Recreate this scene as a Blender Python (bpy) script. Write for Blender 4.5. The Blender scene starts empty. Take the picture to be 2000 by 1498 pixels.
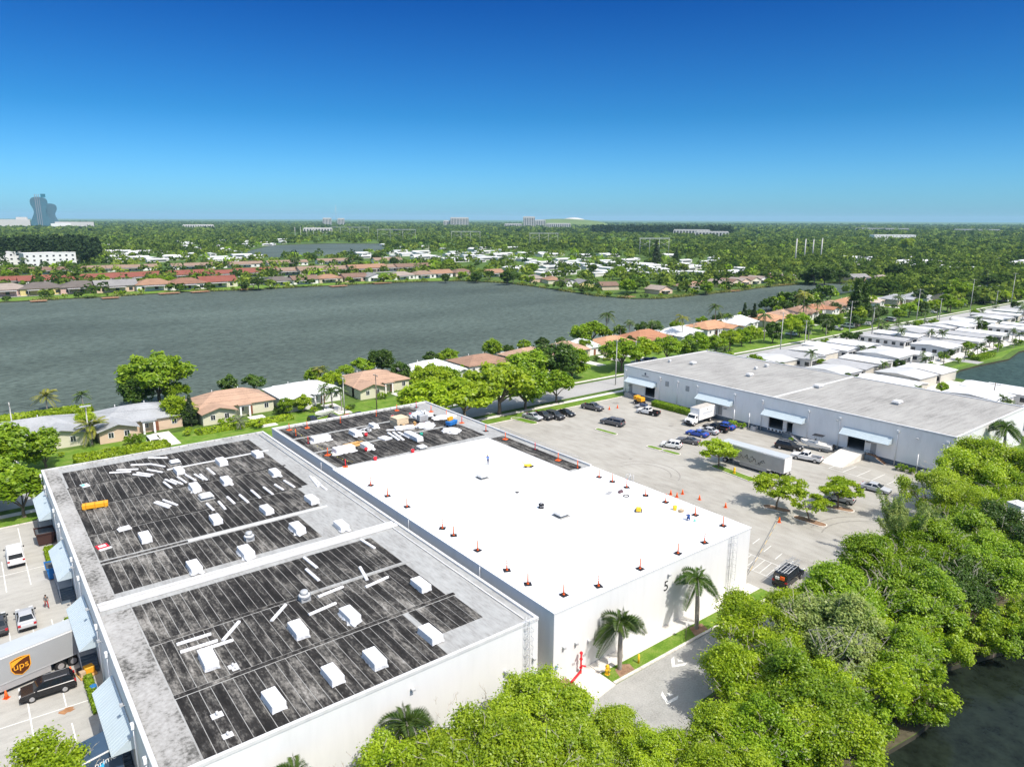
import bpy, bmesh, math, random
import numpy as np
from mathutils import Vector, Matrix
from mathutils.geometry import tessellate_polygon
R = math.radians
scene = bpy.context.scene
C = scene.collection
random.seed(7)

# ------------------------------------------------------------------ camera
F, CX, CY, CAM_H = 1386.0, 1000.0, 749.0, 46.0
YAW, ROLL = R(37.8915), R(0.22)
PITCH = math.atan((CY - 428.0) / F)
fw = Vector((math.sin(YAW) * math.cos(PITCH), math.cos(YAW) * math.cos(PITCH), -math.sin(PITCH)))
rt0 = Vector((math.cos(YAW), -math.sin(YAW), 0)); up0 = rt0.cross(fw)
rt = rt0 * math.cos(ROLL) + up0 * math.sin(ROLL)
up = up0 * math.cos(ROLL) - rt0 * math.sin(ROLL)
cam_data = bpy.data.cameras.new('camera')
cam = bpy.data.objects.new('camera', cam_data); C.objects.link(cam)
cam_data.sensor_fit = 'HORIZONTAL'; cam_data.sensor_width = 36.0
cam_data.lens = 36.0 * F / 2000.0
cam_data.clip_start = 0.5; cam_data.clip_end = 80000.0
cam.matrix_world = Matrix(((rt.x, up.x, -fw.x, 0), (rt.y, up.y, -fw.y, 0), (rt.z, up.z, -fw.z, CAM_H), (0, 0, 0, 1)))
scene.camera = cam

def P(px, py, z=0.0):
    """photo pixel -> point at height z on the plane it rests on"""
    d = fw + rt * ((px - CX) / F) - up * ((py - CY) / F)
    t = (z - CAM_H) / d.z
    return Vector((d.x * t, d.y * t, z))
def pix(v):
    d = Vector(v) - Vector((0, 0, CAM_H)); k = d.dot(fw)
    return (CX + F * d.dot(rt) / k, CY - F * d.dot(up) / k)

# ------------------------------------------------------------------ sky, sun, exposure
SUN = Vector((0.12, -1.0, 1.42)).normalized()
elev = math.asin(SUN.z); rot = math.atan2(SUN.x, SUN.y)
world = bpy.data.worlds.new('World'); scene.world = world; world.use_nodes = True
wn = world.node_tree.nodes; wl = world.node_tree.links; wn.clear()
wo = wn.new('ShaderNodeOutputWorld'); bg = wn.new('ShaderNodeBackground')
sky = wn.new('ShaderNodeTexSky'); sky.sky_type = 'NISHITA'; sky.sun_disc = False
sky.sun_elevation = elev; sky.sun_rotation = rot
sky.air_density = 1.0; sky.dust_density = 0.6; sky.ozone_density = 3.0; sky.altitude = 0
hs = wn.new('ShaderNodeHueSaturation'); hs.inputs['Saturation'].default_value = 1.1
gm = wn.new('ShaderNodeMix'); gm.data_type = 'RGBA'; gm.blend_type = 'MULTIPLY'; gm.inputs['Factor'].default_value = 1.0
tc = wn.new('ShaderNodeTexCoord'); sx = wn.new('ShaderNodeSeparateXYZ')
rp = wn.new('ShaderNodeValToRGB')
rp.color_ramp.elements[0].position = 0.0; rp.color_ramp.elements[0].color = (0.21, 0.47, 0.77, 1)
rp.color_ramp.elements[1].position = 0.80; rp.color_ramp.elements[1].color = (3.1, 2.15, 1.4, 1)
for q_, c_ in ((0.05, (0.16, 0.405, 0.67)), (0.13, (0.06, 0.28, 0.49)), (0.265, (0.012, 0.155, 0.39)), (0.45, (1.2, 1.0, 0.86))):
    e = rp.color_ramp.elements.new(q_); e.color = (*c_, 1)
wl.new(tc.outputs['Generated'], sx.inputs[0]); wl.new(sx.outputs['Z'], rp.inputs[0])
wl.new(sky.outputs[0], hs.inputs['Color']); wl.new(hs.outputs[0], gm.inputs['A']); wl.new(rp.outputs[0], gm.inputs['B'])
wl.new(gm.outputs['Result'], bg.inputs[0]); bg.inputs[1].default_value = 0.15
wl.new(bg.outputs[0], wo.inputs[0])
sd = bpy.data.lights.new('sun', 'SUN'); sd.energy = 3.3; sd.angle = R(0.53); sd.color = (1.0, 0.965, 0.90)
so = bpy.data.objects.new('sun', sd); C.objects.link(so); so.location = (0, -200, 400)
so.rotation_euler = (-SUN).to_track_quat('-Z', 'Y').to_euler()
vs = scene.view_settings
vs.view_transform = 'Standard'; vs.look = 'None'; vs.gamma = 1.0; vs.exposure = 0.66; vs.use_curve_mapping = False
try:
    scene.cycles.use_denoising = True
    scene.cycles.max_bounces = 6; scene.cycles.transparent_max_bounces = 6
    scene.cycles.diffuse_bounces = 4; scene.cycles.volume_bounces = 0
except Exception: pass

# ------------------------------------------------------------------ materials
MATS = {}
def _nodes(name):
    m = bpy.data.materials.new(name); m.use_nodes = True
    nt = m.node_tree; b = nt.nodes['Principled BSDF']; MATS[name] = m
    return m, nt, nt.nodes, nt.links, b
def M(name, col, rough=0.7, var=0.12, scale=0.8, spec=0.25, metal=0.0, bump=0.0, bscale=20.0, rnd=0.0, fine=0.0):
    if name in MATS: return MATS[name]
    m, nt, n, l, b = _nodes(name)
    b.inputs['Roughness'].default_value = rough; b.inputs['Metallic'].default_value = metal
    b.inputs['Specular IOR Level'].default_value = spec
    g = n.new('ShaderNodeNewGeometry'); nz = n.new('ShaderNodeTexNoise')
    nz.inputs['Scale'].default_value = scale; nz.inputs['Detail'].default_value = 6; nz.inputs['Roughness'].default_value = 0.65
    l.new(g.outputs['Position'], nz.inputs['Vector'])
    mr = n.new('ShaderNodeMapRange'); mr.inputs[1].default_value = 0.3; mr.inputs[2].default_value = 0.7
    mr.inputs[3].default_value = 1 - var; mr.inputs[4].default_value = 1 + var
    l.new(nz.outputs[0], mr.inputs[0]); val = mr.outputs[0]
    if rnd:
        oi = n.new('ShaderNodeObjectInfo'); m2 = n.new('ShaderNodeMapRange')
        m2.inputs[3].default_value = 1 - rnd; m2.inputs[4].default_value = 1 + rnd
        l.new(oi.outputs['Random'], m2.inputs[0]); mu = n.new('ShaderNodeMath'); mu.operation = 'MULTIPLY'
        l.new(val, mu.inputs[0]); l.new(m2.outputs[0], mu.inputs[1]); val = mu.outputs[0]
    sc = n.new('ShaderNodeVectorMath'); sc.operation = 'SCALE'; sc.inputs[0].default_value = col[:3]
    l.new(val, sc.inputs['Scale']); l.new(sc.outputs[0], b.inputs['Base Color'])
    if bump:
        bz = n.new('ShaderNodeTexNoise'); bz.inputs['Scale'].default_value = bscale; bz.inputs['Detail'].default_value = 4
        l.new(g.outputs['Position'], bz.inputs['Vector'])
        bp = n.new('ShaderNodeBump'); bp.inputs['Strength'].default_value = bump; bp.inputs['Distance'].default_value = 0.02
        l.new(bz.outputs[0], bp.inputs['Height']); l.new(bp.outputs[0], b.inputs['Normal'])
    return m
def ramp_mat(name, stops, layers, rough=0.85, spec=0.2, bump=0.0, mult=None, shift=0.0):
    """colour from a ramp over summed noise layers: (scale, weight, stretch xyz)"""
    m, nt, n, l, b = _nodes(name)
    b.inputs['Roughness'].default_value = rough; b.inputs['Specular IOR Level'].default_value = spec
    g = n.new('ShaderNodeNewGeometry'); acc = None; src = g.outputs['Position']
    if shift:
        oi = n.new('ShaderNodeObjectInfo'); sv_ = n.new('ShaderNodeVectorMath'); sv_.operation = 'MULTIPLY_ADD'; sv_.inputs[1].default_value = (shift, shift, shift)
        l.new(oi.outputs['Random'], sv_.inputs[0]); l.new(g.outputs['Position'], sv_.inputs[2]); src2 = sv_.outputs[0]
    for sc_, w, st in layers:
        mp = n.new('ShaderNodeVectorMath'); mp.operation = 'MULTIPLY'; mp.inputs[1].default_value = st
        l.new(src2 if shift and sc_ > 0.2 else src, mp.inputs[0])
        nz = n.new('ShaderNodeTexNoise'); nz.inputs['Scale'].default_value = sc_; nz.inputs['Detail'].default_value = 7
        nz.inputs['Roughness'].default_value = 0.62; l.new(mp.outputs[0], nz.inputs['Vector'])
        k = n.new('ShaderNodeMath'); k.operation = 'MULTIPLY_ADD'; k.inputs[1].default_value = w
        l.new(nz.outputs[0], k.inputs[0])
        if acc is None: k.inputs[2].default_value = 0.0
        else: l.new(acc, k.inputs[2])
        acc = k.outputs[0]
    if mult:
        oi = n.new('ShaderNodeObjectInfo'); k = n.new('ShaderNodeMath'); k.operation = 'MULTIPLY_ADD'
        k.inputs[1].default_value = mult; l.new(oi.outputs['Random'], k.inputs[0]); l.new(acc, k.inputs[2]); acc = k.outputs[0]
    rp = n.new('ShaderNodeValToRGB'); el = rp.color_ramp.elements
    while len(el) < len(stops): el.new(0.5)
    for e_, (p, c) in zip(el, stops): e_.position = p; e_.color = (*c, 1)
    l.new(acc, rp.inputs[0]); l.new(rp.outputs[0], b.inputs['Base Color'])
    if bump:
        bp = n.new('ShaderNodeBump'); bp.inputs['Strength'].default_value = bump; bp.inputs['Distance'].default_value = 0.03
        l.new(acc, bp.inputs['Height']); l.new(bp.outputs[0], b.inputs['Normal'])
    return m
def leaf_mat(name, c1, c2, trans=0.35, rnd=0.12, gloss=0.03, nscale=0.55, isl=0.65):
    m, nt, n, l, b = _nodes(name); n.remove(b)
    g = n.new('ShaderNodeNewGeometry'); oi = n.new('ShaderNodeObjectInfo')
    mx = n.new('ShaderNodeMix'); mx.data_type = 'RGBA'; mx.inputs['A'].default_value = (*c1, 1); mx.inputs['B'].default_value = (*c2, 1)
    nz = n.new('ShaderNodeTexNoise'); nz.inputs['Scale'].default_value = nscale; nz.inputs['Detail'].default_value = 3; l.new(g.outputs['Position'], nz.inputs['Vector'])
    k1 = n.new('ShaderNodeMath'); k1.operation = 'MULTIPLY_ADD'; k1.inputs[1].default_value = 1.9 if isl > 0.5 else 3.2; k1.inputs[2].default_value = -0.78 if isl > 0.5 else -1.25; l.new(nz.outputs[0], k1.inputs[0])
    k2 = n.new('ShaderNodeMath'); k2.operation = 'MULTIPLY_ADD'; k2.use_clamp = True; k2.inputs[1].default_value = isl; l.new(g.outputs['Random Per Island'], k2.inputs[0]); l.new(k1.outputs[0], k2.inputs[2])
    l.new(k2.outputs[0], mx.inputs['Factor'])
    mr = n.new('ShaderNodeMapRange'); mr.inputs[3].default_value = 1 - rnd; mr.inputs[4].default_value = 1 + rnd
    l.new(oi.outputs['Random'], mr.inputs[0])
    sc = n.new('ShaderNodeVectorMath'); sc.operation = 'SCALE'; l.new(mx.outputs['Result'], sc.inputs[0]); l.new(mr.outputs[0], sc.inputs['Scale'])
    d = n.new('ShaderNodeBsdfDiffuse'); t = n.new('ShaderNodeBsdfTranslucent'); gl = n.new('ShaderNodeBsdfGlossy'); gl.inputs['Roughness'].default_value = 0.45
    m1 = n.new('ShaderNodeMixShader'); m1.inputs[0].default_value = trans; m2 = n.new('ShaderNodeMixShader'); m2.inputs[0].default_value = gloss
    l.new(sc.outputs[0], d.inputs[0]); l.new(sc.outputs[0], t.inputs[0])
    l.new(d.outputs[0], m1.inputs[1]); l.new(t.outputs[0], m1.inputs[2]); l.new(m1.outputs[0], m2.inputs[1]); l.new(gl.outputs[0], m2.inputs[2])
    l.new(m2.outputs[0], n['Material Output'].inputs[0])
    return m
def water_mat(name, col, s1, s2, bump, rough, spec, st=(1, 1, 1)):
    m, nt, n, l, b = _nodes(name)
    b.inputs['Roughness'].default_value = rough; b.inputs['Specular IOR Level'].default_value = spec; b.inputs['IOR'].default_value = 1.33
    g = n.new('ShaderNodeNewGeometry')
    big = n.new('ShaderNodeTexNoise'); big.inputs['Scale'].default_value = 0.012; big.inputs['Detail'].default_value = 5
    mp = n.new('ShaderNodeVectorMath'); mp.operation = 'MULTIPLY'; mp.inputs[1].default_value = st
    l.new(g.outputs['Position'], mp.inputs[0]); l.new(mp.outputs[0], big.inputs['Vector'])
    mr = n.new('ShaderNodeMapRange'); mr.inputs[1].default_value = 0.32; mr.inputs[2].default_value = 0.68; mr.inputs[3].default_value = 0.74; mr.inputs[4].default_value = 1.2
    l.new(big.outputs[0], mr.inputs[0])
    w1 = n.new('ShaderNodeTexNoise'); w1.inputs['Scale'].default_value = s1; w1.inputs['Detail'].default_value = 3
    w2 = n.new('ShaderNodeTexNoise'); w2.inputs['Scale'].default_value = s2; w2.inputs['Detail'].default_value = 4
    l.new(mp.outputs[0], w1.inputs['Vector']); l.new(mp.outputs[0], w2.inputs['Vector'])
    ad = n.new('ShaderNodeMath'); ad.operation = 'MULTIPLY_ADD'; ad.inputs[1].default_value = 0.5; l.new(w2.outputs[0], ad.inputs[0]); l.new(w1.outputs[0], ad.inputs[2])
    m3 = n.new('ShaderNodeMapRange'); m3.inputs[1].default_value = 0.55; m3.inputs[2].default_value = 0.95; m3.inputs[3].default_value = 0.6; m3.inputs[4].default_value = 1.4  # light and dark of the ripples put into the base colour
    l.new(ad.outputs[0], m3.inputs[0])
    mu = n.new('ShaderNodeMath'); mu.operation = 'MULTIPLY'; l.new(mr.outputs[0], mu.inputs[0]); l.new(m3.outputs[0], mu.inputs[1])
    sc = n.new('ShaderNodeVectorMath'); sc.operation = 'SCALE'; sc.inputs[0].default_value = col; l.new(mu.outputs[0], sc.inputs['Scale'])
    l.new(sc.outputs[0], b.inputs['Base Color'])
    bp = n.new('ShaderNodeBump'); bp.inputs['Strength'].default_value = bump; bp.inputs['Distance'].default_value = 0.25
    l.new(ad.outputs[0], bp.inputs['Height']); l.new(bp.outputs[0], b.inputs['Normal'])
    return m

# ------------------------------------------------------------------ mesh builder
class MB:
    def __init__(s): s.v = []; s.f = []; s.sm = []
    def add(s, vs_, fs_, smooth=False):
        o = len(s.v); s.v += [tuple(p) for p in vs_]; s.f += [tuple(i + o for i in f) for f in fs_]; s.sm += [smooth] * len(fs_)
        return s
    def box(s, x0, x1, y0, y1, z0, z1, rz=0.0, c=None):
        p = [(x, y, z) for z in (z0, z1) for y in (y0, y1) for x in (x0, x1)]
        if rz:
            cx, cy = c if c else ((x0 + x1) / 2, (y0 + y1) / 2); ca, sa = math.cos(rz), math.sin(rz)
            p = [(cx + (x - cx) * ca - (y - cy) * sa, cy + (x - cx) * sa + (y - cy) * ca, z) for x, y, z in p]
        return s.add(p, [(0, 2, 3, 1), (4, 5, 7, 6), (0, 1, 5, 4), (1, 3, 7, 5), (3, 2, 6, 7), (2, 0, 4, 6)])
    def frustum(s, b, t, z0, z1):
        """b,t = (x0,x1,y0,y1) rectangles"""
        p = [(b[0], b[2], z0), (b[1], b[2], z0), (b[1], b[3], z0), (b[0], b[3], z0), (t[0], t[2], z1), (t[1], t[2], z1), (t[1], t[3], z1), (t[0], t[3], z1)]
        return s.add(p, [(3, 2, 1, 0), (4, 5, 6, 7), (0, 1, 5, 4), (1, 2, 6, 5), (2, 3, 7, 6), (3, 0, 4, 7)])
    def tube(s, a, b, r0, r1=None, n=6, cap=True, smooth=True):
        r1 = r0 if r1 is None else r1; a = Vector(a); b = Vector(b); d = (b - a)
        if d.length < 1e-6: return s
        d.normalize(); u = d.orthogonal().normalized(); w = d.cross(u)
        p = [a + (u * math.cos(2 * math.pi * i / n) + w * math.sin(2 * math.pi * i / n)) * r0 for i in range(n)]
        p += [b + (u * math.cos(2 * math.pi * i / n) + w * math.sin(2 * math.pi * i / n)) * r1 for i in range(n)]
        s.add(p, [(i, (i + 1) % n, n + (i + 1) % n, n + i) for i in range(n)], smooth)
        if cap:
            o = len(s.v) - 2 * n
            s.f += [tuple(o + n - 1 - i for i in range(n)), tuple(o + n + i for i in range(n))]; s.sm += [False, False]
        return s
    def path(s, pts, r, n=6):
        for a, b in zip(pts[:-1], pts[1:]): s.tube(a, b, r, r, n)
        return s
    def prism(s, poly, z0, z1):
        """poly in xy, extruded in z (counter-clockwise)"""
        n = len(poly)
        p = [(x, y, z0) for x, y in poly] + [(x, y, z1) for x, y in poly]
        return s.add(p, [tuple(range(n - 1, -1, -1)), tuple(range(n, 2 * n))] + [(i, (i + 1) % n, n + (i + 1) % n, n + i) for i in range(n)])
    def side(s, prof, y0, y1):
        """profile in xz extruded in y"""
        n = len(prof)
        p = [(x, y0, z) for x, z in prof] + [(x, y1, z) for x, z in prof]
        return s.add(p, [tuple(range(n)), tuple(range(2 * n - 1, n - 1, -1))] + [(n + i, n + (i + 1) % n, (i + 1) % n, i) for i in range(n)])
    def dome(s, c, rx, ry, rz, n=10, m=4, z0=0.0):
        vs_ = []; fs_ = []
        for j in range(m + 1):
            a = math.pi / 2 * j / m
            for i in range(n):
                t = 2 * math.pi * i / n
                vs_.append((c[0] + rx * math.cos(a) * math.cos(t), c[1] + ry * math.cos(a) * math.sin(t), c[2] + rz * math.sin(a)))
        for j in range(m):
            for i in range(n): fs_.append((j * n + i, j * n + (i + 1) % n, (j + 1) * n + (i + 1) % n, (j + 1) * n + i))
        return s.add(vs_, fs_, True)
    def ball(s, c, rx, ry, rz, n=10, m=6):
        vs_ = []; fs_ = []
        for j in range(m + 1):
            a = -math.pi / 2 + math.pi * j / m
            for i in range(n):
                t = 2 * math.pi * i / n
                vs_.append((c[0] + rx * math.cos(a) * math.cos(t), c[1] + ry * math.cos(a) * math.sin(t), c[2] + rz * math.sin(a)))
        for j in range(m):
            for i in range(n): fs_.append((j * n + i, j * n + (i + 1) % n, (j + 1) * n + (i + 1) % n, (j + 1) * n + i))
        return s.add(vs_, fs_, True)
    def xf(s, mat):
        s.v = [tuple(mat @ Vector(p)) for p in s.v]; return s
    def mesh(s, name, bevel=0.0, seg=1):
        me = bpy.data.meshes.new(name); me.from_pydata(s.v, [], s.f)
        for p, k in zip(me.polygons, s.sm): p.use_smooth = k
        if bevel:
            bm = bmesh.new(); bm.from_mesh(me)
            bmesh.ops.remove_doubles(bm, verts=bm.verts, dist=1e-4)
            bmesh.ops.bevel(bm, geom=[e for e in bm.edges], offset=bevel, segments=seg, affect='EDGES', clamp_overlap=True)
            bm.to_mesh(me); bm.free()
        me.validate(); me.update(); return me
def np_mesh(name, verts, faces, smooth=False):
    """verts (n,3), faces (m,k)"""
    me = bpy.data.meshes.new(name); k = faces.shape[1]
    me.vertices.add(len(verts)); me.vertices.foreach_set('co', verts.astype(np.float32).ravel())
    me.loops.add(faces.size); me.loops.foreach_set('vertex_index', faces.astype(np.int32).ravel())
    me.polygons.add(len(faces)); me.polygons.foreach_set('loop_start', np.arange(0, faces.size, k, dtype=np.int32))
    if smooth: me.polygons.foreach_set('use_smooth', np.ones(len(faces), dtype=bool))
    me.update(calc_edges=True); return me

# ------------------------------------------------------------------ objects
def tag(o, label=None, cat=None, group=None, kind=None):
    if label: o['label'] = label
    if cat: o['category'] = cat
    if group: o['group'] = group
    if kind: o['kind'] = kind
    return o
def obj(name, me, mat=None, parent=None, bevel=0.0, loc=None, rz=0.0):
    if isinstance(me, MB): me = me.mesh(name, bevel)
    if mat is not None and len(me.materials) == 0: me.materials.append(mat)
    o = bpy.data.objects.new(name, me); C.objects.link(o)
    if parent is not None: o.parent = parent
    if loc is not None: o.location = loc
    if rz: o.rotation_euler.z = rz
    if mat is not None and len(me.materials) and me.materials[0] is not mat:
        o.material_slots[0].link = 'OBJECT'; o.material_slots[0].material = mat
    return o
def thing(name, label, cat, loc=(0, 0, 0), rz=0.0, group=None, scale=None):
    o = bpy.data.objects.new(name, None); C.objects.link(o); o.empty_display_size = 0.3
    o.location = loc; o.rotation_euler = (0, 0, rz)
    if scale is not None: o.scale = scale if hasattr(scale, '__len__') else (scale,) * 3
    return tag(o, label, cat, group)
def struct(name, me, mat, parent=None):
    o = obj(name, me, mat, parent)
    if parent is None: o['kind'] = 'structure'
    return o
def spawn(proto, name, label, cat, loc, rz=0.0, group=None, scale=None, mats=None, empty=True):
    """proto = [(part name, mesh, material, [(sub name, mesh, material), ...]), ...]; each copy shares mesh data"""
    t = thing(name, label, cat, loc, rz, group, scale)
    for p in proto:
        mt = (mats or {}).get(p[0], p[2])
        o = obj(p[0], p[1], mt, t)
        for q in (p[3] if len(p) > 3 else []):
            obj(q[0], q[1], (mats or {}).get(q[0], q[2]), o)
    return t
ORD = ('first second third fourth fifth sixth seventh eighth ninth tenth eleventh twelfth thirteenth fourteenth fifteenth sixteenth '
       'seventeenth eighteenth nineteenth twentieth').split()
TENS = {2: 'twenty', 3: 'thirty', 4: 'forty', 5: 'fifty', 6: 'sixty', 7: 'seventy', 8: 'eighty', 9: 'ninety'}
def nth(i):
    """0-based"""
    if i >= 99: return 'one hundred and ' + nth(i - 100) if i >= 100 else 'one hundredth'
    if i < 20: return ORD[i]
    t, u = divmod(i + 1, 10)
    return (TENS[t] + '-' + ORD[u - 1]) if u else TENS[t][:-1] + 'ieth'
# ------------------------------------------------------------------ shared materials
m_ground = ramp_mat('ground_green', [(0.30, (0.030, 0.055, 0.012)), (0.48, (0.070, 0.125, 0.018)), (0.60, (0.105, 0.165, 0.03)), (0.74, (0.20, 0.19, 0.11))], [(0.02, 0.5, (1, 1, 1)), (0.6, 0.5, (1, 1, 1))])
m_lawn = ramp_mat('lawn_grass', [(0.36, (0.06, 0.13, 0.010)), (0.5, (0.115, 0.21, 0.018)), (0.64, (0.24, 0.27, 0.07))], [(0.5, 0.5, (1, 1, 1)), (7.0, 0.5, (1, 1, 1))], bump=0.6)
m_mulch = ramp_mat('mulch_soil', [(0.3, (0.12, 0.06, 0.035)), (0.55, (0.30, 0.19, 0.12)), (0.75, (0.42, 0.33, 0.22))], [(2.0, 0.5, (1, 1, 1)), (14.0, 0.5, (1, 1, 1))], bump=0.7)
m_lot = ramp_mat('sun_bleached_paving', [(0.34, (0.206, 0.194, 0.163)), (0.44, (0.310, 0.292, 0.254)), (0.52, (0.361, 0.344, 0.301)), (0.64, (0.421, 0.404, 0.361))], [(0.09, 0.35, (1, 1, 1)), (0.5, 0.35, (1.6, 0.5, 1)), (7.0, 0.3, (1, 1, 1))])
m_lotw = ramp_mat('old_concrete_paving', [(0.34, (0.224, 0.215, 0.189)), (0.44, (0.344, 0.331, 0.297)), (0.52, (0.396, 0.383, 0.344)), (0.64, (0.456, 0.443, 0.404))], [(0.15, 0.35, (1, 1, 1)), (0.7, 0.35, (0.5, 1.6, 1)), (9.0, 0.3, (1, 1, 1))])
m_drive = ramp_mat('grey_asphalt', [(0.36, (0.24, 0.235, 0.215)), (0.5, (0.33, 0.325, 0.30)), (0.64, (0.40, 0.39, 0.36))], [(0.3, 0.5, (1, 1, 1)), (6.0, 0.5, (1, 1, 1))])
m_street = ramp_mat('street_asphalt', [(0.28, (0.26, 0.255, 0.245)), (0.5, (0.36, 0.355, 0.34)), (0.72, (0.44, 0.43, 0.41))], [(0.06, 0.5, (1, 1, 1)), (2.0, 0.5, (1, 1, 1))])
m_walk = M('pale_concrete', (0.62, 0.59, 0.53), 0.85, 0.12, 1.2)
m_kerb = M('kerb_concrete', (0.60, 0.56, 0.50), 0.85, 0.2, 2.0)
m_paint = M('white_road_paint', (0.72, 0.71, 0.66), 0.7, 0.2, 3.0)
m_yellow = M('yellow_paint', (0.75, 0.47, 0.02), 0.5, 0.08, 3.0)
m_white = M('white_paint', (0.76, 0.76, 0.74), 0.6, 0.04, 0.6)
m_wallw = ramp_mat('white_wall_paint', [(0.34, (0.65, 0.65, 0.635)), (0.5, (0.69, 0.69, 0.675)), (0.66, (0.71, 0.71, 0.695))], [(0.25, 0.5, (1, 1, 0.5)), (1.6, 0.5, (1, 1, 0.15))], rough=0.8)
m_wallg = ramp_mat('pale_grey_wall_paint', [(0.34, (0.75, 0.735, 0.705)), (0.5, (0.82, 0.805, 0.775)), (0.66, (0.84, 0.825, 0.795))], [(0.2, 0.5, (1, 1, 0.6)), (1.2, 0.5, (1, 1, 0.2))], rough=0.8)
m_band = M('slate_blue_paint', (0.10, 0.13, 0.16), 0.7, 0.25, 0.6)
m_awn = M('pale_blue_metal', (0.43, 0.50, 0.53), 0.45, 0.05, 0.4, spec=0.4)
m_dark = M('painted_dark_doorway', (0.015, 0.015, 0.017), 0.9, 0.3, 1.0)
m_black = M('black_plastic', (0.018, 0.018, 0.02), 0.5, 0.1, 3.0)
m_tyre = M('tyre_rubber', (0.02, 0.02, 0.02), 0.8, 0.1, 5.0)
m_rim = M('wheel_metal', (0.45, 0.45, 0.46), 0.35, 0.05, 5.0, spec=0.5, metal=0.6)
m_steel = M('galvanised_steel', (0.52, 0.53, 0.53), 0.45, 0.1, 2.0, metal=0.4)
m_alu = M('grey_aluminium', (0.46, 0.47, 0.47), 0.5, 0.12, 1.5, metal=0.2)
m_glass = M('dark_glass', (0.012, 0.016, 0.02), 0.06, 0.1, 1.0, spec=0.6)
m_pane = M('window_glass', (0.03, 0.036, 0.042), 0.15, 0.4, 0.7, spec=0.5)
m_red = M('red_paint', (0.62, 0.02, 0.03), 0.4, 0.06, 2.0)
m_blue = M('blue_paint', (0.02, 0.16, 0.45), 0.45, 0.06, 2.0)
m_green = M('green_plastic', (0.03, 0.32, 0.22), 0.5, 0.06, 2.0)
m_orange = M('orange_plastic', (0.85, 0.13, 0.02), 0.5, 0.06, 3.0)
m_amber = M('amber_paint', (0.78, 0.36, 0.02), 0.45, 0.08, 2.0)
m_wood = M('raw_timber', (0.55, 0.33, 0.12), 0.8, 0.2, 2.5)
m_trunk = M('tree_bark', (0.16, 0.125, 0.095), 0.9, 0.3, 3.0, bump=0.4)
m_ptrunk = M('palm_bark', (0.27, 0.25, 0.22), 0.9, 0.2, 4.0, bump=0.4)
m_pole = M('pale_pole_concrete', (0.46, 0.45, 0.42), 0.85, 0.1, 1.0)
m_polew = M('weathered_pole_timber', (0.22, 0.18, 0.14), 0.9, 0.2, 1.0)
m_midgrey = M('grey_door', (0.34, 0.34, 0.34), 0.6, 0.08, 1.0)  # plain mid-grey for doors, slabs, steps and trim

# ------------------------------------------------------------------ ground sheet with water holes
lake_poly = [(-140, 196), (-60, 197), (4, 196), (24, 193), (60, 192), (100, 192), (145, 193), (186, 198), (222, 200), (274, 201), (326, 208), (404, 223), (465, 234), (520, 240), (592, 250), (604, 260), (565, 271),
             (530, 274), (490, 287), (453, 289), (420, 284), (387, 283), (336, 282), (319, 291), (312, 318), (316, 345), (319, 370), (322, 395), (321, 423), (305, 456), (269, 470), (228, 474), (174, 479), (156, 478),
             (111, 489), (67, 484), (41, 486), (17, 487), (-60, 489), (-140, 490)]
lake2_poly = [(280, 880), (317, 852), (416, 876), (470, 905), (560, 1060), (640, 1230), (560, 1290), (440, 1250), (330, 1040)]
pondr_poly = [(228, 66), (234, 84), (247, 86.5), (262, 86), (281, 84), (300, 87), (345, 84), (345, 12), (226, 12)]
pondf_poly = [(46, 23.0), (57, 22.6), (64, 21.6), (69.5, 21.4), (72.6, 25.2), (75.5, 24.6), (82, 22.6), (89, 20.4), (108, 15), (112, -14), (44, -14)]
def inside(x, y, poly):
    c = False; n = len(poly)
    for i in range(n):
        x0, y0 = poly[i]; x1, y1 = poly[(i + 1) % n]
        if (y0 > y) != (y1 > y) and x < (x1 - x0) * (y - y0) / (y1 - y0) + x0: c = not c
    return c
waters = [lake_poly, lake2_poly, pondr_poly, pondf_poly]
def sheet(name, polys, z, mat, parent=None):
    loops = [[Vector((x, y, z)) for x, y in p] for p in polys]
    flat = [v for lp in loops for v in lp]
    tris = tessellate_polygon(loops)
    me = bpy.data.meshes.new(name); fs = []
    for t in tris:
        a, b, c = (flat[i] for i in t)
        fs.append(tuple(t) if (b - a).cross(c - a).z > 0 else (t[0], t[2], t[1]))
    me.from_pydata([tuple(v) for v in flat], [], fs); me.update()
    return struct(name, me, mat, parent)
sheet('ground', [[(-6000, -400), (26000, -400), (26000, 26000), (-6000, 26000)]] + waters, 0.0, m_ground)
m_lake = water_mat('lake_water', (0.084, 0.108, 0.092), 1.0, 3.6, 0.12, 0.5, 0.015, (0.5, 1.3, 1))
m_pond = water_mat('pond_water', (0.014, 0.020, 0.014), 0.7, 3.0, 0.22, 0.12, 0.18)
m_pond2 = water_mat('green_pond_water', (0.040, 0.066, 0.056), 0.8, 3.0, 0.12, 0.4, 0.03)
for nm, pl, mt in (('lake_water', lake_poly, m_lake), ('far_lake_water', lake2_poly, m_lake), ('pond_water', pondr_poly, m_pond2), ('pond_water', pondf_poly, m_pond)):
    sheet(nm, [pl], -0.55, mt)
m_bank = M('bank_soil', (0.055, 0.05, 0.032), 0.9, 0.3, 0.4)
for nm, pl in (('lake_bank', lake_poly), ('far_lake_bank', lake2_poly), ('pond_bank', pondr_poly), ('pond_bank', pondf_poly)):
    n = len(pl); mb = MB()
    mb.add([(x, y, -0.7) for x, y in pl] + [(x, y, 0.0) for x, y in pl], [(i, (i + 1) % n, n + (i + 1) % n, n + i) for i in range(n)])
    struct(nm, mb.mesh(nm), m_bank)

def rect(x0, x1, y0, y1): return [(x0, y0), (x1, y0), (x1, y1), (x0, y1)]
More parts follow.
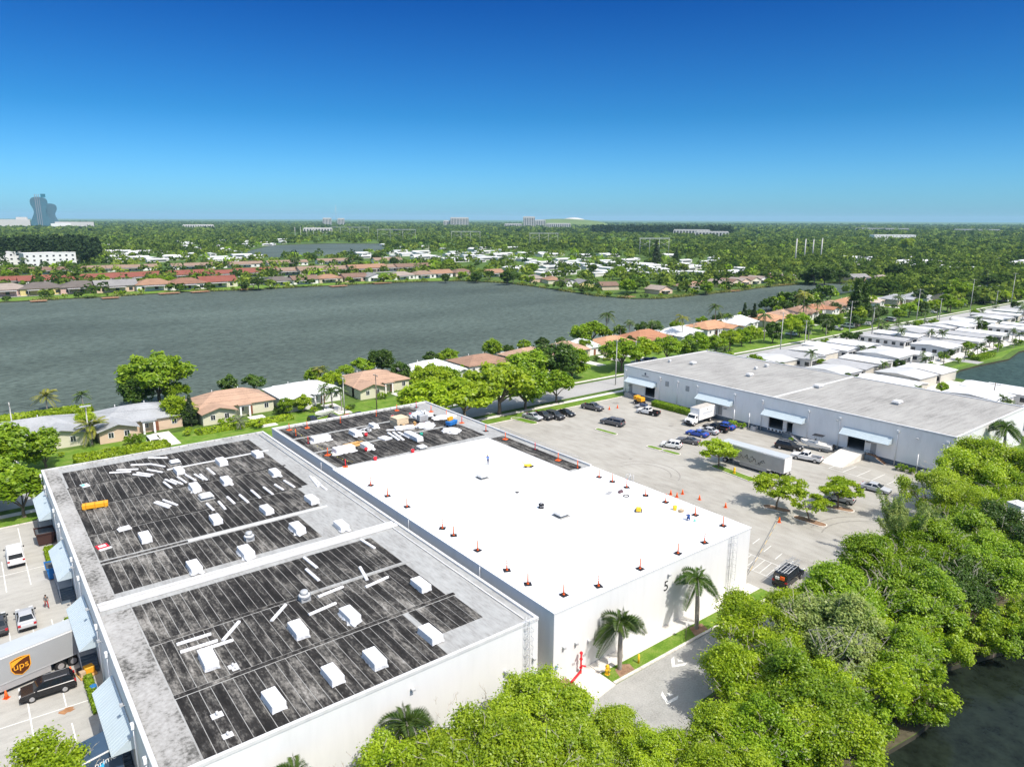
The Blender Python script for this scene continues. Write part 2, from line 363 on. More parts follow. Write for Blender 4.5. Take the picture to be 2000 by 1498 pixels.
# pavements and roads
sheet('car_park', [rect(-40, 6.4, 36, 126.2)], 0.012, m_lotw)
sheet('car_park', [[(75.4, 44.5), (79, 41.6), (100, 42.5), (138.0, 43.5), (138.0, 126.8), (75.4, 126.8)]], 0.012, m_lot)
sheet('driveway', [[(-40, 30.5), (44, 30.5), (52, 36.6), (62, 36.9), (79, 38.0), (138, 38.0), (138, 42.4), (79, 41.4), (75.3, 43.6), (41.0, 43.4), (6.8, 43.4), (6.8, 35.9), (-40, 35.9)]], 0.008, m_drive)
sheet('street', [rect(-300, 1200, 134.2, 144.0)], 0.012, m_street)
sheet('street', [rect(180.5, 186.5, -200, 134.1)], 0.010, m_street)
sheet('street', [rect(262, 267.5, 86.8, 134.1)], 0.010, m_street)
for y0, y1, nm in ((130.6, 132.2, 'sidewalk'), (145.6, 146.9, 'sidewalk')): sheet(nm, [rect(-200, 600, y0, y1)], 0.016, m_walk)
sheet('lawn', [rect(76, 138, 126.9, 130.5)], 0.014, m_lawn)
sheet('lawn', [rect(-60, 6, 126.4, 130.5)], 0.014, m_lawn)
sheet('lawn', [rect(-60, 330, 147.0, 163.5)], 0.006, m_lawn)
sheet('alley_floor', [rect(40.9, 42.3, 44.5, 127)], 0.02, m_walk)
sheet('grove_floor', [[(40, 24), (46, 23.05), (57, 22.65), (64, 21.65), (69.4, 21.45), (72.5, 25.25), (75.5, 24.65), (82, 22.65), (89, 20.45), (108, 15.1), (135, 20), (135, 37.8), (100, 37.6), (79, 37.7), (62, 36.6), (52.2, 36.3), (44.4, 30.3), (40, 30.2)]], 0.006, M('leaf_litter', (0.085, 0.075, 0.045), 0.95, 0.4, 1.5))
# raised verges and kerbs in front of the white building
struct('verge', MB().prism(rect(47.3, 76, 43.85, 45.6), 0, 0.10), m_lawn)
struct('verge', MB().prism([(41.0, 44.0), (43.9, 43.75), (43.9, 45.2), (42.4, 45.0), (41.0, 44.6)], 0, 0.10), m_lawn)
struct('planting_bed', MB().prism([(41.0, 44.65), (42.4, 45.05), (43.9, 45.25), (43.9, 47.3), (42.4, 47.3), (42.4, 46.0), (41.0, 45.4)], 0, 0.09), m_mulch)
struct('planting_bed', MB().prism([(48.4, 43.9), (50.6, 43.9), (50.9, 44.9), (50.0, 45.4), (48.9, 45.1)], 0.02, 0.115), m_mulch)
struct('planting_bed', MB().prism([(60.6, 43.9), (62.9, 43.9), (63.3, 45.1), (61.4, 45.4)], 0.02, 0.115), m_mulch)
struct('sidewalk', MB().prism(rect(47.3, 75.8, 45.62, 47.38), 0, 0.115), m_walk)
struct('sidewalk', MB().prism([(43.95, 42.9), (47.25, 43.4), (47.25, 47.38), (43.95, 47.38)], 0, 0.095), m_walk)
for i in range(14):
    x0 = 47.3 + i * 2.0; struct('kerb', MB().box(x0, x0 + 1.97, 43.5, 43.83, 0, 0.14), m_kerb)
for i in range(20):
    y0 = 76 + 0; x0 = 76 + i * 3.1
    struct('kerb', MB().box(x0, x0 + 3.07, 126.72, 126.9, 0, 0.14), m_kerb)
for i in range(3): struct('kerb', MB().box(-4.0 + i * 3.3, -0.75 + i * 3.3, 126.15, 126.35, 0, 0.14), m_kerb)
# painted lines
def line(a, b, w=0.11, z=0.022, mat=m_paint, name='painted_line'):
    a = Vector((a[0], a[1], 0)); b = Vector((b[0], b[1], 0)); d = (b - a).normalized(); q = Vector((-d.y, d.x, 0)) * w / 2
    return struct(name, MB().add([(p.x, p.y, z) for p in (a - q, b - q, b + q, a + q)], [(0, 1, 2, 3)]).mesh(name), mat)
line((-0.35, 103.0), (-0.35, 113.2)); line((2.25, 103.4), (2.25, 125.0)); line((-8, 108.35), (5.0, 108.35))
line((-8, 73.9), (5.2, 73.2), z=0.024); line((-0.1, 69.5), (-0.1, 77.5)); line((2.8, 73.5), (2.8, 78.5)); line((2.9, 66), (2.9, 70.5)); line((1.5, 83.6), (1.5, 92)); line((3.4, 84.2), (3.4, 92.3)); line((-0.7, 84), (-0.7, 92))
for i in range(7):
    a = P(1470 + i * 22, 1062 + i * 15); line((a.x, a.y), (a.x + 2.4, a.y + 0.4), 0.09)
line((79.5, 54.5), (79.5, 44.5), 0.09); line((83.4, 54.0), (83.4, 44.0), 0.09, 0.024)
for i in range(9):
    line((79.6, 45.0 + i * 1.05), (83.3, 45.6 + i * 1.05), 0.08, 0.026)
for i in range(6): line((126.5, 50.5 + 2.7 * i), (131.5, 50.5 + 2.7 * i), 0.1)
line((126.4, 50.4), (126.4, 64.2), 0.1, 0.024)
# road arrows: a triangle outline ahead, a second one by the pond trees
def arrow(c, rz, s):
    mb = MB(); ca, sa = math.cos(rz), math.sin(rz)
    def T(x, y): return (c[0] + s * (x * ca - y * sa), c[1] + s * (x * sa + y * ca), 0.024)
    mb.add([T(-1, -0.55), (T(-0.55, -0.55)), T(0.25, 0.0), T(-0.15, 0.0)], [(0, 1, 2, 3)])
    mb.add([T(-0.15, 0.012), T(0.25, 0.012), T(-0.55, 0.56), T(-1, 0.56)], [(0, 1, 2, 3)])
    mb.add([T(-0.95, -0.24), T(-0.95, 0.24), T(-0.62, 0.0)], [(0, 2, 1)])
    struct('road_arrow', mb.mesh('road_arrow'), m_paint)
a = P(1316, 1300); arrow((a.x, a.y), R(-170), 1.45)
a = P(1304, 1371); arrow((a.x, a.y), R(-150), 1.45)

# traffic islands: kerb ring with grass or mulch inside
def island(pa, pb, w, fill, label_kind):
    a = P(*pa); b = P(*pb); d = (b - a); L = d.length; d.normalize(); q = Vector((-d.y, d.x, 0))
    def stad(r):
        pts = []
        for k in range(7):
            t = math.pi / 2 + math.pi * k / 6; pts.append(a + (d * math.cos(t) + q * math.sin(t)) * r)
        for k in range(7):
            t = -math.pi / 2 + math.pi * k / 6; pts.append(b + (d * math.cos(t) + q * math.sin(t)) * r)
        return [(p.x, p.y) for p in pts]
    o_, i_ = stad(w / 2), stad(w / 2 - 0.17); n = len(o_)
    mb = MB()
    mb.add([(*p, 0.0) for p in o_] + [(*p, 0.15) for p in o_] + [(*p, 0.15) for p in i_] + [(*p, 0.05) for p in i_],
           [(i, (i + 1) % n, n + (i + 1) % n, n + i) for i in range(n)] + [(n + i, n + (i + 1) % n, 2 * n + (i + 1) % n, 2 * n + i) for i in range(n)] + [(2 * n + i, 2 * n + (i + 1) % n, 3 * n + (i + 1) % n, 3 * n + i) for i in range(n)])
    k = struct('kerb_island', mb.mesh('kerb_island'), m_kerb)
    me = bpy.data.meshes.new('island_fill'); me.from_pydata([(*p, 0.11) for p in i_], [], [tuple(range(n))]); obj('island_fill', me, fill, k)
island((1168, 839), (1200, 848), 1.5, m_lawn, 'grass')
island((1270, 873), (1288, 878), 1.6, m_lawn, 'grass'); island((1300, 881), (1322, 887), 1.6, m_lawn, 'grass')
island((1400, 912), (1468, 938), 2.2, m_lawn, 'grass')
island((1500, 990), (1534, 998), 1.9, m_mulch, 'mulch'); island((1560, 1012), (1603, 1025), 1.9, m_mulch, 'mulch'); island((1619, 990), (1657, 997), 1.9, m_mulch, 'mulch')
island((1008, 818), (1040, 826), 2.6, m_lawn, 'grass')
# stains and tyre marks on the paving (flat marks with a shape of their own)
m_stain = M('rubber_marks', (0.25, 0.235, 0.21), 0.9, 0.25, 2.0); m_rust = M('rust_stain', (0.33, 0.17, 0.08), 0.9, 0.3, 1.5)
def arc(c, r, a0, a1, w=0.13, n=18):
    mb = MB(); vs_ = []
    for i in range(n + 1):
        t = R(a0 + (a1 - a0) * i / n)
        vs_ += [(c[0] + (r - w) * math.cos(t), c[1] + (r - w) * math.sin(t), 0.018), (c[0] + (r + w) * math.cos(t), c[1] + (r + w) * math.sin(t), 0.018)]
    mb.add(vs_, [(2 * i, 2 * i + 1, 2 * i + 3, 2 * i + 2) for i in range(n)])
    struct('tyre_mark', mb.mesh('tyre_mark'), m_stain)
c0 = P(1255, 925); arc((c0.x, c0.y), 5.2, -60, 95, 0.10); arc((c0.x, c0.y), 6.8, -70, 80, 0.10); arc((c0.x + 6, c0.y - 4), 4.0, -30, 60, 0.08)
c0 = P(1720, 1040); arc((c0.x - 4, c0.y - 3), 9, 20, 110, 0.12); arc((c0.x - 4, c0.y - 3), 10.7, 20, 105, 0.12)
def blotch(c, r, mat, seed):
    rr = random.Random(seed); n = 12
    pts = [(c.x + r * rr.uniform(.55, 1.1) * math.cos(2 * math.pi * i / n), c.y + 0.8 * r * rr.uniform(.55, 1.1) * math.sin(2 * math.pi * i / n), 0.02) for i in range(n)]
    struct('ground_stain', MB().add(pts, [tuple(range(n))]).mesh('ground_stain'), mat)
blotch(P(131, 1387), 0.75, m_rust, 1); blotch(P(1232, 896), 0.5, m_stain, 2); blotch(P(1203, 787), 1.2, m_stain, 3); blotch(P(1310, 832), 0.8, m_stain, 4)
# ------------------------------------------------------------------ warehouses
def wobj(name, me, mat, parent, bevel=0.0):
    """child given in world coordinates"""
    o = obj(name, me, mat, parent, bevel)
    if parent is not None: o.matrix_parent_inverse = Matrix.Translation(-parent.location)
    return o
def text_mesh(s, size, ext=0.01):
    cu = bpy.data.curves.new('txt', 'FONT'); cu.body = s; cu.size = size; cu.extrude = ext; cu.align_x = 'CENTER'; cu.align_y = 'CENTER'
    o = bpy.data.objects.new('txt', cu); C.objects.link(o)
    dg = bpy.context.evaluated_depsgraph_get(); me = bpy.data.meshes.new_from_object(o.evaluated_get(dg))
    bpy.data.objects.remove(o); bpy.data.curves.remove(cu); return me
def text_on(name, s, size, mat, parent, origin, right, upv):
    """lettering lying on a plane; placed in the parent's world frame"""
    me = text_mesh(s, size); r_, u_ = Vector(right).normalized(), Vector(upv).normalized(); n_ = r_.cross(u_)
    me.transform(Matrix(((r_.x, u_.x, n_.x, origin[0]), (r_.y, u_.y, n_.y, origin[1]), (r_.z, u_.z, n_.z, origin[2]), (0, 0, 0, 1))))
    me.materials.clear()
    return wobj(name, me, mat, parent)
def facade_boxes(mb, xa, xb, y0, y1, z0, z1, openings):
    ys = sorted({y0, y1} | {v for o in openings for v in o[:2]})
    for a, b in zip(ys[:-1], ys[1:]):
        z = z0
        for o in sorted([o for o in openings if o[0] <= a and o[1] >= b], key=lambda o: o[2]):
            if o[2] > z: mb.box(xa, xb, a, b, z, o[2])
            z = o[3]
        if z < z1: mb.box(xa, xb, a, b, z, z1)
m_mould = ramp_mat('mouldy_roof_membrane', [(0.43, (0.017, 0.016, 0.015)), (0.50, (0.032, 0.030, 0.028)), (0.54, (0.078, 0.074, 0.067)), (0.585, (0.17, 0.16, 0.142)), (0.645, (0.31, 0.295, 0.268))],
                   [(0.12, 0.32, (1, 1, 1)), (1.1, 0.40, (1.6, 0.32, 1)), (5.0, 0.24, (1, 0.5, 1))], rough=0.9, spec=0.1, mult=0.07, shift=61.0)
m_pale = ramp_mat('pale_coated_roof', [(0.38, (0.251, 0.248, 0.236)), (0.46, (0.306, 0.306, 0.293)), (0.55, (0.358, 0.362, 0.348)), (0.66, (0.391, 0.394, 0.381))], [(0.35, 0.45, (1.5, 0.5, 1)), (2.5, 0.55, (1.6, 0.35, 1))], rough=0.85)
m_conc = ramp_mat('stained_roof_concrete', [(0.34, (0.032, 0.031, 0.029)), (0.42, (0.136, 0.132, 0.120)), (0.49, (0.304, 0.296, 0.276)), (0.62, (0.416, 0.408, 0.388))], [(0.22, 0.55, (1.6, 0.8, 1)), (2.4, 0.45, (1, 1, 1))], rough=0.9)
m_grroof = ramp_mat('grey_streaked_roof', [(0.37, (0.189, 0.184, 0.169)), (0.46, (0.288, 0.279, 0.258)), (0.54, (0.347, 0.339, 0.313)), (0.65, (0.408, 0.396, 0.365))], [(0.10, 0.3, (1, 1, 1)), (0.9, 0.4, (0.18, 1.5, 1)), (4.0, 0.3, (0.35, 1.6, 1))], rough=0.85)
m_memb = M('white_roof_membrane', (0.80, 0.80, 0.80), 0.6, 0.012, 0.4)
m_cope = M('parapet_coping', (0.57, 0.57, 0.56), 0.7, 0.1, 1.0)
m_copg = M('weathered_parapet_coping', (0.46, 0.46, 0.44), 0.8, 0.25, 0.8)
ZG, ZW = 7.5, 8.0

# --- the grey-roofed warehouse on the left
T = thing('warehouse', 'long low warehouse with mouldy black roof strips and white skylight boxes, nearest the camera', 'warehouse', (23.6, 48.2, 0))
GX0, GX1, GY0, GY1 = 6.4, 40.9, 48.2, 127.4
wobj('wall', MB().box(GX0, GX1, GY0, GY1, 0, ZG - 0.06), m_wallw, T)
roofG = wobj('roof', MB().box(GX0 + 0.05, GX1 - 0.05, GY0 + 0.05, GY1 - 0.05, ZG - 0.06, ZG), m_pale, T)
tag(roofG, 'pale coated roof deck')
strip_cache = {}
def strip(parent, x, y, L, z, w=0.86):
    k = (round(L, 2), w)
    if k not in strip_cache: strip_cache[k] = MB().box(-w / 2, w / 2, 0, L, 0, 0.018).mesh('roof_sheet')
    o = obj('roof_sheet', strip_cache[k], m_mould, parent, loc=None)
    o.matrix_parent_inverse = Matrix.Identity(4); o.location = (x, y, z)
    return o
roofG.matrix_parent_inverse = Matrix.Identity(4); roofG.location = (-23.6, -48.2, 0)
def strips(parent, x0, x1, y0, y1, z, pitch=0.92):
    n = int((x1 - x0) / pitch)
    for i in range(n): strip(parent, x0 + pitch * (i + 0.5), y0, y1 - y0, z)
rows = [(48.6, 57.0, 9.5, 31.2), (51.8, 57.0, 31.25, 36.9), (57.7, 66.2, 9.5, 36.9), (66.9, 74.9, 9.5, 36.9),
        (78.9, 86.9, 8.6, 32.2), (88.2, 96.2, 8.6, 35.6), (96.9, 106.8, 8.6, 37.4), (107.5, 115.9, 8.6, 37.9), (116.6, 124.4, 8.8, 37.9)]
for y0, y1, x0, x1 in rows: strips(roofG, x0, x1, y0, y1, ZG + 0.002)
for y, x0, x1, mt, h in ((57.35, 9.5, 37, m_mould, 0.06), (66.55, 9.5, 24, m_mould, 0.06), (66.55, 24, 37, m_pale, 0.08), (87.5, 18, 36, m_cope, 0.10), (87.5, 8.6, 18, m_mould, 0.06), (96.55, 8.6, 36, m_mould, 0.06), (107.15, 8.6, 37.5, m_mould, 0.06), (116.25, 8.6, 22, m_mould, 0.06), (116.25, 22, 38, m_cope, 0.08)):
    wobj('roof_joint', MB().box(x0, x1, y - 0.22, y + 0.22, ZG + 0.001, ZG + h), mt, T)
wobj('expansion_joint', MB().side([(GX0 + 0.4, 0), (GX1 - 0.4, 0), (GX1 - 0.4, 0.26), (GX0 + 0.4, 0.26)], 75.75, 76.55).xf(Matrix.Translation((0, 0, ZG + 0.001))), m_cope, T, 0.05)
wobj('expansion_joint', MB().box(GX0 + 0.4, GX1 - 0.4, 77.0, 77.5, ZG + 0.001, ZG + 0.16), m_cope, T)
wobj('stained_edge_strip', MB().box(GX0 + 0.35, 9.4, GY0 + 0.4, 74.9, ZG + 0.001, ZG + 0.012), m_conc, T)
wobj('stained_edge_strip', MB().box(GX0 + 0.35, 8.5, 77.8, GY1 - 0.5, ZG + 0.001, ZG + 0.012), m_conc, T)
for bx in ((GX0 - 0.06, GX0 + 0.3, GY0 - 0.06, GY1 + 0.06, m_cope), (GX0 + 0.303, GX1 - 0.303, GY0 - 0.06, GY0 + 0.25, m_cope), (GX0 + 0.303, GX1 - 0.303, GY1 - 0.3, GY1 + 0.06, m_copg), (GX1 - 0.3, GX1 + 0.06, GY0 - 0.06, GY1 + 0.06, m_cope)):
    wobj('coping', MB().box(*bx[:4], ZG - 0.14, ZG + 0.22), bx[4], T, 0.03)
for i in range(22):
    y = 126.7; x = 9 + i * 1.45
    wobj('parapet_block', MB().box(x, x + 0.5, y, y + 0.38, ZG + 0.012, ZG + 0.26), m_copg, T)
wobj('pipe', MB().tube((39.7, 49, ZG + 0.08), (39.7, 126, ZG + 0.08), 0.07), m_cope, T)

def awning(parent, xw, y0, y1, side, zt=5.4, zb=4.2, out=1.75, ribs=True):
    s = -1
    wobj('awning', MB().add([(xw, y0, zt), (xw - out, y0, zb), (xw - out, y1, zb), (xw, y1, zt), (xw, y0, zt - 0.06), (xw - out, y0, zb - 0.06), (xw - out, y1, zb - 0.06), (xw, y1, zt - 0.06)],
         [(0, 3, 2, 1), (4, 5, 6, 7), (0, 1, 5, 4), (1, 2, 6, 5), (2, 3, 7, 6), (3, 0, 4, 7)]), m_awn, parent)
    if ribs:
        n = int((y1 - y0) / 0.4); mb = MB()
        for i in range(n + 1):
            y = y0 + 0.03 + (y1 - y0 - 0.06) * i / n
            mb.add([(xw, y - 0.025, zt + 0.003), (xw - out, y - 0.025, zb + 0.003), (xw - out, y + 0.025, zb + 0.003), (xw, y + 0.025, zt + 0.003), (xw, y, zt + 0.05), (xw - out, y, zb + 0.05)], [(0, 1, 5, 4), (2, 3, 4, 5), (1, 2, 5)])
        wobj('awning_ribs', mb, m_awn, parent)
    for y in (y0, y1):
        a = 0.012 if y == y0 else -0.012
        wobj('awning_end', MB().add([(xw, y + a, zt - 0.07), (xw - out, y + a, zb - 0.07), (xw, y + a, zb - 0.07)], [(0, 1, 2)]), m_awn, parent)
def dock_bay(parent, xw, y0, y1, door=True):
    wobj('loading_dock', MB().box(xw - 1.6, xw - 0.02, y0 + 5.4, y1 - 0.4, 0, 1.15), m_band, parent)
    wobj('dock_floor', MB().box(xw - 1.62, xw - 0.02, y0 + 5.4, y1 - 0.4, 1.152, 1.2), m_midgrey, parent)
    st = MB()
    for k in range(6): st.box(xw - 1.6, xw - 0.02, y0 + 5.35 - 0.32 * (k + 1), y0 + 5.35 - 0.32 * k - 0.01, 0, 1.15 - 0.19 * (k + 1) + 0.02)
    wobj('steps', st, m_band, parent)
    wobj('dock_door', MB().box(xw - 0.06, xw + 0.02, y1 - 4.4, y1 - 0.9, 1.2, 4.0), m_dark, parent)  # solid panel; the unlit doorway's darkness is put into its colour
    wobj('door', MB().box(xw - 0.06, xw + 0.02, y0 + 5.6, y0 + 6.6, 1.2, 3.4), m_midgrey, parent)
    rl = MB(); 
    for k in range(5): rl.tube((xw - 1.55, y0 + 5.45 - k * 0.48, 1.2 - 0.24 * k), (xw - 1.55, y0 + 5.45 - k * 0.48, 2.1 - 0.24 * k), 0.025, n=5)
    rl.tube((xw - 1.55, y0 + 5.45, 2.1), (xw - 1.55, y0 + 3.53, 1.14), 0.03, n=5); rl.tube((xw - 1.55, y0 + 5.45, 1.65), (xw - 1.55, y0 + 3.53, 0.69), 0.03, n=5)
    wobj('handrail', rl, m_steel, parent)
for y0 in (57.6, 75.4, 93.0, 114.6):
    awning(T, GX0 - 0.065, y0, y0 + 9.8, -1); dock_bay(T, GX0 - 0.065, y0 - 1.0, y0 + 9.8)
for y in (52, 56.6, 68.5, 74.2, 86.4, 92, 104, 110, 121, 127):
    wobj('downspout', MB().tube((GX0 - 0.16, y, 0.1), (GX0 - 0.16, y, 6.9), 0.07, n=6).box(GX0 - 0.34, GX0 - 0.065, y - 0.2, y + 0.2, 6.7, 7.15), m_white, T)
for y in (60, 71.5, 78.6, 90, 99.5, 118):
    wobj('floodlight', MB().box(GX0 - 0.55, GX0 - 0.3, y - 0.14, y + 0.14, 6.75, 6.95).tube((GX0 - 0.35, y, 6.85), (GX0 - 0.06, y, 6.6), 0.025, n=5), m_alu, T)
def cage_ladder(parent, x, y, z1, name='caged_ladder'):
    mb = MB()
    for dx in (-0.22, 0.22): mb.tube((x + dx, y - 0.2, 0.4), (x + dx, y - 0.2, z1 + 1.0), 0.025, n=4)
    k = 0.5
    while k < z1 + 0.9: mb.tube((x - 0.22, y - 0.2, k), (x + 0.22, y - 0.2, k), 0.016, n=4); k += 0.3
    z = 2.4
    while z < z1 + 1.0:
        pts = [(x + 0.38 * math.cos(t), y - 0.24 - 0.7 * math.sin(t), z) for t in [math.pi * i / 6 for i in range(7)]]
        mb.path(pts, 0.022, 4); z += 0.95
    for t in (0, 3, 6):
        a = math.pi * t / 6; mb.tube((x + 0.38 * math.cos(a), y - 0.24 - 0.7 * math.sin(a), 2.4), (x + 0.38 * math.cos(a), y - 0.24 - 0.7 * math.sin(a), z1 + 0.9), 0.014, n=4)
    for zz in (1.0, 4.0, 7.0): mb.box(x - 0.22, x - 0.18, y - 0.2, y + 0.0, zz, zz + 0.04).box(x + 0.18, x + 0.22, y - 0.2, y + 0.0, zz, zz + 0.04)
    return wobj(name, mb, m_steel, parent)
cage_ladder(T, 39.4, GY0 - 0.07, ZG)
wobj('wall_light', MB().box(26.4, 26.7, 47.75, 48.1, 6.05, 6.2).box(26.45, 26.65, 48.1, 48.19, 5.9, 6.1), m_alu, T)
wobj('wall_light', MB().box(40.15, 40.4, 47.8, 48.14, 3.3, 3.5), m_alu, T); wobj('wall_light', MB().box(36.6, 36.9, 47.8, 48.14, 3.3, 3.55), m_alu, T)
def access_sign(parent, x, y, z):
    s_ = wobj('parking_sign', MB().box(x - 0.16, x + 0.16, y - 0.03, y, z - 0.24, z + 0.24), m_blue, parent)
    mk = MB().ball((x - 0.02, y - 0.04, z + 0.13), 0.035, 0.01, 0.035, 8, 4)
    ring = [(x + 0.09 * math.cos(t), y - 0.04, z - 0.08 + 0.09 * math.sin(t)) for t in [2 * math.pi * i / 12 for i in range(13)]]
    mk.path(ring, 0.012, 4).path([(x - 0.02, y - 0.04, z + 0.1), (x - 0.01, y - 0.04, z - 0.02), (x + 0.07, y - 0.04, z - 0.03), (x + 0.1, y - 0.04, z - 0.14)], 0.014, 4)
    wobj('wheelchair_symbol', mk, m_white, parent)
access_sign(T, 40.35, 48.17, 1.5)

# --- the middle building with the new white roof
WX0, WX1, WY0, WY1 = 42.3, 75.4, 47.4, 126.6
T = thing('warehouse', 'tall white warehouse with half of its roof newly covered in bright white membrane', 'warehouse', (58.8, 47.4, 0))
wobj('wall', MB().box(WX0, WX1, WY0, WY1, 0, ZW - 0.1), m_wallw, T)
roofW = wobj('roof', MB().box(WX0 + 0.04, WX1 - 0.04, 76.3, WY1 - 0.04, ZW - 0.1, ZW - 0.04), m_pale, T)
roofW.matrix_parent_inverse = Matrix.Identity(4); roofW.location = (-58.8, -47.4, 0)
tag(roofW, 'older roof deck with dark weathered strips')
for y0, y1 in ((100.0, 108.6), (109.3, 117.9), (118.6, 125.6)): strips(roofW, WX0 + 0.9, WX1 - (4.2 if y0 > 118 else 3.2), y0, y1, ZW - 0.037)
strips(roofW, 71.2, 74.3, 77.0, 97.6, ZW - 0.037)
wobj('white_membrane', MB().prism([(WX0 - 0.08, WY0 - 0.08), (WX1 + 0.08, WY0 - 0.08), (WX1 + 0.08, 76.3), (70.9, 76.3), (70.9, 98.2), (WX0 - 0.08, 99.6)], ZW - 0.1, ZW), m_memb, T)
for bx in ((WX0 - 0.05, WX0 + 0.3, 99.62, WY1 + 0.05), (WX0 + 0.303, WX1 - 0.303, WY1 - 0.3, WY1 + 0.05), (WX1 - 0.3, WX1 + 0.05, 76.32, WY1 + 0.05)):
    wobj('coping', MB().box(*bx, ZW - 0.1, ZW + 0.24), m_cope, T, 0.03)
for i in range(18):
    x = 45 + i * 1.55
    wobj('parapet_block', MB().box(x, x + 0.5, 125.9, 126.28, ZW - 0.03, ZW + 0.2), m_copg, T)
wobj('guard_rail', MB().path([(75.0, 78 , ZW + 0.9), (75.0, 100, ZW + 0.9)], 0.04, 5).path([(75.0, 78, ZW + 0.5), (75.0, 100, ZW + 0.5)], 0.04, 5), m_copg, T)
cage_ladder(T, 71.2, WY0 - 0.09, ZW)
five = text_on('building_number', '5', 1.75, m_black, T, (59.3, WY0 - 0.02, 5.2), (1, 0, 0), (0, 0, 1))
def wall_light(x, z, parent): wobj('wall_light', MB().box(x - 0.14, x + 0.14, WY0 - 0.35, WY0 - 0.0, z, z + 0.2).box(x - 0.08, x + 0.08, WY0 - 0.1, WY0 - 0.003, z - 0.22, z), m_alu, parent)
for x, z in ((59.6, 6.5), (43.6, 3.6), (45.3, 3.4), (47.1, 3.0)): wall_light(x, z, T)
access_sign(T, 42.7, WY0 - 0.003, 1.7)
for x, z in ((46.6, 1.4), (45.1, 1.0)): wobj('notice_plate', MB().box(x - 0.22, x + 0.22, WY0 - 0.03, WY0, z, z + 0.3), m_alu, T)
for y in (60, 76, 104): wobj('downspout', MB().tube((WX0 - 0.1, y, 3.0), (WX0 - 0.1, y, 7.85), 0.06, n=6), m_white, T)

# --- the building across the car park
RX0, RX1, RY0, RY1, ZR = 138.0, 173.2, 47.2, 128.4, 8.0
T = thing('warehouse', 'long grey warehouse with four pale blue awnings across the car park', 'warehouse', (155.6, 47.2, 0))
bays = [(117.0, 126.7), (93.9, 103.7), (75.9, 85.7), (58.0, 67.8)]
ops = []
for i, (y0, y1) in enumerate(bays):
    if i != 1: ops.append((y1 - 9.2 if i == 0 else y1 - 4.6, y1 - 5.9 if i == 0 else y1 - 1.1, 1.2, 4.0))
    if i == 2: ops.append((y0 + 2.9, y0 + 4.3, 1.2, 3.4))
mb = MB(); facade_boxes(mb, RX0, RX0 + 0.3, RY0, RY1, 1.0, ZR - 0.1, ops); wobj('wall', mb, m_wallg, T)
wobj('base_band', MB().box(RX0 - 0.012, RX0 + 0.3, RY0, RY1, 0, 0.997), m_band, T)
wobj('wall', MB().box(RX0 + 0.3, RX1, RY0, RY0 + 0.3, 0, ZR - 0.1).box(RX1 - 0.3, RX1, RY0 + 0.3, RY1 - 0.3, 0, ZR - 0.1).box(RX0 + 0.3, RX1, RY1 - 0.3, RY1, 0, ZR - 0.1), m_wallw, T)
wobj('floor_slab', MB().box(RX0 + 0.31, RX1 - 0.31, RY0 + 0.31, RY1 - 0.31, 0, 1.2), m_midgrey, T)
wobj('inner_wall', MB().box(RX0 + 9, RX0 + 9.2, RY0 + 0.31, RY1 - 0.31, 1.2, ZR - 0.3), m_midgrey, T)
wobj('roof', MB().box(RX0 + 0.02, RX1 - 0.02, RY0 + 0.02, RY1 - 0.02, ZR - 0.1, ZR), m_grroof, T)
wobj('expansion_joint', MB().box(RX0 + 0.4, RX1 - 0.4, 83.7, 84.3, ZR + 0.001, ZR + 0.16), m_cope, T, 0.04)
for bx in ((RX0 - 0.07, RX0 + 0.33, RY0 - 0.07, RY1 + 0.07), (RX0 + 0.333, RX1 - 0.333, RY0 - 0.07, RY0 + 0.33), (RX0 + 0.333, RX1 - 0.333, RY1 - 0.3, RY1 + 0.07), (RX1 - 0.33, RX1 + 0.07, RY0 - 0.07, RY1 + 0.07)):
    wobj('coping', MB().box(*bx, ZR - 0.16, ZR + 0.2), m_cope, T, 0.03)
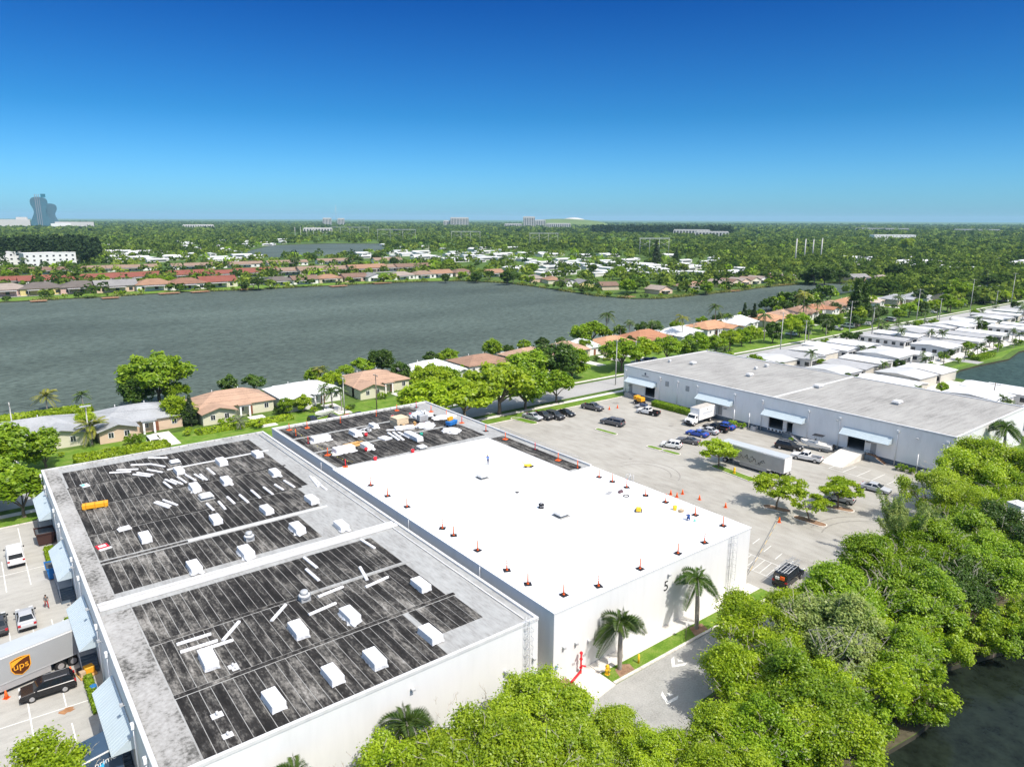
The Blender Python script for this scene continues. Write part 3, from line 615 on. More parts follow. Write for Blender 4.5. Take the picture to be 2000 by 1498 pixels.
for i, (y0, y1) in enumerate(bays):
    awning(T, RX0 - 0.015, y0, y1, -1)
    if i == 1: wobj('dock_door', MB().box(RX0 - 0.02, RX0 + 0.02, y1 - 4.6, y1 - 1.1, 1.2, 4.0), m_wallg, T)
    dy = y0 + (8.2 if i == 0 else 2.9)
    if i != 2: wobj('door', MB().box(RX0 - 0.03, RX0 + 0.02, dy, dy + 1.1, 1.2, 3.4), m_midgrey, T)
    else:
        wobj('dock_leveller', MB().box(RX0 - 0.25, RX0 - 0.03, y1 - 4.6, y1 - 1.1, 0.7, 1.15), m_white, T)
        lv = MB()
        for k in range(4): lv.box(RX0 - 0.3, RX0 - 0.255, y1 - 4.4 + k * 0.9, y1 - 4.0 + k * 0.9, 0.75, 1.1)
        wobj('dock_bumper', lv, m_black, T)
    # entrance stair with solid side
    if i in (0, 2, 3):
        w = MB(); a = dy - 0.2
        w.add([(RX0 - 1.5, a + 1.6, 0), (RX0 - 1.5, a + 1.6, 1.2), (RX0 - 1.5, a, 1.2), (RX0 - 1.5, a - 2.2, 0.12), (RX0 - 1.5, a - 2.2, 0), (RX0 - 1.35, a + 1.6, 0), (RX0 - 1.35, a + 1.6, 1.2), (RX0 - 1.35, a, 1.2), (RX0 - 1.35, a - 2.2, 0.12), (RX0 - 1.35, a - 2.2, 0)],
              [(4, 3, 2, 1, 0), (5, 6, 7, 8, 9), (0, 1, 6, 5), (1, 2, 7, 6), (2, 3, 8, 7), (3, 4, 9, 8)])
        wobj('stair_wall', w, m_band if i else m_midgrey, T)
        s_ = MB().box(RX0 - 1.34, RX0 - 0.03, a, a + 1.6, 0, 1.18)
        for k in range(6): s_.box(RX0 - 1.34, RX0 - 0.03, a - 0.36 * (k + 1), a - 0.36 * k - 0.004, 0, 1.18 - 0.19 * (k + 1))
        wobj('steps', s_, m_mulch if i == 3 else m_midgrey, T)
        r_ = MB().path([(RX0 - 1.42, a + 1.5, 1.2), (RX0 - 1.42, a + 1.5, 2.1), (RX0 - 1.42, a + 0.1, 2.1), (RX0 - 1.42, a + 0.1, 1.2)], 0.03, 5).path([(RX0 - 1.42, a + 1.5, 1.65), (RX0 - 1.42, a + 0.1, 1.65)], 0.03, 5)
        wobj('handrail', r_, m_black, T)
for s_, y, z in (('2349', 62.6, 3.35), ('2341', 96.0, 3.0), ('2331', 126.2, 2.9)):
    text_on('building_number', s_, 0.55, m_black, T, (RX0 - 0.03, y, z), (0, -1, 0), (0, 0, 1))
# small company sign high on the wall: leaf mark over a bar of lettering
sg = MB().ball((RX0 - 0.05, 120.9, 6.95), 0.03, 0.30, 0.36, 10, 6); wobj('sign_mark', sg, m_band, T)
lt = MB()
for k in range(9): lt.box(RX0 - 0.05, RX0 - 0.003, 122.1 - k * 0.27 - 0.18, 122.1 - k * 0.27, 6.2, 6.48)
wobj('sign_lettering', lt, m_midgrey, T)
wobj('ramp', MB().add([(RX0 - 9.6, 62.6, 0.02), (RX0 - 9.6, 66.9, 0.02), (RX0 - 2.6, 66.9, 1.2), (RX0 - 2.6, 62.6, 1.2), (RX0 - 0.03, 62.6, 1.2), (RX0 - 0.03, 66.9, 1.2), (RX0 - 9.6, 62.6, 0), (RX0 - 9.6, 66.9, 0), (RX0 - 0.03, 62.6, 0), (RX0 - 0.03, 66.9, 0)],
     [(0, 3, 2, 1), (3, 4, 5, 2), (0, 6, 8, 4, 3), (1, 2, 5, 9, 7), (0, 1, 7, 6), (4, 8, 9, 5)]), m_walk, T)
wobj('ramp_kerb', MB().add([(RX0 - 9.6, 62.45, 0), (RX0 - 9.6, 62.59, 0), (RX0 - 2.6, 62.45, 1.35), (RX0 - 2.6, 62.59, 1.35), (RX0 - 9.6, 62.45, 0.14), (RX0 - 9.6, 62.59, 0.14), (RX0 - 2.6, 62.45, 0), (RX0 - 2.6, 62.59, 0)],
     [(0, 6, 2, 4), (1, 5, 3, 7), (4, 2, 3, 5), (0, 4, 5, 1), (6, 7, 3, 2)]), m_walk, T)
for y in (127.6, 115.9, 110.2, 104.2, 93.6, 86.4, 75.4, 68.6, 57.2, 48.4):
    wobj('downspout', MB().tube((RX0 - 0.12, y, 0.2), (RX0 - 0.12, y, 6.7), 0.085, n=6), m_white, T)
    wobj('rain_head', MB().box(RX0 - 0.35, RX0 - 0.02, y - 0.22, y + 0.22, 6.7, 7.1), m_white, T)
for y in (115.4, 86.0, 69.0, 53.5, 49.0): wobj('floodlight', MB().box(RX0 - 0.7, RX0 - 0.35, y - 0.18, y + 0.18, 6.35, 6.5).tube((RX0 - 0.4, y, 6.4), (RX0, y, 6.2), 0.03, n=5), m_alu, T)
for y in (113.6, 107.2):
    lv = wobj('vent', MB().box(RX0 - 0.05, RX0 - 0.003, y - 0.55, y + 0.55, 5.0, 6.3), m_midgrey, T)
    for k in range(6): wobj('vent_slat', MB().box(RX0 - 0.08, RX0 - 0.052, y - 0.5, y + 0.5, 5.08 + 0.2 * k, 5.2 + 0.2 * k), m_alu, T)
for y in (92.9, 88.9, 52.8): wobj('guard_post', MB().tube((RX0 - 0.9, y, 0), (RX0 - 0.9, y, 3.6), 0.09, n=8), m_white, T)
wobj('fixed_ladder', MB().tube((144.6, RY0 - 0.2, 0.5), (144.6, RY0 - 0.2, 8.6), 0.03, n=4).tube((145.0, RY0 - 0.2, 0.5), (145.0, RY0 - 0.2, 8.6), 0.03, n=4), m_steel, T)
wobj('wall_light', MB().box(155.8, 156.1, RY0 - 0.6, RY0 - 0.1, 6.3, 6.45).tube((155.95, RY0, 6.4), (155.95, RY0 - 0.3, 6.4), 0.03, n=4), m_alu, T)
# rooftop vents of that building
for k, (px, py, s_) in enumerate(((1353, 712, 1.5), (1464, 735, 1.5), (1598, 757, 1.8), (1752, 789, 1.8), (1476, 722, 0.8), (1308, 708, 0.7), (1497, 717, 1.0))):
    p = P(px, py, ZR); t = thing('roof_vent', f'low boxy vent on the streaked grey roof, {nth(sorted([1353, 1464, 1598, 1752, 1476, 1308, 1497]).index(px))} from the left', 'vent', p, 0, 'vents on the grey warehouse roof')
    obj('curb', MB().box(-s_ * .45, s_ * .45, -s_ * .35, s_ * .35, 0.002, 0.45), m_alu, t); obj('hood', MB().frustum((-s_ * .6, s_ * .6, -s_ * .45, s_ * .45), (-s_ * .5, s_ * .5, -s_ * .35, s_ * .35), 0.45, 0.8), m_cope, t)
# ------------------------------------------------------------------ vehicles (built facing +X)
def paint(name, c, rough=0.25): return M('car_paint_' + name, c, rough, 0.03, 1.0, spec=0.5)
CARP = dict(white=paint('white', (0.72, 0.72, 0.71)), silver=paint('silver', (0.42, 0.43, 0.44)), black=paint('black', (0.012, 0.012, 0.014)), grey=paint('grey', (0.11, 0.11, 0.115)),
            blue=paint('blue', (0.02, 0.07, 0.36)), charcoal=paint('charcoal', (0.05, 0.05, 0.052)), red=paint('red', (0.35, 0.02, 0.02)), navy=paint('navy', (0.035, 0.06, 0.12)))
m_lampw = M('lamp_lens', (0.62, 0.62, 0.60), 0.2, 0.02, 2.0, spec=0.5); m_lampr = M('tail_lens', (0.38, 0.01, 0.015), 0.25, 0.02, 2.0, spec=0.5)
def wheel_meshes(r, w):
    a = MB().tube((0, -w / 2, 0), (0, w / 2, 0), r, r, 16).mesh('tyre')
    b = MB().tube((0, -w / 2 - 0.012, 0), (0, w / 2 + 0.012, 0), r * 0.62, r * 0.62, 12).mesh('rim')
    return a, b
def quad_on(mb, p, off=0.012, u0=0.06, u1=0.94, v0=0.1, v1=0.9):
    """p: 4 corners bl, br, tr, tl"""
    a, b, c, d = (Vector(q) for q in p); n = (b - a).cross(d - a).normalized() * off
    def at(u, v): return (a * (1 - u) + b * u) * (1 - v) + (d * (1 - u) + c * u) * v + n
    return mb.add([at(u0, v0), at(u1, v0), at(u1, v1), at(u0, v1)], [(0, 1, 2, 3)])
def make_car(L, W, lower, gh, wb, wr=0.34, splits=(0.5,), rear=True, extra=None, wxo=0.0, lz=0.72, roof_mat=None):
    """lower: side profile; gh=(xb0,xb1,xt0,xt1,z0,z1,wt) greenhouse"""
    h = W / 2; parts = []
    parts.append(['body', MB().side(lower, -h, h).mesh('body', 0.055), 'PAINT'])
    if gh:
        xb0, xb1, xt0, xt1, z0, z1, wt = gh; hb = h - 0.05
        parts.append(['cabin', MB().frustum((xb0, xb1, -hb, hb), (xt0, xt1, -wt, wt), z0, z1).mesh('cabin', 0.03), 'PAINT'])
        bl = lambda x, y: (x, y, z0); tl = lambda x, y: (x, y, z1)
        parts.append(['windscreen', quad_on(MB(), [(xb1, -hb, z0), (xb1, hb, z0), (xt1, wt, z1), (xt1, -wt, z1)]).mesh('windscreen'), m_glass])
        if rear: parts.append(['rear_window', quad_on(MB(), [(xb0, hb, z0), (xb0, -hb, z0), (xt0, -wt, z1), (xt0, wt, z1)], v0=0.25).mesh('rear_window'), m_glass])
        for s in (-1, 1):
            us = [0.0] + list(splits) + [1.0]
            for u0, u1 in zip(us[:-1], us[1:]):
                if s < 0: q = [(xb0, -hb, z0), (xb1, -hb, z0), (xt1, -wt, z1), (xt0, -wt, z1)]; a, b = u0 + 0.035, u1 - 0.035
                else: q = [(xb1, hb, z0), (xb0, hb, z0), (xt0, wt, z1), (xt1, wt, z1)]; a, b = 1 - u1 + 0.035, 1 - u0 - 0.035
                parts.append(['side_window', quad_on(MB(), q, u0=a, u1=b, v0=0.14, v1=0.88).mesh('side_window'), m_glass])
    xs = [p[0] for p in lower]; xf, xr = max(xs), min(xs)
    for s in (-1, 1):
        parts.append(['headlight', MB().box(xf - 0.30, xf + 0.006, s * h * 0.72 - 0.20, s * h * 0.72 + 0.20, lz - 0.08, lz + 0.06).mesh('headlight'), m_lampw])
        parts.append(['taillight', MB().box(xr - 0.008, xr + 0.2, s * (h - 0.16) - 0.14, s * (h - 0.16) + 0.14, lz + 0.02, lz + 0.22).mesh('taillight'), m_lampr])
        parts.append(['mirror', MB().box(gh[1] - 0.35, gh[1] - 0.17, s * (h + 0.1) - 0.09, s * (h + 0.1) + 0.09, gh[4] + 0.02, gh[4] + 0.18).mesh('mirror'), m_black] if gh else ['bumper', MB().box(xf, xf + 0.05, -h, h, .3, .5).mesh('bumper'), m_black])
    ty, rm = wheel_meshes(wr, 0.24)
    for x in (wxo - wb / 2, wxo + wb / 2):
        for y in (-h + 0.10, h - 0.10): parts.append(['wheel', ('W', x, y, wr), ty, rm])
    parts.append(['underbody', MB().box(xr + 0.1, xf - 0.1, -h + 0.1, h - 0.1, 0.2, 0.36).mesh('underbody'), m_black])
    parts.append(['bumper', MB().box(xr - 0.04, xr + 0.05, -h + 0.06, h - 0.06, 0.34, 0.52).box(xf - 0.05, xf + 0.03, -h + 0.06, h - 0.06, 0.3, 0.46).mesh('bumper'), m_black])
    for e in (extra or []): parts.append(e)
    return parts
def place_car(parts, name, label, cat, p, rz, colour, group=None, mats=None, scale=None):
    t = thing(name, label, cat, (p[0], p[1], 0.014 if len(p) < 3 or p[2] == 0 else p[2]), rz, group, scale); pm = CARP[colour]
    for q in parts:
        if q[0] == 'wheel':
            w = obj('wheel', q[2], m_tyre, t); w.location = (q[1][1], q[1][2], q[1][3]); obj('rim', q[3], m_rim, w)
        else:
            mt = pm if q[2] == 'PAINT' else q[2]
            if mats and q[0] in mats: mt = mats[q[0]]
            obj(q[0], q[1], mt, t)
    return t
sedan = make_car(4.8, 1.82, [(-2.4, .32), (2.38, .30), (2.42, .58), (2.25, .76), (1.05, .93), (-1.7, .98), (-2.36, .92), (-2.42, .62)], (-1.95, 1.15, -0.95, 0.25, 0.94, 1.46, 0.62), 2.78)
coupe = make_car(4.9, 1.92, [(-2.4, .30), (2.42, .28), (2.48, .58), (2.3, .78), (0.75, .90), (-1.7, .95), (-2.42, .93), (-2.46, .62)], (-1.85, 0.85, -0.75, 0.0, 0.90, 1.38, 0.62), 2.9, 0.36)
suv = make_car(4.75, 1.9, [(-2.3, .36), (2.32, .34), (2.36, .68), (2.25, .92), (1.15, 1.06), (-2.3, 1.08), (-2.38, .7)], (-2.28, 1.2, -1.95, 0.35, 1.05, 1.70, 0.68), 2.75, 0.37, (0.33, 0.64), lz=0.86,
    extra=[['roof_rail', MB().box(-1.7, 0.2, -0.62, -0.57, 1.702, 1.74).box(-1.7, 0.2, 0.57, 0.62, 1.702, 1.74).mesh('roof_rail'), m_rim]])
hatch = make_car(4.2, 1.8, [(-2.05, .34), (2.08, .32), (2.12, .62), (1.98, .86), (1.1, 1.0), (-2.0, 1.04), (-2.1, .7)], (-1.98, 1.2, -1.7, 0.35, 1.0, 1.62, 0.68), 2.6, 0.34, (0.35, 0.66), lz=0.82)
van = make_car(5.6, 2.0, [(-2.75, .4), (2.7, .36), (2.76, .7), (2.6, .98), (1.75, 1.12), (-2.74, 1.14), (-2.8, .75)], (-2.76, 1.8, -2.66, 0.95, 1.12, 2.05, 0.86), 3.5, 0.37, (0.72,), lz=0.9)
def bedparts(x0, x1, h):
    return [['truck_bed', MB().box(x0, x1, -h, -h + 0.09, 0.5, 1.16).box(x0, x1, h - 0.09, h, 0.5, 1.16).box(x0, x0 + 0.08, -h + 0.09, h - 0.09, 0.5, 1.14).mesh('truck_bed', 0.02), 'PAINT'],
            ['bed_liner', MB().box(x0 + 0.08, x1, -h + 0.09, h - 0.09, 0.5, 0.72).mesh('bed_liner'), m_black]]
pickup = make_car(5.7, 1.96, [(-0.62, .42), (2.8, .40), (2.86, .8), (2.72, 1.05), (1.35, 1.18), (-0.62, 1.2)], (-0.6, 1.4, -0.42, 0.6, 1.17, 1.84, 0.72), 3.6, 0.40, (0.5,), lz=0.92, wxo=-0.05, extra=bedparts(-2.85, -0.625, 0.97))
for q in pickup:
    if q[0] == 'taillight': q[1].transform(Matrix.Translation((-2.24, 0, 0.0)))
    if q[0] == 'underbody': q[1] = MB().box(-2.75, 2.6, -0.85, 0.85, 0.3, 0.48).mesh('underbody')
    if q[0] == 'bumper': q[1] = MB().box(-2.95, -2.86, -0.9, 0.9, 0.42, 0.62).box(2.84, 2.92, -0.9, 0.9, 0.4, 0.6).mesh('bumper')
cap = [['bed_cap', MB().frustum((-2.85, -0.64, -0.95, 0.95), (-2.7, -0.64, -0.74, 0.74), 1.165, 1.83).mesh('bed_cap', 0.03), 'PAINT'], ['cap_window', quad_on(quad_on(MB(), [(-2.85, -.95, 1.165), (-.64, -.95, 1.165), (-.64, -.74, 1.83), (-2.7, -.74, 1.83)], v0=.2, v1=.8), [(-.64, .95, 1.165), (-2.85, .95, 1.165), (-2.7, .74, 1.83), (-.64, .74, 1.83)], v0=.2, v1=.8).mesh('cap_window'), m_glass],
       ['rear_glass', quad_on(MB(), [(-2.85, .95, 1.165), (-2.85, -.95, 1.165), (-2.7, -.74, 1.83), (-2.7, .74, 1.83)], v0=.15).mesh('rear_glass'), m_glass]]
pickup_cap = pickup + cap
def heading(pa, pb):
    """rear pixel, front pixel on the ground -> centre, angle"""
    a, b = P(*pa), P(*pb); d = b - a
    return (a + b) / 2, math.atan2(d.y, d.x)
def at(px, py): return P(px, py)
SN = math.pi / 2
# left car park
place_car(van, 'van', 'white cargo van with two dark rear windows in the left car park', 'van', at(31, 1094), SN, 'white')
place_car(sedan, 'car', 'silver sedan parked behind the parcel trailer in the left car park', 'car', at(52, 1215), SN, 'silver')
place_car(sedan, 'car', 'dark sedan cut off by the left edge of the photo', 'car', at(-3, 1228), SN, 'charcoal')
place_car(suv, 'car', 'black SUV parked across white bay lines in the left car park', 'car', at(95, 1352), math.pi + R(-2), 'black')
# right car park
place_car(pickup, 'pickup_truck', 'small pale pickup in tree shade, first of the row along the hedge kerb', 'pickup truck', at(1040, 819), -SN + R(8), 'silver', scale=0.92)
place_car(pickup, 'pickup_truck', 'dark pickup in tree shade between the pale pickup and the dark SUV', 'pickup truck', at(1059, 817), -SN + R(8), 'charcoal')
place_car(suv, 'car', 'dark grey SUV with bright windscreen between dark pickup and black sedan', 'car', at(1083, 817), -SN + R(8), 'charcoal', scale=1.08)
place_car(sedan, 'car', 'black sedan at the end of the shaded row beside the grass verge', 'car', at(1105, 811), -SN + R(8), 'black')
place_car(pickup, 'pickup_truck', 'brown-grey pickup parked alone by the grass verge near two cones', 'pickup truck', at(1157, 800), -SN + R(12), 'grey')
place_car(pickup_cap, 'pickup_truck', 'dark grey pickup with covered bed in the middle of the car park', 'pickup truck', at(1196, 830), SN + R(12), 'grey')
place_car(pickup, 'pickup_truck', 'white pickup with open black bed near the hedges', 'pickup truck', at(1266, 809), SN + R(12), 'white', mats={'truck_bed': m_black})
place_car(hatch, 'car', 'white hatchback beside the small grass island', 'car', at(1311, 874), SN + R(25), 'white')
place_car(coupe, 'car', 'dark grey coupe between the white hatchback and the blue car', 'car', at(1344, 865), SN + R(18), 'grey')
place_car(coupe, 'car', 'bright blue sports coupe in front of the silver sedan', 'car', at(1362, 851), SN + R(10), 'blue')
place_car(sedan, 'car', 'silver sedan between the blue coupe and the black pickup', 'car', at(1382, 846), SN + R(10), 'silver')
place_car(pickup, 'pickup_truck', 'black pickup with red tail lamps between silver sedan and blue car', 'pickup truck', at(1398, 841), SN + R(10), 'black')
place_car(sedan, 'car', 'deep blue sedan nearest the warehouse wall beside the shrubs', 'car', at(1413, 837), SN + R(10), 'blue', scale=1.08)
place_car(suv, 'car', 'dark SUV parked in front of the boat beside the grey warehouse', 'car', at(1540, 878), -SN + R(12), 'black', mats={'roof_rail': CARP['white']}, scale=1.1)
place_car(pickup, 'pickup_truck', 'white pickup between the boat and the long trailer', 'pickup truck', at(1575, 899), SN + R(12), 'white')
place_car(sedan, 'car', 'silver sedan parked alone at the right end of the car park', 'car', at(1709, 959), -SN + R(8), 'silver')
place_car(hatch, 'car', 'silver minivan half hidden behind a small car park tree', 'car', at(1640, 979), SN + R(15), 'silver', scale=1.1)
rack = [['ladder_rack', MB().path([(-2.5, -0.9, 2.3), (1.2, -0.9, 2.3)], 0.04, 5).path([(-2.5, 0.9, 2.3), (1.2, 0.9, 2.3)], 0.04, 5).box(-2.4, -2.34, -0.9, 0.9, 2.26, 2.32).box(-0.6, -0.54, -0.9, 0.9, 2.26, 2.32).box(1.0, 1.06, -0.9, 0.9, 2.26, 2.32).tube((-2.37, -0.8, 2.0), (-2.37, -0.8, 2.3), 0.03).tube((-2.37, 0.8, 2.0), (-2.37, 0.8, 2.3), 0.03).tube((1.03, -0.8, 1.9), (1.03, -0.8, 2.3), 0.03).tube((1.03, 0.8, 1.9), (1.03, 0.8, 2.3), 0.03).mesh('ladder_rack'), m_steel]]
lad = MB()
for y in (-0.55, -0.2): lad.tube((-2.9, y, 2.38), (2.3, y, 2.38), 0.035, n=5)
for k in range(17): lad.tube((-2.7 + k * 0.3, -0.55, 2.38), (-2.7 + k * 0.3, -0.2, 2.38), 0.02, n=4)
for y in (0.25, 0.6): lad.tube((-2.9, y, 2.38), (2.5, y, 2.38), 0.035, n=5)
for k in range(17): lad.tube((-2.7 + k * 0.3, 0.25, 2.38), (-2.7 + k * 0.3, 0.6, 2.38), 0.02, n=4)
rack.append(['ladder', lad.mesh('ladder'), m_steel])
rack.append(['tool_load', MB().box(-2.78, -2.3, -0.6, 0.0, 1.25, 1.75).mesh('tool_load', 0.04), m_orange])
rack.append(['tool_load', MB().box(-2.8, -2.3, 0.05, 0.6, 1.2, 1.6).mesh('tool_load', 0.04), m_white])
c, a = heading((1500, 1128), (1556, 1104)); place_car(van + rack, 'van', 'black work van with ladder rack beside the leafy trees', 'van', (80.6, 44.6), R(8), 'black')

# parcel trailer backed to the dock
def wheelset(t, xs, h, r=0.5, dual=True):
    ty, rm = wheel_meshes(r, 0.5 if dual else 0.28)
    for x in xs:
        for y in (-h, h): w = obj('wheel', ty, m_tyre, t, loc=(x, y, r)); obj('rim', rm, m_rim, w)
def semi_trailer(label, loc, rz, L, boxmat, roofmat):
    t = thing('semi_trailer', label, 'trailer', loc, rz)
    obj('cargo_box', MB().box(-L / 2, L / 2, -1.3, 1.3, 1.15, 4.05), boxmat, t, 0.03)
    obj('roof', MB().box(-L / 2 + 0.05, L / 2 - 0.05, -1.24, 1.24, 4.052, 4.08), roofmat, t)
    obj('top_rail', MB().box(-L / 2, L / 2, -1.325, -1.302, 3.86, 4.0).box(-L / 2, L / 2, 1.302, 1.325, 3.86, 4.0), m_white, t)
    obj('bottom_rail', MB().box(-L / 2, L / 2, -1.325, -1.302, 1.15, 1.28).box(-L / 2, L / 2, 1.302, 1.325, 1.15, 1.28), m_alu, t)
    obj('frame', MB().box(-L / 2 + 0.3, L / 2 - 0.3, -0.5, 0.5, 0.85, 1.145), m_black, t)
    obj('rear_door', MB().box(-L / 2 - 0.03, -L / 2 - 0.002, -1.2, 1.2, 1.25, 3.95), m_white, t)
    obj('rear_bumper', MB().box(-L / 2 - 0.1, -L / 2 + 0.02, -1.2, 1.2, 0.55, 0.7).box(-L / 2 - 0.06, -L / 2, -0.8, -0.7, 0.7, 1.15).box(-L / 2 - 0.06, -L / 2, 0.7, 0.8, 0.7, 1.15), m_black, t)
    obj('side_skirt', MB().box(-L / 2 + 3.4, L / 2 - 4.5, -1.28, -1.25, 0.45, 1.145).box(-L / 2 + 3.4, L / 2 - 4.5, 1.25, 1.28, 0.45, 1.145), m_midgrey, t)
    obj('landing_gear', MB().tube((L / 2 - 2.8, -0.8, 0.02), (L / 2 - 2.8, -0.8, 1.0), 0.07).tube((L / 2 - 2.8, 0.8, 0.02), (L / 2 - 2.8, 0.8, 1.0), 0.07).tube((L / 2 - 2.8, -0.8, 0.3), (L / 2 - 2.8, 0.8, 0.8), 0.03), m_alu, t)
    wheelset(t, (-L / 2 + 1.3, -L / 2 + 2.5), 1.0); return t
m_trl = M('grey_trailer_side', (0.34, 0.35, 0.35), 0.5, 0.04, 0.5); m_trr = M('pale_trailer_roof', (0.42, 0.45, 0.46), 0.5, 0.06, 0.4)
ups = semi_trailer('grey semi trailer with brown and gold shield logo backed to the dock', (-2.0, 80.4, 0.014), math.pi + R(13), 15.0, m_trl, m_trr)
wheelset(ups, (6.2,), 1.0, 0.5)
# shield emblem on the side facing the camera (trailer is turned, so its +Y side faces the camera)
m_brown = M('shield_brown', (0.10, 0.03, 0.01), 0.4, 0.05, 2.0); m_gold = M('shield_gold', (0.85, 0.38, 0.03), 0.4, 0.05, 2.0)
def shield(s):
    return [(-0.5 * s, 0.42 * s), (-0.25 * s, 0.50 * s), (0, 0.53 * s), (0.25 * s, 0.50 * s), (0.5 * s, 0.42 * s), (0.5 * s, -0.15 * s), (0.36 * s, -0.42 * s), (0, -0.62 * s), (-0.36 * s, -0.42 * s), (-0.5 * s, -0.15 * s)]
lx, lz_ = -1.6, 2.5
def on_side(pts, y, off=(0, 0)): return [(lx - (p[0] + off[0]), y, lz_ + p[1] + off[1]) for p in pts]
def flat_poly(name, pts, mat, parent):
    n = len(pts); a, b, c_ = (Vector(q) for q in pts[:3]); f = tuple(range(n))
    return obj(name, MB().add(pts, [f]).mesh(name), mat, parent)
em = obj('shield_emblem', MB().prism([(x, y) for x, y in shield(1.75)][::-1], 0, 0.02).xf(Matrix(((-1, 0, 0, lx), (0, 0, 1, 1.327), (0, 1, 0, lz_), (0, 0, 0, 1)))), m_gold, ups)
obj('shield_field', MB().prism([(x, y) for x, y in shield(1.6)][::-1], 0, 0.012).xf(Matrix(((-1, 0, 0, lx), (0, 0, 1, 1.348), (0, 1, 0, lz_), (0, 0, 0, 1)))), m_brown, em)
swp = [(-0.78, 0.60), (-0.40, 0.70), (0.0, 0.76), (0.4, 0.76), (0.78, 0.70), (0.3, 0.62), (-0.2, 0.42), (-0.78, 0.02)]
obj('shield_sweep', MB().prism(swp[::-1], 0, 0.012).xf(Matrix(((-1, 0, 0, lx), (0, 0, 1, 1.362), (0, 1, 0, lz_), (0, 0, 0, 1)))), m_gold, em)
tm = text_mesh('ups', 1.0, 0.006); tm.transform(Matrix(((-1, 0, 0, lx), (0, 0, 1, 1.372), (0, 1, 0, lz_ - 0.05), (0, 0, 0, 1)))); tm.materials.clear(); obj('lettering', tm, m_gold, em)

# long trailer in the right car park
c, a = heading((1540, 925), (1445, 893))
rt_ = semi_trailer('long grey semi trailer with a dark scrawled motif beside the car park trees', (114.8, 72.6, 0.014), R(91), 13.6, M('trailer_side', (0.38, 0.37, 0.35), 0.6, 0.1, 0.6), m_trr)
mk = MB(); rr = random.Random(5); xx = -3.0
for k in range(13):
    z0 = 1.9 + rr.uniform(-0.2, 0.5); mk.path([(xx, 1.332, z0), (xx + rr.uniform(.2, .5), 1.332, z0 + rr.uniform(-.6, .7)), (xx + rr.uniform(.5, .9), 1.332, z0 + rr.uniform(-.3, .3))], 0.02 + 0.02 * rr.random(), 4); xx += rr.uniform(.35, .6)
obj('scrawled_motif', mk, m_black, rt_)
wheelset(rt_, (5.6,), 1.0, 0.5)

# dark blue delivery trailer behind the bottom-left tree
m_navy = M('navy_trailer', (0.045, 0.08, 0.13), 0.5, 0.08, 0.6)
t = semi_trailer('navy blue delivery trailer with light blue curved arrow, behind the bottom-left tree', (-2.1, 58.7, 0.014), math.pi + R(13), 15.0, m_navy, m_navy)
m_sky = M('arrow_blue', (0.05, 0.45, 0.85), 0.4, 0.03, 1.0)
pts = [( -4.6 - 0.42 * k + 0, 1.335, 2.15 + 0.55 * (k / 9) ** 1.6) for k in range(10)]
ar = MB()
for k in range(9):
    a_, b_ = pts[k], pts[k + 1]; w_ = 0.05 + 0.12 * math.sin(math.pi * (k + 1) / 11)
    ar.add([(a_[0], 1.335, a_[2] - w_), (b_[0], 1.335, b_[2] - w_), (b_[0], 1.335, b_[2] + w_), (a_[0], 1.335, a_[2] + w_)], [(0, 1, 2, 3)])
ar.add([(-8.0, 1.336, 2.55), (-8.75, 1.336, 3.05), (-8.5, 1.336, 2.25), (-8.3, 1.336, 2.5)], [(0, 1, 2, 3)])
ar.xf(Matrix.Translation((2.55, 0, 0.25)))
obj('smile_arrow', ar, m_sky, t)
pm_ = text_mesh('prime', 0.7, 0.006); pm_.transform(Matrix(((-1, 0, 0, -6.2), (0, 0, 1, 1.335), (0, 1, 0, 3.2), (0, 0, 0, 1)))); pm_.materials.clear(); obj('lettering', pm_, m_white, t)

# box truck
t = thing('box_truck', 'white box truck parked with its nose to the car park', 'truck', (132.6, 98.7, 0.014), math.pi + R(4)); 
obj('cargo_box', MB().box(-4.2, 2.6, -1.25, 1.25, 1.1, 3.85), m_white, t, 0.03)
obj('box_roof', MB().box(-4.15, 2.55, -1.2, 1.2, 3.852, 3.88), M('dusty_roof', (0.46, 0.43, 0.38), 0.7, 0.15, 0.8), t)
obj('cab', MB().side([(2.7, .6), (5.0, .6), (5.08, 1.2), (4.9, 1.55), (4.0, 1.72), (3.55, 2.5), (2.9, 2.6), (2.7, 2.5)], -1.05, 1.05), m_white, t, 0.05)
obj('windscreen', quad_on(MB(), [(4.0, -1.0, 1.74), (4.0, 1.0, 1.74), (3.56, 1.0, 2.5), (3.56, -1.0, 2.5)], off=0.03).mesh('windscreen'), m_glass, t)
obj('side_window', MB().box(3.0, 3.6, -1.07, -1.052, 1.75, 2.3), m_glass, t); obj('side_window', MB().box(3.0, 3.6, 1.052, 1.07, 1.75, 2.3), m_glass, t)
obj('bumper', MB().box(4.95, 5.2, -1.1, 1.1, 0.45, 0.85), m_black, t, 0.03); obj('grille', MB().box(5.05, 5.1, -0.5, 0.5, 0.95, 1.4), m_black, t)
for s_ in (-1, 1): obj('headlight', MB().box(5.0, 5.11, s_ * 0.8 - 0.16, s_ * 0.8 + 0.16, 1.0, 1.25), m_lampw, t)
obj('frame', MB().box(-4.0, 4.8, -0.45, 0.45, 0.6, 1.09), m_black, t); wheelset(t, (-2.2,), 0.98, 0.48); wheelset(t, (4.1,), 0.95, 0.48, False)
mk = MB()
for k in range(11): mk.box(-2.6 + k * 0.36, -2.6 + k * 0.36 + 0.24, 1.252, 1.262, 2.35, 2.68)
for k in range(8): mk.box(-2.1 + k * 0.36, -2.1 + k * 0.36 + 0.2, 1.252, 1.262, 1.95, 2.12)
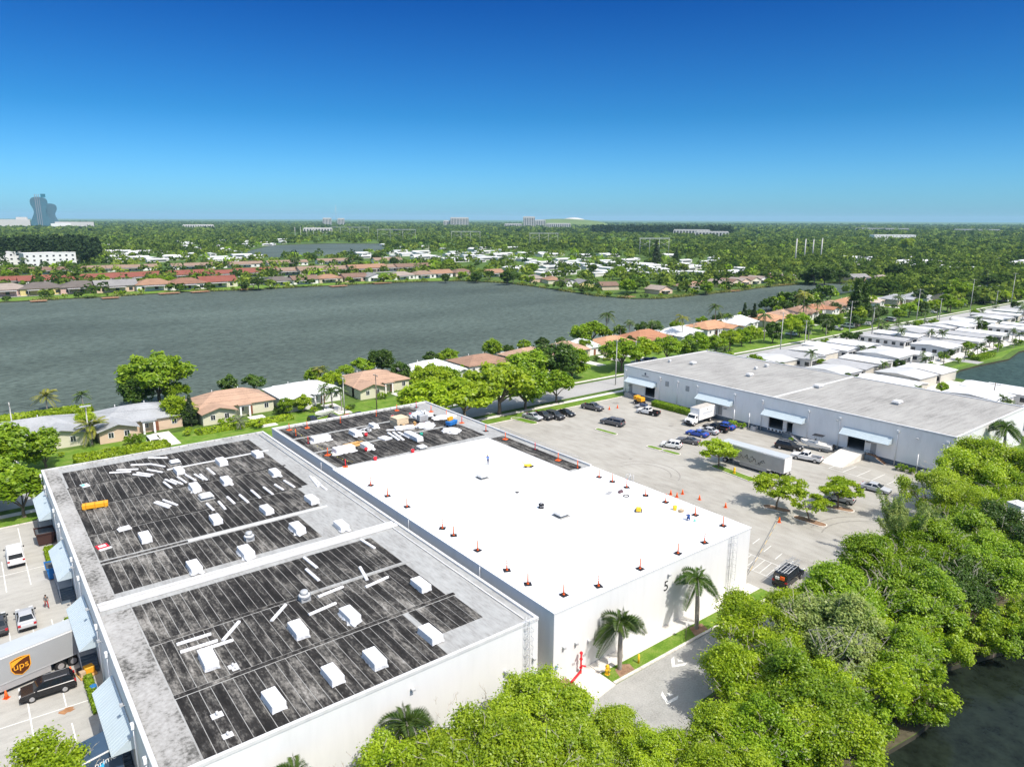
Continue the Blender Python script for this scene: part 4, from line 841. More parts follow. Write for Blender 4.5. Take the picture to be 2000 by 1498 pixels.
obj('faded_lettering', mk, M('faded_print', (0.42, 0.46, 0.5), 0.6, 0.1, 1.0), t); obj('faded_logo', MB().ball((-0.6, 1.255, 3.3), 0.3, 0.01, 0.2, 8, 4), M('faded_print2', (0.4, 0.38, 0.34), 0.6, 0.1, 1.0), t)

# boat on a trailer by the wall
def boat(label, loc, rz, s=1.0, ttop=True):
    t = thing('motor_boat', label, 'boat', loc, rz, None, s)
    vs_ = []; st = [(-3.2, 1.1, 0.75, 1.35), (-1.0, 1.15, 0.7, 1.42), (1.2, 1.05, 0.72, 1.5), (2.4, 0.7, 0.85, 1.6), (3.3, 0.04, 1.25, 1.7)]
    for x, w, zb, zt in st: vs_ += [(x, -w, zt), (x, -w * 0.75, zb), (x, 0, zb - 0.15), (x, w * 0.75, zb), (x, w, zt)]
    fs_ = []
    for i in range(4):
        for k in range(4): fs_.append((5 * i + k, 5 * i + k + 5, 5 * i + k + 6, 5 * i + k + 1))
    fs_.append((0, 1, 2, 3, 4))
    obj('hull', MB().add(vs_, fs_).mesh('hull'), m_white, t)
    dk = [(x, -w + 0.1, zt - 0.05) for x, w, _, zt in st] + [(x, w - 0.1, zt - 0.05) for x, w, _, zt in st]
    obj('deck', MB().add([(x, -max(w - 0.08, .01), zt - 0.12) for x, w, _, zt in st] + [(x, max(w - 0.08, .01), zt - 0.12) for x, w, _, zt in st], [(i, i + 1, i + 6, i + 5) for i in range(4)]).mesh('deck'), M('boat_deck', (0.6, 0.58, 0.54), 0.7, 0.1, 1.0), t)
    obj('console', MB().frustum((-0.6, 0.4, -0.35, 0.35), (-0.4, 0.2, -0.3, 0.3), 1.28, 2.0), m_white, t)
    obj('console_screen', MB().box(0.22, 0.3, -0.3, 0.3, 1.9, 2.25), m_glass, t)
    obj('outboard_motor', MB().box(-3.7, -3.25, -0.22, 0.22, 1.2, 1.8).box(-3.6, -3.35, -0.08, 0.08, 0.5, 1.2), m_black, t, 0.05)
    if ttop:
        obj('t_top', MB().box(-1.3, 0.8, -0.8, 0.8, 3.05, 3.1), m_black, t)
        f_ = MB()
        for x in (-0.7, 0.3):
            for y in (-0.45, 0.45): f_.tube((x, y, 1.3), (x, y * 1.3, 3.05), 0.03, n=5)
        obj('t_top_frame', f_, m_steel, t)
    obj('boat_trailer', MB().box(-3.0, 3.4, -0.9, -0.8, 0.38, 0.5).box(-3.0, 3.4, 0.8, 0.9, 0.38, 0.5).box(-2.5, -2.4, -0.8, 0.8, 0.38, 0.5).box(1.5, 1.6, -0.8, 0.8, 0.38, 0.5).box(3.3, 4.6, -0.06, 0.06, 0.38, 0.5).box(-2.6, -2.4, -0.5, 0.5, 0.5, 0.65).box(1.4, 1.6, -0.4, 0.4, 0.5, 0.65), m_alu, t)
    wheelset(t, (-1.2,), 1.05, 0.32, False); return t
boat('white motor boat with black sun top on a trailer against the warehouse wall', (135.2, 71.6, 0.014), SN + R(8))

# ------------------------------------------------------------------ people
m_skin = M('skin', (0.35, 0.2, 0.13), 0.6, 0.05, 5.0)
def person(label, loc, rz, J, shirt, trousers, hat=None, hair=(0.03, 0.02, 0.015)):
    names = list(J); idx = {n: i for i, n in enumerate(names)}
    E_ = [('pelvis', 'chest'), ('chest', 'neck'), ('neck', 'head'), ('head', 'crown')]
    for s in 'lr': E_ += [('chest', 'sh' + s), ('sh' + s, 'el' + s), ('el' + s, 'ha' + s), ('pelvis', 'hip' + s), ('hip' + s, 'kn' + s), ('kn' + s, 'an' + s), ('an' + s, 'to' + s)]
    rad = dict(pelvis=.15, chest=.17, neck=.06, head=.10, crown=.075, sh=.075, el=.05, ha=.045, hip=.095, kn=.068, an=.05, to=.045)
    me = bpy.data.meshes.new('body'); me.from_pydata([J[n] for n in names], [(idx[a], idx[b]) for a, b in E_], [])
    o = bpy.data.objects.new('tmp', me); C.objects.link(o)
    sm = o.modifiers.new('s', 'SKIN'); sv = me.skin_vertices[0].data
    for n in names:
        k = n if n in rad else n[:-1]; sv[idx[n]].radius = (rad[k], rad[k] * (0.75 if k in ('pelvis', 'chest') else 1))
    sv[idx['pelvis']].use_root = True
    sb = o.modifiers.new('b', 'SUBSURF'); sb.levels = 1; sb.render_levels = 1
    dg = bpy.context.evaluated_depsgraph_get(); bm_ = bpy.data.meshes.new_from_object(o.evaluated_get(dg)); bpy.data.objects.remove(o)
    t = thing('person', label, 'person', loc, rz)
    bm_.materials.clear()
    for m_ in (m_skin, shirt, trousers, m_black): bm_.materials.append(m_)
    P_ = {n: Vector(J[n]) for n in names}
    def seg(p, a, b):
        a, b = P_[a], P_[b]; u = max(0, min(1, (p - a).dot(b - a) / max((b - a).length_squared, 1e-6))); return (p - a - (b - a) * u).length
    for f in bm_.polygons:
        c_ = f.center
        d = {0: min(seg(c_, 'neck', 'head'), seg(c_, 'head', 'crown'), *(seg(c_, 'el' + s, 'ha' + s) for s in 'lr')), 1: min(seg(c_, 'pelvis', 'chest'), seg(c_, 'chest', 'neck') + 0.05, *(seg(c_, 'sh' + s, 'el' + s) for s in 'lr')),
             2: min(*(seg(c_, 'hip' + s, 'kn' + s) for s in 'lr'), *(seg(c_, 'kn' + s, 'an' + s) for s in 'lr')) , 3: min(seg(c_, 'an' + s, 'to' + s) for s in 'lr') + 0.01}
        f.material_index = min(d, key=d.get); f.use_smooth = True
    o = bpy.data.objects.new('body', bm_); C.objects.link(o); o.parent = t
    h = P_['head']; cr = P_['crown']; dv = (cr - h).normalized()
    hb = MB().dome((0, 0, 0.0), .115, .115, .13, 10, 4); hb.xf(Matrix.Translation(h + dv * 0.03) @ dv.to_track_quat('Z', 'Y').to_matrix().to_4x4()); obj('hair' if hat is None else 'hat', hb, hat if hat else M('dark_hair', hair, 0.8), t)
    fc = MB().ball(tuple(h + Vector((0.10, 0, -0.01))), .02, .018, .025, 6, 4); obj('nose', fc, m_skin, t)
    for s in 'lr':
        ha = P_['ha' + s]; dd = (ha - P_['el' + s]).normalized(); q = dd.orthogonal().normalized(); fm = MB()
        for k in range(4): fm.tube(ha + q * (0.03 - 0.02 * k), ha + q * (0.034 - 0.023 * k) + dd * (0.085 + 0.02 * (k in (1, 2))), 0.011, 0.009, 5)
        fm.tube(ha + q * 0.035, ha + q * 0.075 + dd * 0.05, 0.012, 0.010, 5); obj('fingers', fm, m_skin, t)
    return t
stand = dict(pelvis=(0, 0, .95), chest=(0, 0, 1.30), neck=(0, 0, 1.5), head=(.02, 0, 1.62), crown=(.02, 0, 1.74), shl=(0, .19, 1.42), shr=(0, -.19, 1.42), ell=(.03, .27, 1.13), elr=(.05, -.27, 1.13), hal=(.16, .22, .92), har=(.2, -.2, .95),
             hipl=(0, .1, .9), hipr=(0, -.1, .9), knl=(.03, .12, .5), knr=(.0, -.12, .5), anl=(0, .13, .08), anr=(-.03, -.13, .08), tol=(.16, .15, .05), tor=(.13, -.15, .05))
walk = dict(stand, knl=(.2, .1, .52), anl=(.24, .1, .1), tol=(.4, .1, .07), knr=(-.08, -.1, .5), anr=(-.36, -.1, .13), tor=(-.22, -.1, .06), ell=(-.12, .26, 1.15), hal=(-.05, .26, .92), elr=(.14, -.26, 1.15), har=(.3, -.22, 1.0))
crouch = dict(pelvis=(-.1, 0, .38), chest=(.14, 0, .66), neck=(.3, 0, .8), head=(.38, 0, .88), crown=(.44, 0, .98), shl=(.2, .19, .74), shr=(.2, -.19, .74), ell=(.42, .24, .55), elr=(.42, -.24, .55), hal=(.58, .14, .36), har=(.58, -.14, .36),
              hipl=(-.1, .1, .36), hipr=(-.1, -.1, .36), knl=(.26, .16, .45), knr=(.26, -.16, .45), anl=(0.02, .15, .09), anr=(.02, -.15, .09), tol=(.18, .17, .05), tor=(.18, -.17, .05))
p = P(953, 908, ZW); person('person in blue shirt and dark trousers standing on the white roof', (p.x, p.y, ZW + 0.005), R(-150), stand, M('blue_shirt', (0.10, 0.22, 0.55), 0.8), M('dark_trousers', (0.02, 0.03, 0.07), 0.8), hat=M('yellow_green_cap', (0.25, 0.32, 0.06), 0.7))
p = P(1345, 1017, ZW); person('person in blue clothes crouching near the far edge of the white roof', (p.x, p.y, ZW + 0.005), R(60), crouch, M('navy_top', (0.02, 0.06, 0.2), 0.8), M('navy_trousers', (0.02, 0.05, 0.16), 0.8), hat=m_white)
p = P(92, 1187); person('person in grey top and red shorts walking across the left car park', (p.x, p.y, 0.014), R(-75), walk, M('grey_top', (0.14, 0.14, 0.14), 0.8), M('red_shorts', (0.38, 0.05, 0.05), 0.8))
# ------------------------------------------------------------------ things on the roofs
m_wrap = M('white_plastic_wrap', (0.74, 0.74, 0.74), 0.5, 0.03, 2.0); m_foil = M('loose_clear_plastic', (0.52, 0.53, 0.54), 0.35, 0.3, 6.0, spec=0.5)
def rough_ring(seed, rx, ry, h, flare):
    """crumpled plastic skirt round a box"""
    rr = random.Random(seed); n = 28; vs_ = []
    for i in range(n):
        t = 2 * math.pi * i / n; c, s = math.cos(t), math.sin(t); k = 1 / max(abs(c) / rx, abs(s) / ry)
        vs_.append((c * k, s * k, h)); f = 1 + flare * rr.random() ** 2
        vs_.append((c * k * f, s * k * f, 0.004 + 0.12 * rr.random() ** 2))
    return MB().add(vs_, [(2 * i, (2 * i + 1), (2 * i + 3) % (2 * n), (2 * i + 2) % (2 * n)) for i in range(n)]).mesh('plastic_skirt')
sk = [(350, 922), (381, 955), (433, 905), (503, 890), (442, 942), (537, 926), (521, 999), (609, 979), (422, 1018), (581, 1035), (667, 1030), (284, 1053), (481, 1082), (380, 1111), (822, 1146), (583, 1234), (684, 1205), (841, 1243), (408, 1293), (732, 1291), (650, 1322), (535, 1372)]
box_me = MB().box(-0.62, 0.62, -1.28, 1.28, 0.08, 0.74).mesh('wrapped_box', 0.05); curb_me = MB().box(-0.55, 0.55, -1.2, 1.2, 0.0, 0.2).mesh('curb')
skirts = [rough_ring(i, 0.64, 1.3, 0.26, fl) for i, fl in enumerate((0.02, 0.05, 0.35, 0.5, 0.12))]
for i, (px, py) in enumerate(sorted(sk)):
    p = P(px, py, ZG + 0.1); t = thing('skylight_box', f'white plastic-wrapped skylight box on the dark striped roof, {nth(i)} from the left', 'skylight', (p.x, p.y, ZG + 0.022), R(random.uniform(-2, 2)), 'wrapped skylight boxes on the dark roof', random.uniform(0.93, 1.04))
    obj('wrapped_box', box_me, m_wrap, t); obj('curb', curb_me, m_wrap, t); obj('plastic_skirt', skirts[i % 5], m_foil if i % 5 > 1 else m_wrap, t)
# boxes on the older roof of the white building
for px, py, s, lb in ((627, 860, 1.25, 'long white wrapped skylight near the orange cones on the older dark roof'), (672, 882, 1.35, 'long white wrapped skylight in front of the timber pile'), (694, 848, 1.05, 'white open skylight curb behind the timber pile'), (717, 874, 1.05, 'white open skylight curb with a red bucket beside it'), (730, 833, 0.85, 'small white skylight curb near the back cones')):
    p = P(px, py, ZW + 0.1); t = thing('skylight_box', lb, 'skylight', (p.x, p.y, ZW - 0.016), SN if s > 1.1 else 0, 'wrapped skylights on the older roof', s)
    obj('wrapped_box', box_me, m_wrap, t); obj('plastic_skirt', skirts[2], m_wrap, t)
def gravity_vent(px, py, z, label, s=1.0):
    p = P(px, py, z); t = thing('roof_vent', label, 'vent', (p.x, p.y, z + 0.004), 0, None, s)
    obj('flashing', MB().box(-1.0, 1.0, -1.0, 1.0, 0, 0.02), m_pale, t); obj('curb', MB().box(-0.5, 0.5, -0.5, 0.5, 0.02, 0.4), m_alu, t)
    obj('hood', MB().frustum((-0.85, 0.85, -0.85, 0.85), (-0.7, 0.7, -0.7, 0.7), 0.42, 0.62), m_cope, t); obj('hood_lip', MB().box(-0.88, 0.88, -0.88, 0.88, 0.36, 0.42), m_alu, t)
gravity_vent(342, 905, ZG + 0.02, 'square grey roof vent behind the back-left skylight boxes', 0.85); gravity_vent(403, 973, ZG + 0.02, 'square grey roof vent on a pale patch among white strips')
gravity_vent(942, 933, ZW, 'square grey vent on the white roof near the standing person', 0.85); gravity_vent(1096, 1007, ZW, 'square grey vent in the middle of the white roof', 0.95); gravity_vent(824, 876, ZW - 0.02, 'white hooded vent on the older dark roof near the membrane edge', 0.85)
def fan(px, py, label):
    p = P(px, py, ZG); t = thing('roof_fan', label, 'roof fan', (p.x, p.y, ZG + 0.022))
    obj('curb', MB().box(-0.5, 0.5, -0.5, 0.5, 0, 0.35), m_alu, t); obj('base_ring', MB().tube((0, 0, 0.35), (0, 0, 0.55), 0.62, 0.62, 16), m_alu, t); obj('skirt', MB().tube((0, 0, 0.55), (0, 0, 0.72), 0.66, 0.5, 16), m_cope, t); obj('motor_dome', MB().tube((0, 0, 0.72), (0, 0, 1.05), 0.42, 0.38, 16).dome((0, 0, 1.05), .38, .38, .1, 16, 3), m_alu, t)
fan(487, 1055, 'round grey exhaust fan near the pale roof joint'); fan(595, 1172, 'round grey exhaust fan in the middle of the front roof section')
# thin white strips lying about
st = [(290, 894, 327, 894), (256, 908, 295, 906), (294, 906, 322, 911), (228, 918, 270, 916), (214, 923, 256, 921), (288, 917, 317, 922), (268, 923, 299, 927), (260, 926, 293, 930), (320, 941, 335, 953), (323, 936, 344, 945), (334, 936, 356, 945), (347, 931, 364, 942), (363, 927, 382, 938), (380, 926, 398, 936), (391, 926, 404, 937), (405, 914, 419, 926),
      (302, 981, 330, 991), (306, 979, 333, 988), (319, 976, 346, 986), (404, 983, 417, 996), (427, 979, 440, 994), (444, 970, 458, 983), (468, 966, 485, 981), (491, 957, 508, 972), (515, 951, 533, 965), (537, 946, 553, 956), (555, 938, 575, 951), (606, 930, 622, 950), (612, 932, 628, 948), (623, 945, 638, 956),
      (594, 1088, 619, 1108), (598, 1111, 623, 1133), (621, 1165, 670, 1145), (603, 1200, 656, 1177), (530, 1212, 558, 1180), (435, 1250, 467, 1213), (345, 1258, 412, 1237), (352, 1273, 425, 1250), (385, 1272, 455, 1249), (705, 1053, 732, 1070), (703, 1107, 717, 1132), (714, 1146, 758, 1126)]
for i, (x0, y0, x1, y1) in enumerate(sorted(st)):
    a = P(x0, y0, ZG + 0.1); b = P(x1, y1, ZG + 0.1); d = b - a; L = d.length
    prof = [(-0.17, 0), (0.17, 0), (0.17, 0.10), (0.10, 0.17), (-0.10, 0.17), (-0.17, 0.10)]
    o = obj('insulation_strip', MB().side([(x, z) for x, z in prof], -L / 2, L / 2), m_wrap, None, loc=((a.x + b.x) / 2, (a.y + b.y) / 2, ZG + 0.023), rz=math.atan2(d.y, d.x) - SN)
    tag(o, f'thin white strip lying loose on the dark roof, {nth(i)} from the left', 'strip', 'loose white strips on the dark roof')
st2 = [(755, 841, 786, 840), (758, 846, 779, 860), (768, 845, 788, 860), (778, 845, 800, 856)]
for i, (x0, y0, x1, y1) in enumerate(st2):
    a = P(x0, y0, ZW); b = P(x1, y1, ZW); d = b - a; L = d.length
    o = obj('insulation_strip', MB().box(-0.22, 0.22, -L / 2, L / 2, 0, 0.2), m_wrap, None, 0.03, ((a.x + b.x) / 2, (a.y + b.y) / 2, ZW - 0.017), math.atan2(d.y, d.x) - SN)
    tag(o, f'white slab strip laid beside the white board stack, {nth(i)} from the left', 'strip', 'white slab strips on the older roof')
def slab_stack(name, label, cat, px, py, z, sx, sy, n, h, mat, rz=0.0, jit=0.03):
    p = P(px, py, z); t = thing(name, label, cat, (p.x, p.y, z + 0.006), rz); rr = random.Random(px)
    me = MB().box(-sx / 2, sx / 2, -sy / 2, sy / 2, 0, h * 0.94).mesh('board', 0.01)
    for k in range(n): o = obj('board', me, mat, t, loc=(rr.uniform(-jit, jit), rr.uniform(-jit, jit), k * h)); o.rotation_euler.z = rr.uniform(-jit, jit)
    return t
slab_stack('board_stack', 'long stack of white insulation boards on the older roof', 'board stack', 808, 856, ZW - 0.02, 1.25, 4.8, 6, 0.13, m_wrap, 0.0)
slab_stack('board_stack', 'low white board stack left of the long white stack', 'board stack', 752, 857, ZW - 0.02, 1.6, 2.2, 2, 0.12, m_wrap, 0.15)
slab_stack('board_stack', 'tall cream stack of packaged boards behind the white strips', 'board stack', 780, 829, ZW - 0.02, 2.6, 2.4, 7, 0.22, M('cream_board', (0.62, 0.50, 0.34), 0.8, 0.08, 2.0), 0.1)
slab_stack('board_stack', 'white board stack in front of the cream packaged stack', 'board stack', 790, 838, ZW - 0.02, 3.6, 1.2, 4, 0.14, m_wrap, -0.25)
slab_stack('timber_pile', 'flat pile of yellow timber boards between white skylights', 'timber pile', 691, 868, ZW - 0.02, 3.6, 0.30, 3, 0.07, m_wood, 0.12, 0.25)
t = bpy.data.objects['timber_pile']
for k in range(7): obj('board', MB().box(-1.9 + random.uniform(0, .4), 1.8 - random.uniform(0, .5), -0.14, 0.14, 0, 0.06), m_wood, t, loc=(0, -1.1 + k * 0.34, 0.0 if k != 3 else 0.22), rz=random.uniform(-.06, .06))
# covered heaps of material
def heap(label, px, py, z, rx, ry, h, mat, seed, accents=()):
    rr = random.Random(seed); p = P(px, py, z); t = thing('material_heap', label, 'heap', (p.x, p.y, z + 0.004)); n, m_ = 20, 7; vs_ = []
    for j in range(m_):
        for i in range(n):
            a = math.pi / 2 * j / (m_ - 1); tt = 2 * math.pi * i / n; f = 1 + rr.uniform(-.18, .18) * (j < m_ - 1)
            vs_.append((rx * f * math.cos(a) * math.cos(tt), ry * f * math.cos(a) * math.sin(tt), max(0, h * math.sin(a) * (1 + rr.uniform(-.25, .15)) if j else 0)))
    obj('sheet', MB().add(vs_, [(j * n + i, j * n + (i + 1) % n, (j + 1) * n + (i + 1) % n, (j + 1) * n + i) for j in range(m_ - 1) for i in range(n)]), mat, t)
    for am, nm, k in accents:
        for _ in range(k):
            a = rr.uniform(0, 6.28); d_ = rr.uniform(0.5, 0.95); s_ = rr.uniform(0.15, 0.32)
            obj(nm, MB().box(-s_, s_, -s_ * .7, s_ * .7, 0, s_ * 1.3), am, t, 0.02, (rx * d_ * math.cos(a), ry * d_ * math.sin(a), h * (1 - d_) * 0.9), rr.uniform(0, 3))
heap('crumpled white sheeting heap with red bits behind the grey machine', 822, 812, ZW - 0.02, 2.2, 2.4, 0.9, m_foil, 1, ((m_red, 'red_container', 4), (m_wrap, 'white_bag', 5)))
heap('white bagged heap beside the red containers on the older roof', 830, 833, ZW - 0.02, 2.0, 1.6, 0.8, m_foil, 2, ((m_wrap, 'white_bag', 8), (m_red, 'red_container', 2)))
heap('low brown and dark scrap heap between the stacks', 803, 832, ZW - 0.02, 2.2, 1.5, 0.35, M('scrap', (0.10, 0.07, 0.05), 0.9, 0.4, 4.0), 3, ((m_wood, 'plank_piece', 5), (m_black, 'dark_piece', 5), (m_red, 'red_container', 3)))
heap('dark grey tangle of equipment beside an open skylight', 712, 842, ZW - 0.02, 1.4, 0.8, 0.5, m_foil, 4, ((m_black, 'dark_piece', 5), (m_alu, 'metal_piece', 4)))
heap('white cloth heap near the blue cart', 882, 842, ZW - 0.02, 1.6, 2.0, 0.5, m_wrap, 5)
heap('long pale sheet heap behind the blue cart', 868, 815, ZW - 0.02, 2.6, 1.5, 0.4, m_wrap, 6, ((m_wrap, 'white_bag', 4),))
p = P(825, 824, ZW); t = thing('gas_generator', 'grey boxy machine standing among red and white heaps', 'machine', (p.x, p.y, ZW - 0.016)); obj('casing', MB().box(-.9, .9, -.6, .6, .25, 1.5), m_alu, t, 0.05); obj('skid', MB().box(-1, 1, -.65, .65, 0, .22), m_black, t); obj('side_panel', MB().box(-.7, .7, -.62, -.603, .4, 1.3), m_midgrey, t); obj('exhaust', MB().tube((.5, 0, 1.5), (.5, 0, 1.9), .08), m_black, t)
p = P(882, 832, ZW); t = thing('hand_cart', 'blue wheeled cart with a yellow top on the older roof', 'cart', (p.x, p.y, ZW - 0.016), R(20)); obj('tub', MB().frustum((-1.0, 1.0, -.55, .55), (-1.15, 1.15, -.65, .65), .35, 1.05), m_blue, t, 0.04); obj('yellow_frame', MB().box(-.6, .7, .1, .6, 1.07, 1.75), m_amber, t, 0.04)
for x in (-.7, .7):
    for y in (-.5, .5): obj('wheel', MB().tube((0, -.06, 0), (0, .06, 0), .18, .18, 12), m_tyre, t, loc=(x, y, .18))
p = P(878, 842, ZW); 
# delineators: post on a flat black base
del_post = MB().tube((0, 0, 0.06), (0, 0, 0.14), 0.13, 0.10, 10).tube((0, 0, 0.14), (0, 0, 1.15), 0.075, 0.045, 10).mesh('post'); del_base = MB().box(-0.36, 0.36, -0.36, 0.36, 0, 0.06).mesh('base', 0.015); del_band = MB().tube((0, 0, 0.62), (0, 0, 0.72), 0.066, 0.064, 10).tube((0, 0, 0.84), (0, 0, 0.94), 0.058, 0.056, 10).mesh('reflective_bands')
cone_body = MB().tube((0, 0, 0.04), (0, 0, 0.75), 0.19, 0.04, 12).mesh('cone_body'); cone_base = MB().box(-0.22, 0.22, -0.22, 0.22, 0, 0.04).mesh('base', 0.01); cone_band = MB().tube((0, 0, 0.36), (0, 0, 0.5), 0.114, 0.087, 12).mesh('reflective_band')
dl_w = [(724, 948), (757, 969), (795, 990), (864, 1032), (886, 1046), (933, 1075), (990, 1114), (1031, 1141), (1101, 1162), (1169, 1145), (1250, 1111), (1324, 1081), (1376, 1060), (1412, 1027), (1358, 1006), (1300, 981), (1261, 968), (1224, 952), (1196, 941), (1170, 932)]
for i, (px, py) in enumerate(sorted(dl_w)):
    p = P(px, py, ZW); t = thing('delineator_post', f'slim orange post on black base by the white roof edge, {nth(i)} from the left', 'traffic post', (p.x, p.y, ZW + 0.004), R(random.uniform(0, 90)), 'orange posts round the white roof', 1.12)
    obj('base', del_base, m_black, t); obj('post', del_post, m_orange, t)
    if i % 3 == 0: obj('reflective_bands', del_band, m_wrap, t)
dl_d = [(565, 840), (578, 851), (602, 866), (640, 889), (675, 912), (600, 836), (665, 826), (735, 813), (775, 802), (813, 796), (842, 804), (872, 814), (902, 826), (949, 842), (987, 858), (1045, 878), (1090, 899), (1128, 914)]
for i, (px, py) in enumerate(sorted(dl_d)):
    p = P(px, py, ZW - 0.02); t = thing('delineator_post', f'red-orange post standing on the older dark roof, {nth(i)} from the left', 'traffic post', (p.x, p.y, ZW - 0.016), R(random.uniform(0, 90)), 'orange posts round the older roof', 1.12)
    obj('base', del_base, m_black if i % 2 else m_orange, t); obj('post', del_post, m_orange if i % 3 else m_red, t)
for i, (px, py) in enumerate(sorted([(1310, 966), (1322, 971), (1333, 965), (1366, 976), (1417, 991), (1522, 1020), (1190, 800), (1206, 797), (13, 1363), (139, 1316)])):
    p = P(px, py); t = thing('traffic_cone', f'orange traffic cone standing on the car park paving, {nth(i)} from the left', 'traffic cone', (p.x, p.y, 0.014), R(random.uniform(0, 90)), 'cones on the car parks', 1.15)
    obj('base', cone_base, m_orange, t); obj('cone_body', cone_body, m_orange, t)
    if i in (0, 1): obj('reflective_band', cone_band, m_wrap, t)
# warning lines with small pennants between the posts
def flag_line(label, pts, mat, z):
    t = thing('warning_line', label, 'warning line', (pts[0].x, pts[0].y, z)); o0 = Vector((pts[0].x, pts[0].y, z)); cd = MB(); fl = MB()
    for a, b in zip(pts[:-1], pts[1:]):
        n = max(2, int((b - a).length / 1.6)); prev = None
        for k in range(n + 1):
            u = k / n; q = a.lerp(b, u) - o0; q.z = 0.95 - 0.35 * 4 * u * (1 - u)
            if prev is not None: cd.tube(prev, q, 0.012, n=4)
            if k % 1 == 0 and 0 < k < n: fl.add([q + Vector((-.09, 0, 0)), q + Vector((.09, 0, 0)), q + Vector((0, 0.02, -.24))], [(0, 1, 2)])
            prev = q
    obj('cord', cd, mat, t); obj('pennant', fl.mesh('pennant'), mat, t)['kind'] = 'stuff'
m_cord = M('pale_cord', (0.6, 0.58, 0.5), 0.7, 0.1, 2.0)
flag_line('pale pennant line along the near and right edges of the white roof', [P(x, y, ZW) for x, y in ((724, 948), (795, 990), (886, 1046), (990, 1114), (1101, 1162), (1250, 1111), (1376, 1060), (1412, 1027), (1300, 981), (1196, 941))], m_cord, ZW)
flag_line('yellow rope line along the left edge of the older dark roof', [P(x, y, ZW) for x, y in ((565, 838), (602, 866), (640, 889), (690, 913))], M('yellow_rope', (0.55, 0.48, 0.12), 0.7), ZW - 0.02)
# machines and small things on the white roof
def small_machine(label, px, py, rz, mat):
    p = P(px, py, ZW); t = thing('welding_robot', label, 'machine', (p.x, p.y, ZW + 0.004), rz)
    obj('body', MB().box(-.45, .35, -.22, .22, .14, .42), mat, t, 0.04); obj('handle', MB().path([(-.4, -.15, .4), (-.7, -.15, .85), (-.7, .15, .85), (-.4, .15, .4)], .025, 5), mat, t); obj('nozzle', MB().box(.3, .55, -.1, .1, .05, .2), m_black, t)
    for x in (-.3, .25):
        for y in (-.26, .26): obj('wheel', MB().tube((0, -.04, 0), (0, .04, 0), .13, .13, 10), m_tyre, t, loc=(x, y, .13))
small_machine('long yellow membrane welder on the white roof near the dark strip', 1032, 912, R(-30), M('bright_yellow', (0.80, 0.52, 0.03), 0.4, 0.05, 2.0)); small_machine('squat yellow machine in the right half of the white roof', 1247, 999, R(40), MATS['bright_yellow'])
bpy.data.objects['welding_robot'].scale = (1.5, 1.2, 1.1); bpy.data.objects['welding_robot.001'].scale = (1.0, 1.5, 1.3)
p = P(1057, 992, ZW); t = thing('cable_coil_stack', 'stack of black and grey coils in the middle of the white roof', 'coil stack', (p.x, p.y, ZW + 0.004))
for k in range(3): obj('coil', MB().path([(.32 * math.cos(a), .32 * math.sin(a), .1 + .2 * k) for a in [2 * math.pi * i / 12 for i in range(13)]], .09, 6), (m_black, m_midgrey, m_black)[k], t, loc=(.12 * (k % 2), 0, 0))
obj('hose_bundle', MB().box(-.2, .2, -.15, .15, .6, .85), m_midgrey, t, 0.04)
def coil(label, px, py, s):
    p = P(px, py, ZW); o = obj('cable_coil', MB().path([(s * math.cos(a), s * math.sin(a), .06) for a in [2 * math.pi * i / 12 for i in range(13)]], .06, 6), m_black, None, loc=(p.x, p.y, ZW + 0.004)); tag(o, label, 'coil')
coil('small dark coil lying alone on the white roof', 1010, 962, .22); coil('dark flat coil near the roof edge ladder', 1223, 969, .4)
p = P(1212, 962, ZW); t = thing('tool_bag', 'dark reddish tool bag on the white roof beside a flat coil', 'bag', (p.x, p.y, ZW + 0.004)); obj('bag_body', MB().frustum((-.45, .45, -.25, .25), (-.35, .35, -.1, .1), 0, .4), M('bag_fabric', (0.10, 0.06, 0.07), 0.8, 0.2), t, 0.05); obj('bag_handle', MB().path([(-.2, 0, .38), (-.15, 0, .55), (.15, 0, .55), (.2, 0, .38)], .025, 5), m_black, t)
p = P(1189, 963, ZW); tag(obj('grey_mat', MB().box(-.7, .7, -.35, .35, 0, .03), m_midgrey, None, 0.01, (p.x, p.y, ZW + 0.004), .3), 'flat grey mat on the white roof near the posts', 'mat')
p = P(1318, 996, ZW); t = thing('bucket', 'yellow bucket with handle near the right edge of the white roof', 'bucket', (p.x, p.y, ZW + 0.004)); obj('pail', MB().tube((0, 0, 0), (0, 0, .6), .24, .3, 14), MATS['bright_yellow'], t); obj('handle', MB().path([(-.3, 0, .58), (-.2, 0, .8), (.2, 0, .8), (.3, 0, .58)], .02, 5), m_steel, t)
p = P(1330, 1000, ZW); t = thing('cardboard_box', 'small tan carton near the yellow bucket on the white roof', 'box', (p.x, p.y, ZW + 0.004)); obj('carton', MB().box(-.3, .3, -.25, .25, 0, .38), M('cardboard', (0.5, 0.38, 0.25), 0.85), t); obj('flap', MB().box(-.3, .3, -.42, -.253, .36, .375), MATS['cardboard'], t)
p = P(1357, 1018, ZW); t = thing('spray_bottle', 'small mint green jug beside the crouching person', 'jug', (p.x, p.y, ZW + 0.004)); obj('jug_body', MB().tube((0, 0, 0), (0, 0, .3), .14, .12, 10), M('mint_plastic', (0.2, 0.65, 0.5), 0.5), t); obj('neck', MB().tube((0, 0, .3), (0, 0, .42), .05, .05, 8), m_white, t)
a = P(963, 912, ZW); b = P(991, 904, ZW); tag(obj('long_pole', MB().tube((0, 0, .05), (b.x - a.x, b.y - a.y, .05), .035, n=6).box(-.25, .25, -.1, .1, .0, .08), m_steel, None, loc=(a.x, a.y, ZW + 0.004)), 'long grey pole tool lying on the white roof beside the standing person', 'pole')
